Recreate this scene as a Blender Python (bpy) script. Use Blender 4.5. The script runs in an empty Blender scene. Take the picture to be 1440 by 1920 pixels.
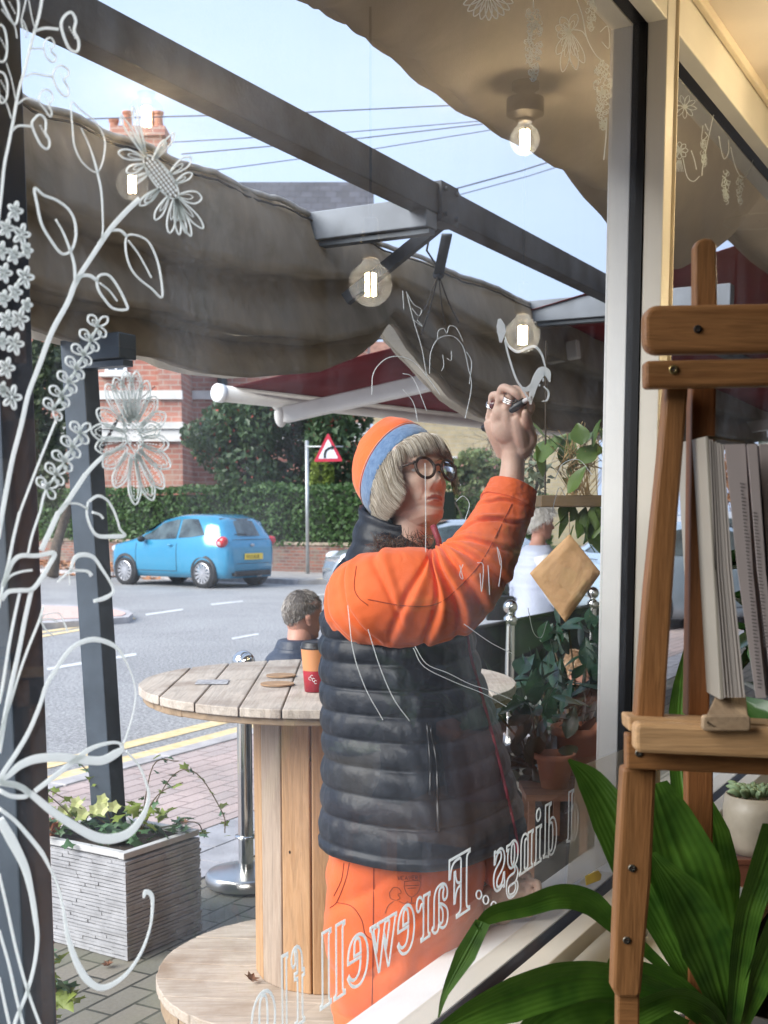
import bpy, bmesh, math, random
from mathutils import Vector as V, Matrix, Euler, noise
from mathutils.bvhtree import BVHTree
R = math.radians
rnd = random.Random(7)
sc = bpy.context.scene
COL = sc.collection
# ---------------- camera
FPX, TILT, HOR, CZ = 2300.0, R(6.5), 965.0, 1.5
PY0 = HOR + FPX * math.tan(TILT)
cd = bpy.data.cameras.new("Camera"); cam = bpy.data.objects.new("Camera", cd); COL.objects.link(cam)
cam.location = (0, 0, CZ); cam.rotation_euler = (R(90) - TILT, 0, 0)
cd.sensor_fit = 'VERTICAL'; cd.sensor_height = 36; cd.lens = FPX / 1920 * 36
cd.shift_y = (PY0 - 960) / 1920; cd.clip_start = .05; cd.clip_end = 2000
cd.dof.use_dof = True; cd.dof.focus_distance = 2.9; cd.dof.aperture_fstop = 9
sc.camera = cam
# ---------------- world and sun
w = bpy.data.worlds.new("World"); sc.world = w; w.use_nodes = True
nt = w.node_tree; nt.nodes.clear()
out = nt.nodes.new('ShaderNodeOutputWorld'); bg = nt.nodes.new('ShaderNodeBackground')
sky = nt.nodes.new('ShaderNodeTexSky'); sky.sky_type = 'NISHITA'; sky.sun_disc = False
SUN_EL, SUN_AZ = R(42), R(215)
sky.sun_elevation = SUN_EL; sky.sun_rotation = SUN_AZ; sky.dust_density = 2.0; sky.air_density = 1.2
tc = nt.nodes.new('ShaderNodeTexCoord'); nz = nt.nodes.new('ShaderNodeTexNoise'); nz.inputs['Scale'].default_value = 2.2; nz.inputs['Detail'].default_value = 6
mp = nt.nodes.new('ShaderNodeMapping'); mp.inputs['Scale'].default_value = (1, 1, 2.6)
cr = nt.nodes.new('ShaderNodeValToRGB'); cr.color_ramp.elements[0].position = .3; cr.color_ramp.elements[0].color = (.72, .72, .72, 1); cr.color_ramp.elements[1].position = .7; cr.color_ramp.elements[1].color = (.97, .97, .97, 1)
cl = nt.nodes.new('ShaderNodeMix'); cl.data_type = 'RGBA'
cl.inputs['B'].default_value = (5.9, 7.4, 10.6, 1)
nt.links.new(tc.outputs['Generated'], mp.inputs[0]); nt.links.new(mp.outputs[0], nz.inputs[0]); nt.links.new(nz.outputs['Fac'], cr.inputs[0])
nt.links.new(cr.outputs[0], cl.inputs['Factor']); nt.links.new(sky.outputs[0], cl.inputs['A']); nt.links.new(cl.outputs['Result'], bg.inputs[0])
bg.inputs[1].default_value = .058
nt.links.new(bg.outputs[0], out.inputs[0])
sd = bpy.data.lights.new("Sun", 'SUN'); so = bpy.data.objects.new("Sun", sd); COL.objects.link(so)
sd.energy = 2.8; sd.angle = R(45); sd.color = (1, .96, .9)
# soft overcast sun from along the shop front
sv = V((-.75, -.45, .62)).normalized()
so.rotation_euler = sv.to_track_quat('Z', 'Y').to_euler()
sky.sun_elevation = math.asin(sv.z); sky.sun_rotation = math.atan2(sv.x, sv.y)
sc.view_settings.view_transform = 'Standard'; sc.view_settings.look = 'None'; sc.view_settings.exposure = 1.36; sc.view_settings.gamma = 1
sc.render.engine = 'CYCLES'; sc.cycles.use_denoising = True; sc.cycles.max_bounces = 10; sc.cycles.transparent_max_bounces = 16
sc.cycles.diffuse_bounces = 4; sc.cycles.glossy_bounces = 4; sc.cycles.sample_clamp_indirect = 6; sc.cycles.caustics_reflective = False; sc.cycles.caustics_refractive = False
# ---------------- places
_r = V((1, 0, 0)); _u = V((0, math.sin(TILT), math.cos(TILT))); _f = V((0, math.cos(TILT), -math.sin(TILT)))
CAM = V((0, 0, CZ))
def ray(px, py):
    d = _r * ((px - 720) / FPX) + _u * (-(py - PY0) / FPX) + _f
    return d / d.y
def at(px, py, Y): return CAM + ray(px, py) * Y
def G(px, py, z=0.0):
    d = ray(px, py); return CAM + d * ((z - CZ) / d.z)
WN = V((-.879, .477, 0)).normalized(); WU = V((.477, .879, 0)).normalized(); WD = 1.003
def W(px, py, off=0.0):
    d = ray(px, py); return d * ((WD + off) / d.dot(WN)) + V((0, 0, CZ))
def WP(s, z, off=0.0): return WU * s + WN * (WD + off) + V((0, 0, z))
def sW(px, py=965): return W(px, py).dot(WU)
def D(s, d, z): return WU * s + WN * d + V((0, 0, z))      # along the facade, away from the camera, up
def mirror(p): return p - WN * (2 * (p.dot(WN) - WD))
# ---------------- materials
_mc = {}
def hexc(h): return tuple(((int(h[i:i + 2], 16) / 255 + .055) / 1.055) ** 2.4 if int(h[i:i + 2], 16) > 10 else int(h[i:i + 2], 16) / 255 / 12.92 for i in (0, 2, 4))
def _base(name):
    m = bpy.data.materials.new(name); m.use_nodes = True; n = m.node_tree; b = n.nodes['Principled BSDF']; return m, n, b
def _coords(n, st, rot=(0, 0, 0), kind='Object'):
    t = n.nodes.new('ShaderNodeTexCoord'); mpn = n.nodes.new('ShaderNodeMapping'); mpn.inputs['Scale'].default_value = st; mpn.inputs['Rotation'].default_value = rot
    n.links.new(t.outputs[kind], mpn.inputs[0]); return mpn.outputs[0]
def _noise(n, co, s, det=5, ro=.55, dist=0):
    x = n.nodes.new('ShaderNodeTexNoise'); x.inputs['Scale'].default_value = s; x.inputs['Detail'].default_value = det; x.inputs['Roughness'].default_value = ro; x.inputs['Distortion'].default_value = dist
    n.links.new(co, x.inputs[0]); return x.outputs['Fac']
def _ramp(n, fac, stops):
    r = n.nodes.new('ShaderNodeValToRGB'); e = r.color_ramp.elements
    while len(e) < len(stops): e.new(.5)
    for k, (p, c) in enumerate(stops): e[k].position = p; e[k].color = (*c, 1) if len(c) == 3 else c
    n.links.new(fac, r.inputs[0]); return r.outputs[0]
def _mix(n, fac, a, b, mode='MIX'):
    x = n.nodes.new('ShaderNodeMix'); x.data_type = 'RGBA'; x.blend_type = mode
    for k, vv in (('Factor', fac), ('A', a), ('B', b)):
        if isinstance(vv, (int, float)): x.inputs[k].default_value = vv
        elif isinstance(vv, tuple): x.inputs[k].default_value = (*vv, 1)
        else: n.links.new(vv, x.inputs[k])
    return x.outputs['Result']
def _bump(n, b, h, st, dist=.01):
    x = n.nodes.new('ShaderNodeBump'); x.inputs['Strength'].default_value = st; x.inputs['Distance'].default_value = dist
    n.links.new(h, x.inputs['Height']); n.links.new(x.outputs[0], b.inputs['Normal'])
def M(name, col, rough=.5, metal=0, var=.15, vs=6, bump=0, bs=40, st=(1, 1, 1), col2=None, spec=.5, coat=0, trans=0, sheen=0, bd=.01, det=5):
    if name in _mc: return _mc[name]
    m, n, b = _base(name)
    co = _coords(n, st)
    c2 = col2 or tuple(min(1, c * (1 + var)) for c in col); c1 = tuple(c * (1 - var) for c in col) if not col2 else col
    n.links.new(_ramp(n, _noise(n, co, vs, det), [(.3, c1), (.7, c2)]), b.inputs['Base Color'])
    b.inputs['Roughness'].default_value = rough; b.inputs['Metallic'].default_value = metal
    b.inputs['Specular IOR Level'].default_value = spec; b.inputs['Coat Weight'].default_value = coat
    b.inputs['Sheen Weight'].default_value = sheen
    if bump: _bump(n, b, _noise(n, co, bs, 6), bump, bd)
    if trans: _trans(n, b, c2, trans)
    _mc[name] = m; return m
def _trans(n, b, c, t):
    tr = n.nodes.new('ShaderNodeBsdfTranslucent'); tr.inputs[0].default_value = (*c, 1); mx = n.nodes.new('ShaderNodeMixShader'); mx.inputs[0].default_value = t
    o = n.nodes['Material Output']; n.links.new(b.outputs[0], mx.inputs[1]); n.links.new(tr.outputs[0], mx.inputs[2]); n.links.new(mx.outputs[0], o.inputs[0])
def wood(name, c1, c2, axis='Z', rough=.55, s=14, knots=True, dark=None, spec=.4, bump=.25):
    if name in _mc: return _mc[name]
    m, n, b = _base(name)
    st = {'X': (.06, 1, 1), 'Y': (1, .06, 1), 'Z': (1, 1, .06)}[axis]
    co = _coords(n, st); f = _noise(n, co, s, 8, .6, 1.5); g = _noise(n, co, s * 7, 4, .6)
    c = _ramp(n, f, [(.3, c1), (.5, c2), (.58, tuple(x * .72 for x in c2)), (.7, c1)])
    c = _mix(n, .35, c, _ramp(n, g, [(.3, tuple(x * .6 for x in c1)), (.7, c2)]))
    if dark:
        co2 = _coords(n, (1, 1, 1)); c = _mix(n, _ramp(n, _noise(n, co2, 5, 5), [(.45, (0, 0, 0)), (.75, (1, 1, 1))]), c, dark)
    n.links.new(c, b.inputs['Base Color']); b.inputs['Roughness'].default_value = rough; b.inputs['Specular IOR Level'].default_value = spec
    _bump(n, b, g, bump, .003); _mc[name] = m; return m
def brick(name, c1, c2, mortar, bw=.225, bh=.075, ms=.012, rot=0, axes='XZ', offs=.5, rough=.85, big=None, bump=.5, blotch=None, light=None):
    if name in _mc: return _mc[name]
    m, n, b = _base(name)
    t = n.nodes.new('ShaderNodeTexCoord'); mpn = n.nodes.new('ShaderNodeMapping'); mpn.inputs['Rotation'].default_value = (0, 0, rot)
    n.links.new(t.outputs['Object'], mpn.inputs[0])
    vec = mpn.outputs[0]
    if axes == 'XZ':
        sp = n.nodes.new('ShaderNodeSeparateXYZ'); cb = n.nodes.new('ShaderNodeCombineXYZ'); n.links.new(vec, sp.inputs[0]); n.links.new(sp.outputs[0], cb.inputs[0]); n.links.new(sp.outputs[2], cb.inputs[1]); vec = cb.outputs[0]
    k = n.nodes.new('ShaderNodeTexBrick'); k.offset = offs
    k.inputs['Color1'].default_value = (*c1, 1); k.inputs['Color2'].default_value = (*c2, 1); k.inputs['Mortar'].default_value = (*mortar, 1)
    k.inputs['Scale'].default_value = 1; k.inputs['Brick Width'].default_value = bw; k.inputs['Row Height'].default_value = bh; k.inputs['Mortar Size'].default_value = ms; k.inputs['Bias'].default_value = -.1; k.inputs['Mortar Smooth'].default_value = .2
    n.links.new(vec, k.inputs[0])
    co = _coords(n, (1, 1, 1)); c = _mix(n, .45, k.outputs['Color'], _ramp(n, _noise(n, co, 1.3, 8), [(.3, (.35, .35, .35)), (.7, (1.0, 1.0, 1.0))]), 'MULTIPLY')
    c = _mix(n, .5, c, _ramp(n, _noise(n, co, 90, 3), [(.25, (.45, .45, .45)), (.75, (1.0, 1.0, 1.0))]), 'MULTIPLY')
    if blotch: c = _mix(n, _ramp(n, _noise(n, co, 2.2, 6), [(.5, (0, 0, 0)), (.75, (.8, .8, .8))]), c, blotch)
    n.links.new(c, b.inputs['Base Color']); b.inputs['Roughness'].default_value = rough
    x = n.nodes.new('ShaderNodeMath'); x.operation = 'MULTIPLY_ADD'; x.inputs[1].default_value = -1; x.inputs[2].default_value = 1; n.links.new(k.outputs['Fac'], x.inputs[0])
    _bump(n, b, x.outputs[0], bump, .006); _mc[name] = m; return m
def emit(name, col, s):
    if name in _mc: return _mc[name]
    m = bpy.data.materials.new(name); m.use_nodes = True; n = m.node_tree; n.nodes.clear()
    o = n.nodes.new('ShaderNodeOutputMaterial'); e = n.nodes.new('ShaderNodeEmission'); e.inputs[0].default_value = (*col, 1); e.inputs[1].default_value = s; n.links.new(e.outputs[0], o.inputs[0]); _mc[name] = m; return m
def glassm(name, ior=1.5, tint=(.97, .985, .98), dirt_haze=.03, gl=1.0, rough=0.0):
    m = bpy.data.materials.new(name); m.use_nodes = True; n = m.node_tree; n.nodes.clear()
    o = n.nodes.new('ShaderNodeOutputMaterial'); tr = n.nodes.new('ShaderNodeBsdfTransparent'); tr.inputs[0].default_value = (*tint, 1)
    g = n.nodes.new('ShaderNodeBsdfGlossy'); g.inputs['Roughness'].default_value = rough; g.inputs[0].default_value = (gl, gl, gl, 1)
    fr = n.nodes.new('ShaderNodeFresnel'); fr.inputs[0].default_value = ior
    m1 = n.nodes.new('ShaderNodeMixShader'); n.links.new(fr.outputs[0], m1.inputs[0]); n.links.new(tr.outputs[0], m1.inputs[1]); n.links.new(g.outputs[0], m1.inputs[2])
    last = m1
    if dirt_haze:  # pale veil mixed in for smudges, painted haze and bulb glow
        co = _coords(n, (1, 1, .35)); a = _noise(n, co, 3.2, 8, .65, .6); sp = _noise(n, _coords(n, (1, 1, 1)), 160, 2)
        f = _mix(n, 1.0, _ramp(n, a, [(.42, (.08, .08, .08)), (.72, (1, 1, 1))]), _ramp(n, sp, [(.35, (.5, .5, .5)), (.75, (1, 1, 1))]), 'MULTIPLY')
        mu = n.nodes.new('ShaderNodeMath'); mu.operation = 'MULTIPLY'; mu.inputs[1].default_value = dirt_haze; n.links.new(f, mu.inputs[0])
        tl = n.nodes.new('ShaderNodeBsdfTranslucent'); tl.inputs[0].default_value = (.82, .9, 1, 1); df = n.nodes.new('ShaderNodeBsdfDiffuse'); df.inputs[0].default_value = (.8, .8, .8, 1)
        m3 = n.nodes.new('ShaderNodeMixShader'); m3.inputs[0].default_value = .08; n.links.new(tl.outputs[0], m3.inputs[1]); n.links.new(df.outputs[0], m3.inputs[2])
        m2 = n.nodes.new('ShaderNodeMixShader'); n.links.new(mu.outputs[0], m2.inputs[0]); n.links.new(m1.outputs[0], m2.inputs[1]); n.links.new(m3.outputs[0], m2.inputs[2]); last = m2
    n.links.new(last.outputs[0], o.inputs[0]); return m
# ---------------- objects
_mw = {}
def thing(name, label, cat, loc=(0, 0, 0), group=None):
    o = bpy.data.objects.new(name, None); COL.objects.link(o); o.location = loc; o.empty_display_size = .1
    o['label'] = label; o['category'] = cat
    if group: o['group'] = group
    _mw[o.name] = V(loc); return o
def wloc(o): return _mw.get(o.name, V((0, 0, 0)))
def tag(o, label, cat, group=None):
    o['label'] = label; o['category'] = cat
    if group: o['group'] = group
    return o
def dup(root, loc, label=None):
    r = root.copy(); COL.objects.link(r); r.location = loc
    if label: r['label'] = label
    for ch in list(root.children):
        c = ch.copy(); COL.objects.link(c); c.parent = r
        for g in ch.children:
            e = g.copy(); COL.objects.link(e); e.parent = c
    return r
class MB:
    def __init__(s): s.v = []; s.f = []; s.m = []
    def add(s, vs, fs, mi=0):
        o = len(s.v); s.v += [V(v) for v in vs]; s.f += [tuple(i + o for i in f) for f in fs]; s.m += [mi] * len(fs); return s
    def box(s, c, size, rot=None, mi=0):
        hx, hy, hz = [x / 2 for x in size]; vs = [V((x, y, z)) for x in (-hx, hx) for y in (-hy, hy) for z in (-hz, hz)]
        if rot is not None: vs = [rot @ v for v in vs]
        c = V(c); return s.add([v + c for v in vs], [(0, 1, 3, 2), (4, 6, 7, 5), (0, 4, 5, 1), (2, 3, 7, 6), (0, 2, 6, 4), (1, 5, 7, 3)], mi)
    def beam(s, a, b, wd, ht, up=V((0, 0, 1)), mi=0):
        a, b = V(a), V(b); x = (b - a); L = x.length; x.normalize(); y = up.cross(x).normalized(); z = x.cross(y)
        return s.box((a + b) / 2, (L, wd, ht), Matrix((x, y, z)).transposed(), mi)
    def prism(s, poly, vec, mi=0):
        n = len(poly); vec = V(vec); p = [V(q) for q in poly]
        nn = V((0, 0, 0))
        for i in range(n): nn += (p[i] - p[0]).cross(p[(i + 1) % n] - p[0])
        if nn.dot(vec) > 0: p = p[::-1]
        vs = p + [q + vec for q in p]
        return s.add(vs, [tuple(range(n)), tuple(range(2 * n - 1, n - 1, -1))] + [(i, i + n, (i + 1) % n + n, (i + 1) % n) for i in range(n)], mi)
    def tube(s, pts, rad, n=8, cap=True, mi=0, flat=None, closed=False):
        pts = [V(p) for p in pts]; k = len(pts)
        if isinstance(rad, (int, float)): rad = [rad] * k
        o = len(s.v); t0 = None; nrm = None
        for i, p in enumerate(pts):
            t = ((pts[(i + 1) % k] - pts[i - 1]) if closed else (pts[min(i + 1, k - 1)] - pts[max(i - 1, 0)]))
            t = t.normalized() if t.length > 1e-9 else (t0 or V((0, 0, 1)))
            if nrm is None:
                a = V((0, 0, 1)) if abs(t.z) < .9 else V((1, 0, 0)); nrm = a.cross(t).normalized()
            else:
                nrm = (nrm - t * nrm.dot(t)); nrm = nrm.normalized() if nrm.length > 1e-6 else V((1, 0, 0))
            bn = t.cross(nrm); t0 = t
            for j in range(n):
                an = 2 * math.pi * j / n; s.v.append(p + (nrm * math.cos(an) + bn * math.sin(an) * (flat or 1)) * rad[i])
        for i in range(k if closed else k - 1):
            for j in range(n):
                a, b = i * n + j, i * n + (j + 1) % n; c, d = ((i + 1) % k) * n + (j + 1) % n, ((i + 1) % k) * n + j
                s.f.append((o + a, o + b, o + c, o + d)); s.m.append(mi)
        if cap and not closed:
            s.f.append(tuple(o + j for j in range(n - 1, -1, -1))); s.m.append(mi); s.f.append(tuple(o + (k - 1) * n + j for j in range(n))); s.m.append(mi)
        return s
    def grid(s, P, mi=0, wrap=False, capends=False):
        r, c = len(P), len(P[0]); o = len(s.v)
        for row in P: s.v += [V(p) for p in row]
        for i in range(r - 1):
            for j in range(c if wrap else c - 1):
                j2 = (j + 1) % c; s.f.append((o + i * c + j, o + i * c + j2, o + (i + 1) * c + j2, o + (i + 1) * c + j)); s.m.append(mi)
        if capends:
            s.f.append(tuple(o + j for j in range(c - 1, -1, -1))); s.m.append(mi); s.f.append(tuple(o + (r - 1) * c + j for j in range(c))); s.m.append(mi)
        return s
    def lathe(s, prof, c, n=32, mi=0, ax=None):
        c = V(c); q = (V(ax).normalized().to_track_quat('Z', 'Y').to_matrix() if ax else Matrix.Identity(3))
        P = [[c + q @ V((r * math.cos(2 * math.pi * j / n), r * math.sin(2 * math.pi * j / n), z)) for j in range(n)] for r, z in prof]
        return s.grid(P, mi, wrap=True)
    def ell(s, c, r, rot=None, n=16, mi=0):
        c = V(c); P = []
        for i in range(n + 1):
            th = math.pi * (i / n); th = min(max(th, .02), math.pi - .02); row = []
            for j in range(n * 2):
                a = math.pi * j / n; v = V((r[0] * math.sin(th) * math.cos(a), r[1] * math.sin(th) * math.sin(a), -r[2] * math.cos(th)))
                row.append(c + (rot @ v if rot is not None else v))
            P.append(row)
        return s.grid(P, mi, wrap=True, capends=True)
    def build(s, name, mat, parent=None, smooth=False, bevel=0, sub=0, solid=0, loc=None, seg=2, voxel=0, smoothit=0, autos=None):
        o0 = wloc(parent) if parent else (V(loc) if loc is not None else V((0, 0, 0)))
        me = bpy.data.meshes.new(name); me.from_pydata([v - o0 for v in s.v], [], s.f); 
        mats = mat if isinstance(mat, (list, tuple)) else [mat]
        for m in mats: me.materials.append(m)
        if len(mats) > 1: me.polygons.foreach_set('material_index', s.m)
        me.validate(); me.update()
        ob = bpy.data.objects.new(name, me); COL.objects.link(ob)
        if parent: ob.parent = parent; _mw[ob.name] = o0
        elif loc is not None: ob.location = o0; _mw[ob.name] = o0
        if smooth: me.polygons.foreach_set('use_smooth', [True] * len(me.polygons))
        if voxel:
            md = ob.modifiers.new('r', 'REMESH'); md.mode = 'VOXEL'; md.voxel_size = voxel; md.use_smooth_shade = True
            if smoothit: md = ob.modifiers.new('s', 'SMOOTH'); md.iterations = smoothit; md.factor = .6
            bake(ob)
        if bevel: md = ob.modifiers.new('b', 'BEVEL'); md.width = bevel; md.segments = seg; md.limit_method = 'ANGLE'; md.angle_limit = R(40)
        if solid: md = ob.modifiers.new('t', 'SOLIDIFY'); md.thickness = solid; md.offset = 0
        if sub: md = ob.modifiers.new('u', 'SUBSURF'); md.levels = sub; md.render_levels = sub
        return ob
def bake(ob):
    dg = bpy.context.evaluated_depsgraph_get(); dg.update(); ev = ob.evaluated_get(dg); me = bpy.data.meshes.new_from_object(ev)
    mats = [m for m in ob.data.materials]; ob.modifiers.clear(); ob.data = me
    if len(me.materials) == 0:
        for m in mats: me.materials.append(m)
    me.polygons.foreach_set('use_smooth', [True] * len(me.polygons)); return ob
def struct(o): o['kind'] = 'structure'; return o
def stuff(o): o['kind'] = 'stuff'; return o
def catmull(pts, n=8, closed=False):
    P = [V(p) if not isinstance(p, V) else p for p in pts]; k = len(P); out = []
    rng = range(k) if closed else range(k - 1)
    for i in rng:
        p0, p1, p2, p3 = (P[(i - 1) % k] if closed or i > 0 else P[0] * 2 - P[1]), P[i], P[(i + 1) % k], (P[(i + 2) % k] if closed or i + 2 < k else P[-1] * 2 - P[-2])
        for j in range(n):
            t = j / n; out.append(.5 * ((2 * p1) + (p2 - p0) * t + (2 * p0 - 5 * p1 + 4 * p2 - p3) * t * t + (3 * p1 - p0 - 3 * p2 + p3) * t ** 3))
    if not closed: out.append(P[-1])
    return out
def lerp(a, b, t): return a + (b - a) * t
def interp(tab, x):
    if x <= tab[0][0]: return tab[0][1]
    for (a, b), (c, d) in zip(tab, tab[1:]):
        if x <= c: return b + (d - b) * (x - a) / (c - a)
    return tab[-1][1]
def leafcloud(mb, pts, size, n, seed=1, spread=None, up=.2):
    r = random.Random(seed)
    for _ in range(n):
        c, rad = r.choice(pts)
        while True:
            d = V((r.uniform(-1, 1), r.uniform(-1, 1), r.uniform(-1, 1)))
            if d.length <= 1: break
        d = d.normalized() * (d.length ** .45)
        p = V(c) + V((d.x * rad[0], d.y * rad[1], d.z * rad[2])); s_ = size * r.uniform(.6, 1.3)
        q = Euler((r.uniform(-1.2, 1.2), r.uniform(-1.2, 1.2), r.uniform(0, 6.28))).to_matrix()
        mb.add([p + q @ V((-s_ * .5, 0, 0)), p + q @ V((0, -s_ * .32, s_ * .08)), p + q @ V((s_ * .55, 0, 0)), p + q @ V((0, s_ * .32, s_ * .08))], [(0, 1, 2, 3)])
    return mb
# ================= ground, road, pavement
RZ = -.06
asph, _n, _b = _base('asphalt'); _c = _coords(_n, (1, 1, 1))
_x = _ramp(_n, _noise(_n, _c, 34, 8, .75), [(.36, (.12, .118, .116)), (.5, (.33, .325, .32)), (.64, (.62, .61, .60))])
_x = _mix(_n, .65, _x, _ramp(_n, _noise(_n, _coords(_n, (1, 1, 1)), .55, 9, .65, .6), [(.35, (.70, .70, .71)), (.6, (1.0, 1.0, 1.0))]), 'MULTIPLY')
_x = _mix(_n, _ramp(_n, _noise(_n, _coords(_n, (.5, 1.6, 1)), 1.6, 12, .7, 2.5), [(.495, (0, 0, 0)), (.5, (.55, .55, .55)), (.505, (0, 0, 0))]), _x, (.05, .05, .05))
_n.links.new(_x, _b.inputs['Base Color']); _b.inputs['Roughness'].default_value = .62; _bump(_n, _b, _noise(_n, _c, 60, 6, .7), .9, .012)
mb = MB(); mb.add([(-260, -40, RZ), (260, -40, RZ), (260, 420, RZ), (-260, 420, RZ)], [(0, 1, 2, 3)])
struct(mb.build('road', asph))
PAVD = 4.86
rot_f = math.atan2(WU.y, WU.x)
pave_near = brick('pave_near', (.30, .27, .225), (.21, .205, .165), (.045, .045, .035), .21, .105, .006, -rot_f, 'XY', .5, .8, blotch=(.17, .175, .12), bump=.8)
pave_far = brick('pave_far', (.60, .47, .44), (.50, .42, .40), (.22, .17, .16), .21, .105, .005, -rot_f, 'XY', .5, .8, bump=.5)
slabm = M('slab_stone', (.34, .34, .37), .8, vs=5, var=.25, bump=.3, bs=60)
mb = MB(); mb.prism([D(-6, WD + .02, 0), D(60, WD + .02, 0), D(60, PAVD, 0), D(-6, PAVD, 0)], (0, 0, -.25))
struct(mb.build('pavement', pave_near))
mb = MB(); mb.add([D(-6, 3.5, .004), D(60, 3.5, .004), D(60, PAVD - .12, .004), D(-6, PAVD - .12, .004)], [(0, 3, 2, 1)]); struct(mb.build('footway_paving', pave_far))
mb = MB()
for k in range(60):
    for r_ in range(2):
        s0 = -3 + k * .45 + r_ * .2
        mb.prism([D(s0, 3.02 + r_ * .235, .008), D(s0 + .44, 3.02 + r_ * .235, .008), D(s0 + .44, 3.245 + r_ * .235, .008), D(s0, 3.245 + r_ * .235, .008)], (0, 0, -.02))
struct(mb.build('paving_slab_strip', slabm))
mb = MB()
for k in range(70):
    s0 = -6 + k * .92; mb.prism([D(s0, PAVD - .11, .01), D(s0 + .91, PAVD - .11, .01), D(s0 + .91, PAVD + .02, .01), D(s0, PAVD + .02, .01)], (0, 0, -.2))
struct(mb.build('kerb', M('kerb_stone', (.42, .40, .40), .8, vs=9, var=.2, bump=.3), bevel=.008))
yel = M('yellow_paint', (.60, .44, .20), .7, vs=14, col2=(.80, .64, .38), bump=.3, bs=90)
wht = M('road_white', (.62, .62, .62), .6, vs=20, var=.25)
d1, d2, d3, d4 = [G(445, y, RZ).dot(WN) for y in (1374, 1364, 1352, 1341)]
mb = MB()
mb.add([D(-6, d1, RZ + .004), D(60, d1, RZ + .004), D(60, d2 , RZ + .004), D(-6, d2, RZ + .004)], [(0, 3, 2, 1)])
mb.add([D(-6, d3, RZ + .004), D(60, d3, RZ + .004), D(60, d4, RZ + .004), D(-6, d4, RZ + .004)], [(0, 3, 2, 1)])
struct(mb.build('yellow_lines', yel))
def gpoly(px, z): return [G(x, y, z) for x, y in px]
mb = MB()
for q in ([(272, 1151), (343, 1141), (344, 1144), (274, 1154)], [(395, 1132), (455, 1126), (457, 1128), (397, 1135)], [(434, 1196), (484, 1187), (486, 1190), (436, 1199)], [(88, 1252), (255, 1224), (256, 1229), (88, 1257)], [(560, 1118), (640, 1110), (641, 1112), (561, 1120)]):
    mb.add(gpoly(q, RZ + .004), [(0, 3, 2, 1)])
struct(mb.build('white_road_markings', wht))
# island on the left
isl = [(-60, 1128), (130, 1134), (205, 1136), (240, 1145), (249, 1150), (240, 1157), (200, 1160), (60, 1170), (-60, 1180)]
mb = MB(); mb.prism(gpoly(isl, .03), (0, 0, -.15)); struct(mb.build('kerb_island', M('kerb_stone', (.42, .40, .40))))
isl2 = [(-60, 1131), (130, 1137), (200, 1139), (232, 1147), (236, 1150), (228, 1154), (190, 1156), (60, 1163), (-60, 1170)]
mb = MB(); mb.prism(gpoly(isl2, .04), (0, 0, -.1)); struct(mb.build('island_paving', M('island_pink', (.62, .42, .36), .85, vs=40, var=.25)))
mb = MB(); mb.add(gpoly([(-40, 1205), (60, 1186), (250, 1157), (256, 1160), (60, 1190), (-40, 1210)], RZ + .005), [(0, 5, 4, 3, 2, 1)]); mb.add(gpoly([(-40, 1213), (60, 1194), (200, 1170), (204, 1173), (60, 1198), (-40, 1219)], RZ + .005), [(0, 5, 4, 3, 2, 1)])
struct(mb.build('island_yellow_lines', yel))
# far pavement
KD = V((-.81, .58, 0)).normalized(); K0 = G(560, 1096, RZ); KN = V((.58, .81, 0)).normalized()
K0.z = 0
far = [K0 + KD * 60, K0, K0 + V((1.2, .1, 0)), K0 + V((30, 1.5, 0)), K0 + V((40, 60, 0)), K0 + V((-60, 120, 0))]
mb = MB(); mb.prism([V((p.x, p.y, .04)) for p in far], (0, 0, -.2)); struct(mb.build('far_pavement', M('far_pave', (.36, .34, .32), .85, vs=3, var=.2, bump=.2)))
mb = MB()
for i in range(40): mb.beam(K0 + KD * (1.2 * i + .02) + V((0, 0, -.02)), K0 + KD * (1.2 * i + 1.18) + V((0, 0, -.02)), .14, .15)
struct(mb.build('far_kerb', M('kerb_stone', (.42, .40, .40)), bevel=.01))
mb = MB(); q = K0 + V((.35, .3, .045)); mb.add([q, q + V((1.6, .1, 0)), q + V((1.9, 2.2, 0)), q + V((.6, 2.0, 0))], [(0, 1, 2, 3)]); struct(mb.build('dropped_kerb_paving', M('buff_tactile', (.62, .52, .36), .8, vs=30)))
# grass verge beyond, up to horizon hidden behind buildings
mb = MB(); mb.add([(-220, 48, .05), (220, 48, .05), (220, 400, .05), (-220, 400, .05)], [(0, 1, 2, 3)]); struct(mb.build('ground', M('verge', (.07, .1, .04), .95, vs=2, var=.4)))
# leaf litter
mb = MB(); rr = random.Random(5)
for _ in range(1500):
    t = rr.uniform(4.2, 12); o_ = abs(rr.gauss(0, .5)) ; p = K0 + KD * t + KN * (2.6 - o_ if rr.random() < .6 else rr.uniform(-.5, .7)); p.z = .05 + rr.uniform(0, .1) if p.dot(KN) - K0.dot(KN) > 0.1 else RZ + .02
    a = rr.uniform(0, 6.3); s_ = rr.uniform(.05, .12); e1 = V((math.cos(a), math.sin(a), rr.uniform(-.3, .5))) * s_; e2 = V((-math.sin(a), math.cos(a), rr.uniform(-.2, .6))) * s_ * .7
    mb.add([p - e1, p - e2, p + e1, p + e2], [(0, 1, 2, 3)])
stuff(mb.build('fallen_leaves', M('dead_leaves', (.30, .12, .06), .8, vs=30, col2=(.5, .25, .12))))
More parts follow.
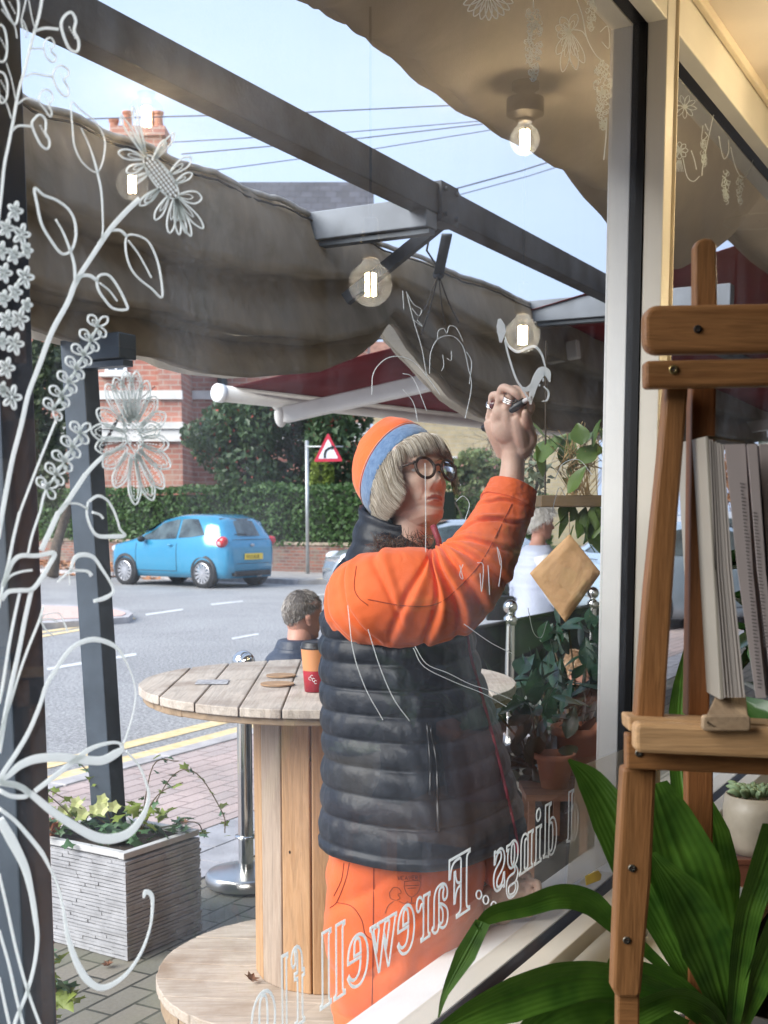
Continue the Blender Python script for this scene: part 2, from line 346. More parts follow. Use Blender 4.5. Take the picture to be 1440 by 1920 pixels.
# ================= garden wall and hedge
redbrick = brick('garden_brick', (.36, .15, .11), (.20, .11, .10), (.30, .27, .23), .24, .085, .012, 0, 'XZ', .5, .9, blotch=(.2, .19, .15))
def wallseg(name, a, b, h, th, label, cat, mat, cope=None):
    a, b = V(a), V(b); L = (b - a).length; x = (b - a).normalized()
    r = thing(name, label, cat, a)
    ang = math.atan2(x.y, x.x)
    m1 = MB(); m1.box((L / 2, 0, h / 2), (L, th, h)); o = m1.build('brickwork', mat); o.parent = r; o.rotation_euler = (0, 0, ang)
    if cope: m1 = MB(); m1.box((L / 2, 0, h + .04), (L + .02, th + .08, .08)); o = m1.build('coping', cope, bevel=.02); o.parent = r; o.rotation_euler = (0, 0, ang)
    return r
HW = K0 + KN * 3.3
wallseg('garden_wall', HW + KD * 34, HW + KD * (-1.7), .72, .25, 'low weathered red brick garden wall under the clipped hedge', 'garden wall', redbrick, M('coping', (.40, .33, .26), .9, vs=5, var=.3, bump=.5))
hedge_m = M('hedge_leaf', (.035, .085, .022), .55, vs=7, col2=(.10, .19, .055), trans=.25)
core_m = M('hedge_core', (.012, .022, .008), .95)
def hedge(label, a, b, z0, z1, th, n, size, mat, name='hedge', seed=3):
    a, b = V(a), V(b); a.z = b.z = 0; x = (b - a).normalized(); y = V((-x.y, x.x, 0)); L = (b - a).length; c = (a + b) / 2; rr = random.Random(seed)
    r = thing(name, label, 'hedge', (c.x, c.y, 0))
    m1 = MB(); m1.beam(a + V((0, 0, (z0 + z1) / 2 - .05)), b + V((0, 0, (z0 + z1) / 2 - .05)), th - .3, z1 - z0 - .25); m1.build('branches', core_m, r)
    m2 = MB()
    for _ in range(n):
        u = rr.random(); 
        bul = .12 * noise.noise(V((u * L * .7, 0, 5)))
        if rr.random() < .72: p = a + x * (u * L) - y * (th / 2 - .05 + rr.uniform(-.1, .06) + bul) * (1 if y.y > 0 else -1) + V((0, 0, rr.uniform(z0, z1 + bul)))
        else: p = a + x * (u * L) + y * rr.uniform(-th / 2, th / 2) + V((0, 0, z1 + rr.uniform(-.1, .06) + bul))
        q = Euler((rr.uniform(-1, 1), rr.uniform(-1, 1), rr.uniform(0, 6.3))).to_matrix(); s_ = size * rr.uniform(.5, 1.2)
        m2.add([p + q @ V((-s_ * .5, 0, 0)), p + q @ V((0, 0, -s_ * .3)), p + q @ V((s_ * .5, 0, 0)), p + q @ V((0, .02, s_ * .3))], [(0, 1, 2, 3)])
    m2.build('foliage', mat, r); return r
hedge('long clipped dark green hedge on top of the low brick wall', HW + KD * 33 + KN * .3, HW + KD * (-1.6) + KN * .3, .72, 2.22, 1.1, 16000, .16, hedge_m)
hedge('pale green clipped hedge beside the parked cars behind the woman', at(838, 960, 36), at(1015, 960, 38), 0, 2.1, 1.2, 5000, .17, M('hedge_leaf2', (.07, .13, .03), .6, vs=4, col2=(.16, .25, .07), trans=.25), seed=9)
# ================= houses
housebrick = brick('house_brick', (.66, .29, .21), (.48, .19, .14), (.62, .46, .38), .46, .16, .02, 0, 'XZ', .5, .9, blotch=(.52, .36, .28))
stone = M('white_stone', (.72, .70, .66), .8, vs=3, var=.12)
slate = brick('slate', (.13, .13, .15), (.09, .09, .10), (.05, .05, .05), .4, .3, .01, 0, 'XZ', .5, .8)
winglass = M('window_dark', (.08, .10, .12), .08, vs=1, var=.6, spec=.8)
uw = M('upvc_white', (.8, .8, .8), .4)
def window(parent, x0, x1, z0, z1, y, bars=1):
    f = MB(); t = .09
    for a, b, c, d in ((x0, x1, z1 - t, z1), (x0, x1, z0, z0 + t), (x0, x0 + t, z0 + t, z1 - t), (x1 - t, x1, z0 + t, z1 - t)): f.box(((a + b) / 2, y - .03, (c + d) / 2), (b - a, .1, d - c))
    f.box(((x0 + x1) / 2, y - .03, (z0 + z1) / 2), (x1 - x0 - 2 * t, .08, .06))
    for k in range(bars): xx = x0 + (x1 - x0) * (k + 1) / (bars + 1); f.box((xx, y - .025, (z0 + z1) / 2), (.05, .07, z1 - z0 - 2 * t))
    fr = f.build('window', uw, parent); p = MB(); p.box(((x0 + x1) / 2, y, (z0 + z1) / 2), (x1 - x0 - .02, .03, z1 - z0 - .02)); g = p.build('pane', winglass); 
    for v in g.data.vertices: v.co -= wloc(parent)
    g.parent = fr
    s = MB(); s.box(((x0 + x1) / 2, y - .1, z0 - .06), (x1 - x0 + .3, .3, .12)); g = s.build('sill', stone)
    for v in g.data.vertices: v.co -= wloc(parent)
    g.parent = fr; return fr
HY = 38.5
hx = lambda px, Y=HY: at(px, 960, Y).x
house = thing('brick_house', 'large red brick house with white stone bands and tall chimney behind the hedge', 'house', (hx(300), HY, 0))
m1 = MB(); m1.box(((hx(-40) + hx(305)) / 2, HY + 4, 4.6), (hx(305) - hx(-40), 8, 9.2)); m1.box(((hx(305) + hx(347)) / 2, HY + 3.85, 4.6), (hx(347) - hx(305), 8.3, 9.2)); m1.box(((hx(347) + hx(690, 41)) / 2, HY + 6, 4.5), (hx(690, 41) - hx(347), 8, 9)); m1.build('wall', housebrick, house)
for a, b, yy in ((hx(-40), hx(305), HY), (hx(305), hx(347) + .02, HY - .3), (hx(347) + .02, hx(690, 41), HY + 2)):
    m1 = MB(); z1, z2 = at(0, 733, yy).z, at(0, 749, yy).z; m1.box(((a + b) / 2, yy - .02, (z1 + z2) / 2), (b - a + .04, .2, z1 - z2)); m1.build('stone_band', stone, house); m1 = MB(); z1, z2 = at(0, 806, yy).z, at(0, 828, yy).z; m1.box(((a + b) / 2, yy - .03, (z1 + z2) / 2), (b - a + .05, .22, z1 - z2)); m1.box(((a + b) / 2, yy - .06, z1 + .12), (b - a + .1, .3, .2)); m1.build('stone_band', stone, house)
for a, b, c, d, bars in ((hx(75), hx(112), 850, 912, 1), (hx(-30), hx(25), 850, 912, 1), (hx(205), hx(245), 640, 700, 1)): window(house, a, b, at(0, d, HY).z, at(0, c, HY).z, HY - .04, bars)
window(house, hx(466, 41), hx(503, 41), at(0, 912, 40.5).z, at(0, 835, 40.5).z, HY + 1.96, 1)
window(house, hx(596, 41), hx(612, 41), at(0, 912, 40.5).z, at(0, 850, 40.5).z, HY + 1.96, 0)
m1 = MB(); m1.tube([(hx(418, 40), HY + 1.8, 0), (hx(418, 40), HY + 1.8, 8.8)], .16, 8); m1.build('drainpipe', M('drain_black', (.03, .04, .04), .5), house)
m1 = MB(); zr = 9.2; a, b = hx(-60), hx(700, 41)
m1.prism([(a, HY - .5, zr), (a, HY + 10.5, zr), (a, HY + 5, zr + 3.6)], (b - a, 0, 0)); m1.build('roof', slate, house)
ch = MB(); cx = (hx(238, 43) + hx(322, 43)) / 2; zt = at(0, 246, 43).z; wch = hx(322, 43) - hx(238, 43)
ch.box((cx, 43, (11 + zt) / 2), (wch, 1.0, zt - 11)); ch.box((cx, 43, zt - .15), (wch + .25, 1.2, .3)); cho = ch.build('chimney', housebrick, house)
for px in (231, 256, 296, 312):
    pt = MB(); zz = zt - (.25 if px == 231 else 0); pt.lathe([(.17, zz), (.2, zz + .1), (.15, zz + .2), (.14, zz + .5), (.18, zz + .56), (.18, zz + .62), (.11, zz + .62)], (hx(px, 43), 43, 0), 12); o = pt.build('chimney_pot', M('terracotta', (.42, .17, .10), .8, vs=5))
    for v in o.data.vertices: v.co -= wloc(house)
    o.parent = cho
buff = brick('buff_brick', (.85, .70, .44), (.75, .60, .38), (.75, .66, .5), .6, .2, .02, 0, 'XZ', .5, .9)
bh = thing('buff_house', 'pale yellow brick house partly hidden by bare trees', 'house', (at(950, 960, 58).x, 58, 0))
m1 = MB(); x0, x1 = at(700, 960, 58).x, at(1120, 960, 58).x; m1.box(((x0 + x1) / 2, 62, 3.5), (x1 - x0, 8, 7)); m1.build('wall', buff, bh)
for px in (780, 845, 930): window(bh, at(px, 960, 58).x, at(px + 34, 960, 58).x, 2.6, 4.2, 57.95)
m1 = MB(); m1.prism([(x0 - .5, 57, 7), (x0 - .5, 67, 7), (x0 - .5, 62, 10)], (x1 - x0 + 1, 0, 0)); m1.build('roof', M('tile_brown', (.25, .13, .09), .9, vs=4, var=.3), bh)
rh = thing('distant_terrace', 'distant row of pale houses beyond the street at the far end', 'house', (35, 75, 0))
m1 = MB(); m1.box((38, 79, 3.2), (26, 8, 6.4)); m1.build('wall', M('render_wall', (.55, .52, .48), .9, vs=2), rh)
for k in range(6): window(rh, 27 + 4 * k, 28.6 + 4 * k, 3.4, 5, 74.95)
m1 = MB(); m1.prism([(24.5, 74, 6.4), (24.5, 84, 6.4), (24.5, 79, 9)], (27, 0, 0)); m1.build('roof', slate, rh)
# ================= trees and shrubs
bark = M('bark', (.09, .07, .055), .9, vs=12, var=.4, bump=.6, bs=30)
def limb(mb, p, d, L, r, depth, rr, ends, spread=.6):
    n = 4; pts = [V(p)]; rad = [r]; dd = V(d).normalized()
    for i in range(n):
        dd = (dd + V((rr.gauss(0, .16), rr.gauss(0, .16), rr.gauss(.03, .12)))).normalized(); pts.append(pts[-1] + dd * L / n); rad.append(r * (1 - .45 * (i + 1) / n))
    mb.tube(pts, rad, 5 if r < .03 else 8); ends.append(pts[-1])
    if depth > 0:
        for k in range(rr.choice((2, 3, 3))):
            i = rr.choice((2, 3, 4)); nd = (dd + V((rr.gauss(0, spread), rr.gauss(0, spread), rr.gauss(.15, spread * .6)))).normalized()
            limb(mb, pts[i], nd, L * rr.uniform(.6, .85), rad[i] * .7, depth - 1, rr, ends, spread)
def tree(name, label, base, trunk_h, crown, size, n, mat, seed=1, r0=.2, group=None, depth=2, berries=None):
    rr = random.Random(seed); t = thing(name, label, 'tree', base, group); ends = []; m1 = MB()
    limb(m1, base, (0, 0, 1), trunk_h, r0, depth, rr, ends); m1.build('trunk', bark, t, smooth=True)
    if crown:
        c, rx, ry, rz = crown; pts = []
        for _ in range(26):
            d = V((rr.gauss(0, 1), rr.gauss(0, 1), rr.gauss(0, 1))).normalized() * rr.uniform(.35, .85)
            pts.append((V(c) + V((d.x * rx, d.y * ry, d.z * rz)), (rx * rr.uniform(.2, .4),) * 2 + (rz * rr.uniform(.2, .36),)))
        m2 = MB(); leafcloud(m2, pts, size, n, seed); m2.build('crown', mat, t)
        if berries: m3 = MB(); leafcloud(m3, pts, size * .5, int(n * .12), seed + 1); stuff(m3.build('berries', berries, t))
    return t
dk = M('holly_leaf', (.025, .06, .025), .45, vs=2.2, col2=(.085, .14, .055), trans=.2)
tree('holly_tree', 'big dark holly tree with red berries in front of the brick house', (at(545, 960, 34).x, 34, 0), 2.2, (at(540, 815, 34), 2.6, 1.8, 2.2), .22, 11000, dk, 4, .2, berries=M('berry', (.32, .05, .035), .5))
tree('dark_conifer', 'dark evergreen tree between the dark posts', (at(95, 960, 30).x, 30, 0), 3, (at(100, 770, 30), 1.1, 1.1, 2.4), .2, 5000, M('yew_leaf', (.02, .035, .012), .6, vs=3, col2=(.05, .075, .02)), 8, .15)
tree('small_shrub', 'bright yellow green shrub beside the road sign', (at(603, 960, 33).x, 32.6, 0), .8, (at(603, 885, 32.6), .38, .4, .5), .14, 1400, M('lime_leaf', (.20, .27, .04), .6, vs=5, trans=.3), 12, .05, depth=1)
tree('flowering_shrub', 'leafy green shrub with pinkish tips behind the woman\'s glasses', (at(890, 960, 34).x, 34, 0), 1.2, (at(885, 880, 34), 1.0, .8, .75), .16, 3500, M('shrub_leaf', (.09, .17, .06), .6, vs=5, col2=(.30, .33, .16), trans=.3), 13, .08, depth=1, berries=M('pinkleaf', (.5, .25, .22), .6))
for i, (px, Y, h, sd_, lab) in enumerate(((925, 46, 3.4, 21, 'bare winter tree rising above the rolled canopy'), (985, 52, 3.8, 22, 'bare tree farther back near the white column'), (868, 40, 1.7, 23, 'low bare tree in front of the yellow brick house'), (1420, 44, 2.6, 24, 'bare tree with orange leaves seen past the books'), (1330, 60, 2.6, 25, 'hazy bare tree at the end of the street'))):
    tree('bare_tree', lab, (at(px, 960, Y).x, Y, 0), h, None, 0, 0, None, sd_, .17, 'bare winter trees along the street', depth=5)
tree('autumn_tree', 'orange leaved autumn tree seen past the books', (at(1395, 960, 50).x, 50, 0), 2.4, (at(1400, 900, 50), 2.6, 2, 1.7), .2, 2500, M('orange_leaf', (.45, .2, .06), .7, vs=5, trans=.3), 31, .15)
# ================= overhead wires
WL = []
for x1, y1, x2, y2, t in ((60, 226, 960, 192, 2), (300, 268, 960, 222, 1.5), (340, 289, 970, 225, 1.8), (380, 322, 980, 234, 1.5), (760, 380, 1160, 262, 2.4), (800, 382, 1160, 276, 1.6), (600, 402, 790, 372, 1.2), (1330, 820, 1440, 805, 2)):
    a, b = at(x1, y1, 26), at(x2, y2, 30); mb = MB(); mb.tube([a, (a + b) / 2 - V((0, 0, .05)), b], t * .0065, 6); WL.append((mb, a))
for (mb, a), lab in zip(WL, ('highest thin telephone wire crossing the sky past the chimney', 'second telephone wire from the top in the sky', 'third telephone wire from the top in the sky', 'fourth telephone wire from the top in the sky', 'thicker wire descending to the dark beam clamp', 'thin wire just above the thicker descending wire', 'short wire running to the grey cross beam', 'wire crossing the sky above the bare trees past the books')): tag(mb.build('overhead_wire', M('wire', (.05, .05, .07), .6), loc=a), lab, 'wire', 'overhead telephone wires')
# ================= road sign
sp = G(577, 1076, .04); sg = thing('road_sign', 'triangular red and white bend warning sign on a grey post', 'road sign', sp)
m1 = MB(); ztop = at(583, 826, sp.y).z; m1.tube([sp, (sp.x, sp.y, ztop)], .045, 12); m1.tube([(sp.x, sp.y - .03, ztop - .15), (at(640, 0, sp.y).x, sp.y - .03, ztop - .15)], .02, 8); m1.build('post', M('galv', (.45, .47, .47), .45, .6, vs=8), sg, smooth=True)
tri = [at(615, 811, sp.y - .12), at(643, 865, sp.y - .12), at(588, 866, sp.y - .12)]
def inset(tri, k): c = sum(tri, V()) / 3; return [c + (p - c) * k for p in tri]
def rounded(tri, r): 
    o = []
    for i in range(3): a, b, c = tri[i - 1], tri[i], tri[(i + 1) % 3]; o += [b + (a - b) * r, b + (a + c - 2 * b) * r * .3, b + (c - b) * r]
    return o
m1 = MB(); m1.prism(rounded(tri, .06), (0, .02, 0)); m1.build('sign_border', M('sign_red', (.55, .03, .06), .4, vs=1, var=.05), sg)
m1 = MB(); m1.prism([p + V((0, -.006, 0)) for p in rounded(inset(tri, .68), .05)], (0, .01, 0)); m1.build('sign_face', M('sign_white', (.8, .82, .85), .4, vs=1, var=.03), sg)
m1 = MB(); Ys = sp.y - .13
pts = [at(x, y, Ys) for x, y in ((609, 858), (609, 851), (611, 845), (616, 841), (623, 839))]
for k, (a, b) in enumerate(zip(pts, pts[1:])): m1.beam(a + (a - b) * .1, b + (b - a) * .1, .008, .055, V((0, -1, 0)).cross((b - a).normalized()))
m1.add([at(621, 834, Ys - .002), at(628, 838, Ys - .002), at(622, 844, Ys - .002)], [(0, 1, 2)]); m1.build('bend_arrow', M('sign_black', (.02, .02, .02), .5), sg)
# ================= cars
tyre = M('tyre', (.02, .02, .022), .8); rim = M('rim', (.5, .5, .52), .3, .8); carglass = M('car_glass', (.05, .07, .075), .05, vs=3, var=.9, spec=.9); blackp = M('black_plastic', (.02, .02, .022), .6)
def car(name, label, loc, ang, paint, sc_=1.0, L=3.62, plate=None, group=None, H=1.5, kind='hatch'):
    r = thing(name, label, 'car', loc, group); Wd = .80
    Rm = Matrix.Rotation(ang, 3, 'Z'); T = lambda p: V(loc) + Rm @ (V(p) * sc_)
    h = L / 2
    top = [(-h, .62), (-h + .03, .92), (-h + .12, 1.08), (-h + .30, 1.40), (-h + .62, 1.485), (-h + 1.1, H), (-h + 1.5, 1.49), (-h + 1.9, 1.42), (-h + 2.45, 1.14), (-h + 2.75, 1.0), (h - .3, .88), (h - .08, .74), (h, .55)]
    if kind != 'hatch': top = [(-h, .62), (-h + .04, .95), (-h + .3, 1.05), (-h + .75, 1.38), (-h + 1.2, 1.47), (-h + 1.9, 1.46), (-h + 2.3, 1.38), (-h + 3.0, 1.0), (h - .4, .88), (h - .08, .74), (h, .55)]
    hw = [(-h, .58), (-h + .06, .70), (-h + .25, .78), (-h + .6, Wd + .03), (0, Wd), (h - .7, Wd + .01), (h - .3, .76), (h - .08, .62), (h, .45)]
    belt = lambda x: interp([(-h, .9), (-h + .25, 1.02), (-h + .8, 1.0), (0, .95), (.7, .93), (h, .8)], x)
    def sec(x):
        t = interp(top, x); b = min(belt(x), t - .03); wv = interp(hw, x); zb = .2 + (.12 if abs(x) > h - .1 else 0); gl = t - b
        gw = wv * (.74 if gl > .25 else .9 - .3 * gl)
        zs = [zb, zb, zb + .14, .5 if b > .55 else (zb + b) / 2, (b + .5) / 2 + .02, b, lerp(b, t, .5), t - min(.05, gl * .3), t, t]
        ys = [0, wv * .93, wv * .99, wv, wv * 1.0, wv * .955, lerp(wv * .93, gw, .55), gw * .98, gw * .62, 0]
        return [(x, y, z) for y, z in zip(ys, zs)]
    n = 44; rows = []
    for i in range(n + 1):
        x = -h + L * (.5 - .5 * math.cos(math.pi * i / n)); s_ = sec(x); rows.append([T(p) for p in s_] + [T((p[0], -p[1], p[2])) for p in s_[-2:0:-1]])
    m1 = MB(); m1.grid(rows, wrap=True, capends=True); m1.build('body', paint, r, smooth=True)
    def panel(nm, mat, pts, y_of, side=1, th=.008, par=None):
        m = MB(); k = 6; P = []
        # pts: lower polyline and upper polyline sampled at same x
        for (xa, z0_, z1_) in pts:
            row = []
            for j in range(k + 1):
                z = lerp(z0_, z1_, j / k); row.append(T((xa, side * (y_of(xa, z) + th), z)))
            P.append(row)
        m.grid(P); return m.build(nm, mat, par or r, smooth=True)
    def ysurf(x, z):
        s_ = sec(x)
        for (x0, y0, z0_), (x1, y1, z1_) in zip(s_[1:], s_[2:]):
            if z0_ <= z <= z1_ + 1e-6 and z1_ > z0_: return lerp(y0, y1, (z - z0_) / (z1_ - z0_))
        return s_[6][1]
    def strip(x0, x1, zl, zu, k=10): return [(lerp(x0, x1, i / k), zl(lerp(x0, x1, i / k)), zu(lerp(x0, x1, i / k))) for i in range(k + 1)]
    tp = lambda x: interp(top, x) - .1
    for s in (1, -1):
        panel('side_window', carglass, strip(-h + 1.42, -h + 2.42, lambda x: belt(x) + .03, lambda x: max(belt(x) + .035, min(tp(x), belt(x) + 3 * (-h + 2.52 - x)))), ysurf, s)
        panel('side_window', carglass, strip(-h + .62, -h + 1.36, lambda x: belt(x) + .04 + .08 * max(0, (-h + 1.0 - x)), lambda x: min(tp(x), belt(x) + .06 + 1.1 * (x + h - .6))), ysurf, s)
        m = MB(); ln = [(-h + 1.38, .34), (-h + 1.38, belt(0)), None, (-h + 2.62, .34), (-h + 2.62, .86)]
        for x in (-h + 1.39, -h + 2.6): m.tube([T((x, s * (ysurf(x, z) + .002), z)) for z in (.34, .45, .6, .75, .9)], .006, 5)
        m.tube([T((x, s * (ysurf(x, .33) + .002), .33)) for x in (-h + 1.39, -h + 1.8, -h + 2.2, -h + 2.6)], .006, 5); m.build('door_gap', blackp, r)
        m = MB(); m.ell(T((-h + 1.55, s * (Wd + .01), .86)), (.08, .03, .022), n=6); m.build('door_handle', paint, r, smooth=True)
        m = MB(); m.ell(T((-h + 2.35, s * (Wd + .07), .98)), (.07, .10, .07), Rm, n=8); m.build('door_mirror', blackp, r, smooth=True)
        m = MB(); m.ell(T((-h + .20, s * .70, .93)), (.19, .12, .12), Rm @ Euler((0, .35, -.35 * s)).to_matrix(), n=10); tl = m.build('tail_light', M('tail_red', (.5, .02, .03), .15, coat=.5), r, smooth=True)
        m = MB(); m.ell(T((-h + .17, s * .735, .92)), (.09, .10, .075), Rm @ Euler((0, .35, -.35 * s)).to_matrix(), n=8); o = m.build('lamp_lens', M('lens', (.7, .45, .45), .1, coat=.5))
        for v in o.data.vertices: v.co -= wloc(r)
        o.parent = tl
        m = MB(); m.ell(T((h - .3, s * .62, .76)), (.2, .12, .1), Rm, n=10); m.build('headlight', M('headlamp', (.6, .62, .65), .1, .2), r, smooth=True)
        for wx in (-h + .63, h - .70):
            c = T((wx, s * (Wd - .07), .3))
            m = MB(); m.lathe([(.05, -.08), (.31, -.08), (.36, -.07), (.36, .085), (.30, .095)], T((wx, s * (Wd - .06), .33)), 24, ax=Rm @ V((0, s, 0))); m.build('wheel_arch', blackp, r, smooth=True)
            m = MB(); m.lathe([(.2, -.08), (.28, -.09), (.3, -.06), (.3, .07), (.285, .1), (.21, .1), (.2, .08), (.05, .03), (.0, .03)], c + Rm @ V((0, s * .02, 0)), 28, ax=Rm @ V((0, s, 0))); whl = m.build('wheel', tyre, r, smooth=True)
            m = MB(); cc = c + Rm @ V((0, s * .115, 0)); ex = Rm @ V((1, 0, 0)); ez = V((0, 0, 1)); ey = Rm @ V((0, s, 0))
            for q in range(13):
                a = 2 * math.pi * q / 13; d_ = ex * math.cos(a) + ez * math.sin(a); e_ = ex * -math.sin(a) + ez * math.cos(a)
                m.prism([cc + (d_ * .04 - e_ * .012) * sc_, cc + (d_ * .21 - e_ * .03) * sc_, cc + (d_ * .21 + e_ * .03) * sc_, cc + (d_ * .04 + e_ * .012) * sc_], -ey * .015)
            m.lathe([(.0, .012), (.045, .01), (.055, -.01)], cc, 12, ax=ey); m.lathe([(.225, .005), (.21, .012), (.2, -.03)], cc, 24, ax=ey); o = m.build('rim', rim)
            for v in o.data.vertices: v.co -= wloc(r)
            o.parent = whl
    # rear window, on the sloping tail
    P = []
    for i in range(7):
        z = lerp(1.05, 1.41, i / 6); x = None
        for (xa, za), (xb, zb) in zip(top, top[1:]):
            if za <= z <= zb: x = lerp(xa, xb, (z - za) / (zb - za)); break
        hwid = lerp(.66, .54, i / 6); P.append([T((x - .012 + .10 * abs(2 * j / 8 - 1) ** 3, hwid * (2 * j / 8 - 1), z + .004)) for j in range(9)])
    m = MB(); m.grid(P); m.build('rear_window', carglass, r, smooth=True)
    # windscreen
    P = []
    for i in range(7):
        x = lerp(-h + 1.95, -h + 2.5, i / 6); z = interp(top, x); hwid = lerp(.52, .66, i / 6); P.append([T((x + .02 - .06 * abs(2 * j / 8 - 1) ** 3, hwid * (2 * j / 8 - 1), z + .012)) for j in range(9)])
    m = MB(); m.grid(P); m.build('windscreen', carglass, r, smooth=True)
    m = MB(); m.box(T((-h + .04, 0, .30)), (.12, 1.15, .12), Rm); m.build('lower_bumper', blackp, r, bevel=.03)
    m = MB(); m.tube([T((-h + .06, y_, .245)) for y_ in (-.3, -.2)], .03, 8); m.build('exhaust_pipe', rim, r)
    m = MB(); m.tube([T((-h + .045 - .10 * abs(2 * j / 12 - 1) ** 3, .66 * (2 * j / 12 - 1), .985)) for j in range(13)], .006, 5); m.tube([T((-h + .0 + (.09 if abs(2 * j / 12 - 1) > .99 else 0), .60 * (2 * j / 12 - 1), .50)) for j in range(13)], .006, 5); m.build('tailgate_gap', blackp, r)
    m = MB(); m.ell(T((-h + .005, 0, .87)), (.02, .06, .03), Rm, n=8); m.build('badge', rim, r, smooth=True)
    m = MB(); m.tube([T((-h + .12, .0, 1.08)), T((-h + .10, .25, 1.10)), T((-h + .105, .42, 1.09))], .009, 5); m.build('rear_wiper', blackp, r)
    if plate:
        m = MB(); m.box(T((-h - .03, 0, .64)), (.03, .54, .13), Rm); pl = m.build('number_plate', M('plate_yellow', (.85, .6, .06), .4, vs=1, var=.05), r)
        t = textmesh(plate, .1); t.name = 'plate_lettering'
        mm = Matrix.Translation(T((-h - .048, .25, .6)) - wloc(r)) @ Matrix((Rm @ V((0, -1, 0)), V((0, 0, 1)), Rm @ V((-1, 0, 0)))).transposed().to_4x4()
        t.data.transform(mm); t.data.materials.append(blackp); t.parent = pl
    return r
def textmesh(s, size, outline=0, width=None, name='lettering', extr=.001):
    c = bpy.data.curves.new(name, 'FONT'); c.body = s; c.size = size
    if outline: c.fill_mode = 'NONE'; c.bevel_depth = outline; c.bevel_resolution = 1
    else: c.extrude = extr
    c.resolution_u = 5
    o = bpy.data.objects.new(name, c); COL.objects.link(o); dg = bpy.context.evaluated_depsgraph_get(); me = bpy.data.meshes.new_from_object(o.evaluated_get(dg)); bpy.data.objects.remove(o)
    if width:
        xs = [v.co.x for v in me.vertices]; x0, x1 = min(xs), max(xs); k = width / (x1 - x0)
        for v in me.vertices: v.co.x = (v.co.x - x0) * k
    o2 = bpy.data.objects.new(name, me); COL.objects.link(o2); return o2
blue = M('car_blue', (.035, .25, .42), .2, .2, vs=1, var=.08, coat=.8)
fw, rw = G(232, 1095, RZ), G(398, 1103, RZ); cc = (fw + rw) / 2; hd = (fw - rw).normalized(); nl = V((-hd.y, hd.x, 0))
if nl.y > 0: nl = -nl
cc = cc - nl * .72; ang = math.atan2(hd.y, hd.x)
car('parked_car', 'small sky blue hatchback with a yellow rear plate parked by the hedge', (cc.x, cc.y, RZ), ang, blue, 1.05, plate='FY13 KUE', group='cars parked along the street')
silver = M('car_silver', (.45, .5, .55), .25, .5, vs=1, var=.1, coat=.8); white = M('car_white', (.75, .77, .8), .3, vs=1, var=.05, coat=.5)
p = at(850, 960, 24); car('parked_car', 'silver car seen between the woman\'s chin and her raised sleeve', (p.x - .4, p.y, RZ), R(195), silver, 1, L=4.2, group='cars parked along the street', kind='saloon')
p = at(1075, 960, 16.5); car('parked_car', 'pale silver blue car behind the white haired pedestrian', (p.x + 2.0, p.y + .6, RZ), R(20), M('car_paleblue', (.42, .52, .60), .25, .4, vs=1, coat=.8), 1, L=4.2, group='cars parked along the street', kind='saloon')
p = at(1160, 960, 21); car('parked_car', 'white car beside the hanging paper diamond', (p.x + 2.2, p.y, RZ), R(15), white, 1.1, L=4.3, group='cars parked along the street', kind='saloon')
p = at(1300, 960, 20); car('parked_car', 'pale grey car seen between the easel legs', (p.x + 1, p.y, RZ), R(10), M('car_grey', (.5, .5, .5), .3, .3, vs=1, coat=.5), 1.1, L=4.3, group='cars parked along the street', kind='saloon')
# ================= shop front: frames, glass, sills
S0 = sW(1180); MW = .075; ZB, ZT = .508, 2.752; SL, SR = -1.2, 6.4; CEIL = 2.905
alu = M('cream_aluminium', (.72, .68, .60), .45, .1, var=.05, vs=3, bump=.03); gask = M('black_gasket', (.008, .008, .009), .35, spec=.3)
alu_w = M('white_aluminium', (.80, .81, .80), .5, vs=6, var=.06)
def dbox(mb, s0, s1, o0, o1, z0, z1, mi=0):
    return mb.prism([WP(s0, z0, o0), WP(s1, z0, o0), WP(s1, z0, o1), WP(s0, z0, o1)], (0, 0, z1 - z0), mi)
glass = glassm('window_glass', 1.56, dirt_haze=.085)  # veil holds smudges plus the bluish reflection haze put into the glass
def shopwindow(label, sa, sb, right):
    t = thing('shop_window', label, 'window', WP((sa + sb) / 2, ZB, 0), 'big shop windows')
    m = MB()
    for o0, o1 in ((-.07, -.018), (.018, .078)):
        dbox(m, sa, sb, o0, o1, ZB - .07, ZB); dbox(m, sa, sb, o0, o1, ZT, ZT + .09 + (.06 if o0 < 0 else 0))
        if right: dbox(m, sb - .06, sb, o0, o1, ZB + .001, ZT - .001)
        else: dbox(m, sa, sa + .06, o0, o1, ZB + .001, ZT - .001)
    m.build('frame', alu, t, bevel=.003)
    m = MB(); dbox(m, sa, sb, -.0178, .0178, ZB - .03, ZB - .004); dbox(m, sa, sb, -.0178, .0178, ZT + .004, ZT + .03)
    dbox(m, sa, sa + .004, -.0178, .0178, ZB - .003, ZT + .003); dbox(m, sb - .004, sb, -.0178, .0178, ZB - .003, ZT + .003)
    m.build('rubber_seal', gask, t)
    m = MB(); m.add([WP(sa + .004, ZB - .004), WP(sb - .004, ZB - .004), WP(sb - .004, ZT + .004), WP(sa + .004, ZT + .004)], [(0, 1, 2, 3)])
    g = m.build('glass_pane', glass, t)
    return t, g
win1, pane1 = shopwindow('wide shop window painted with white flowers and mirrored lettering', SL, S0, False)
win2, pane2 = shopwindow('shop window behind the wooden easel with faint hanging flower drawings', S0 + MW, SR, True)
mul = thing('window_mullion', 'upright cream aluminium mullion between the two shop windows', 'mullion', WP(S0 + .04, ZB, 0))
m = MB(); dbox(m, S0 + .0005, S0 + MW - .0005, -.072, -.019, ZB - .2, CEIL); m.build('inner_face', alu, mul, bevel=.003)
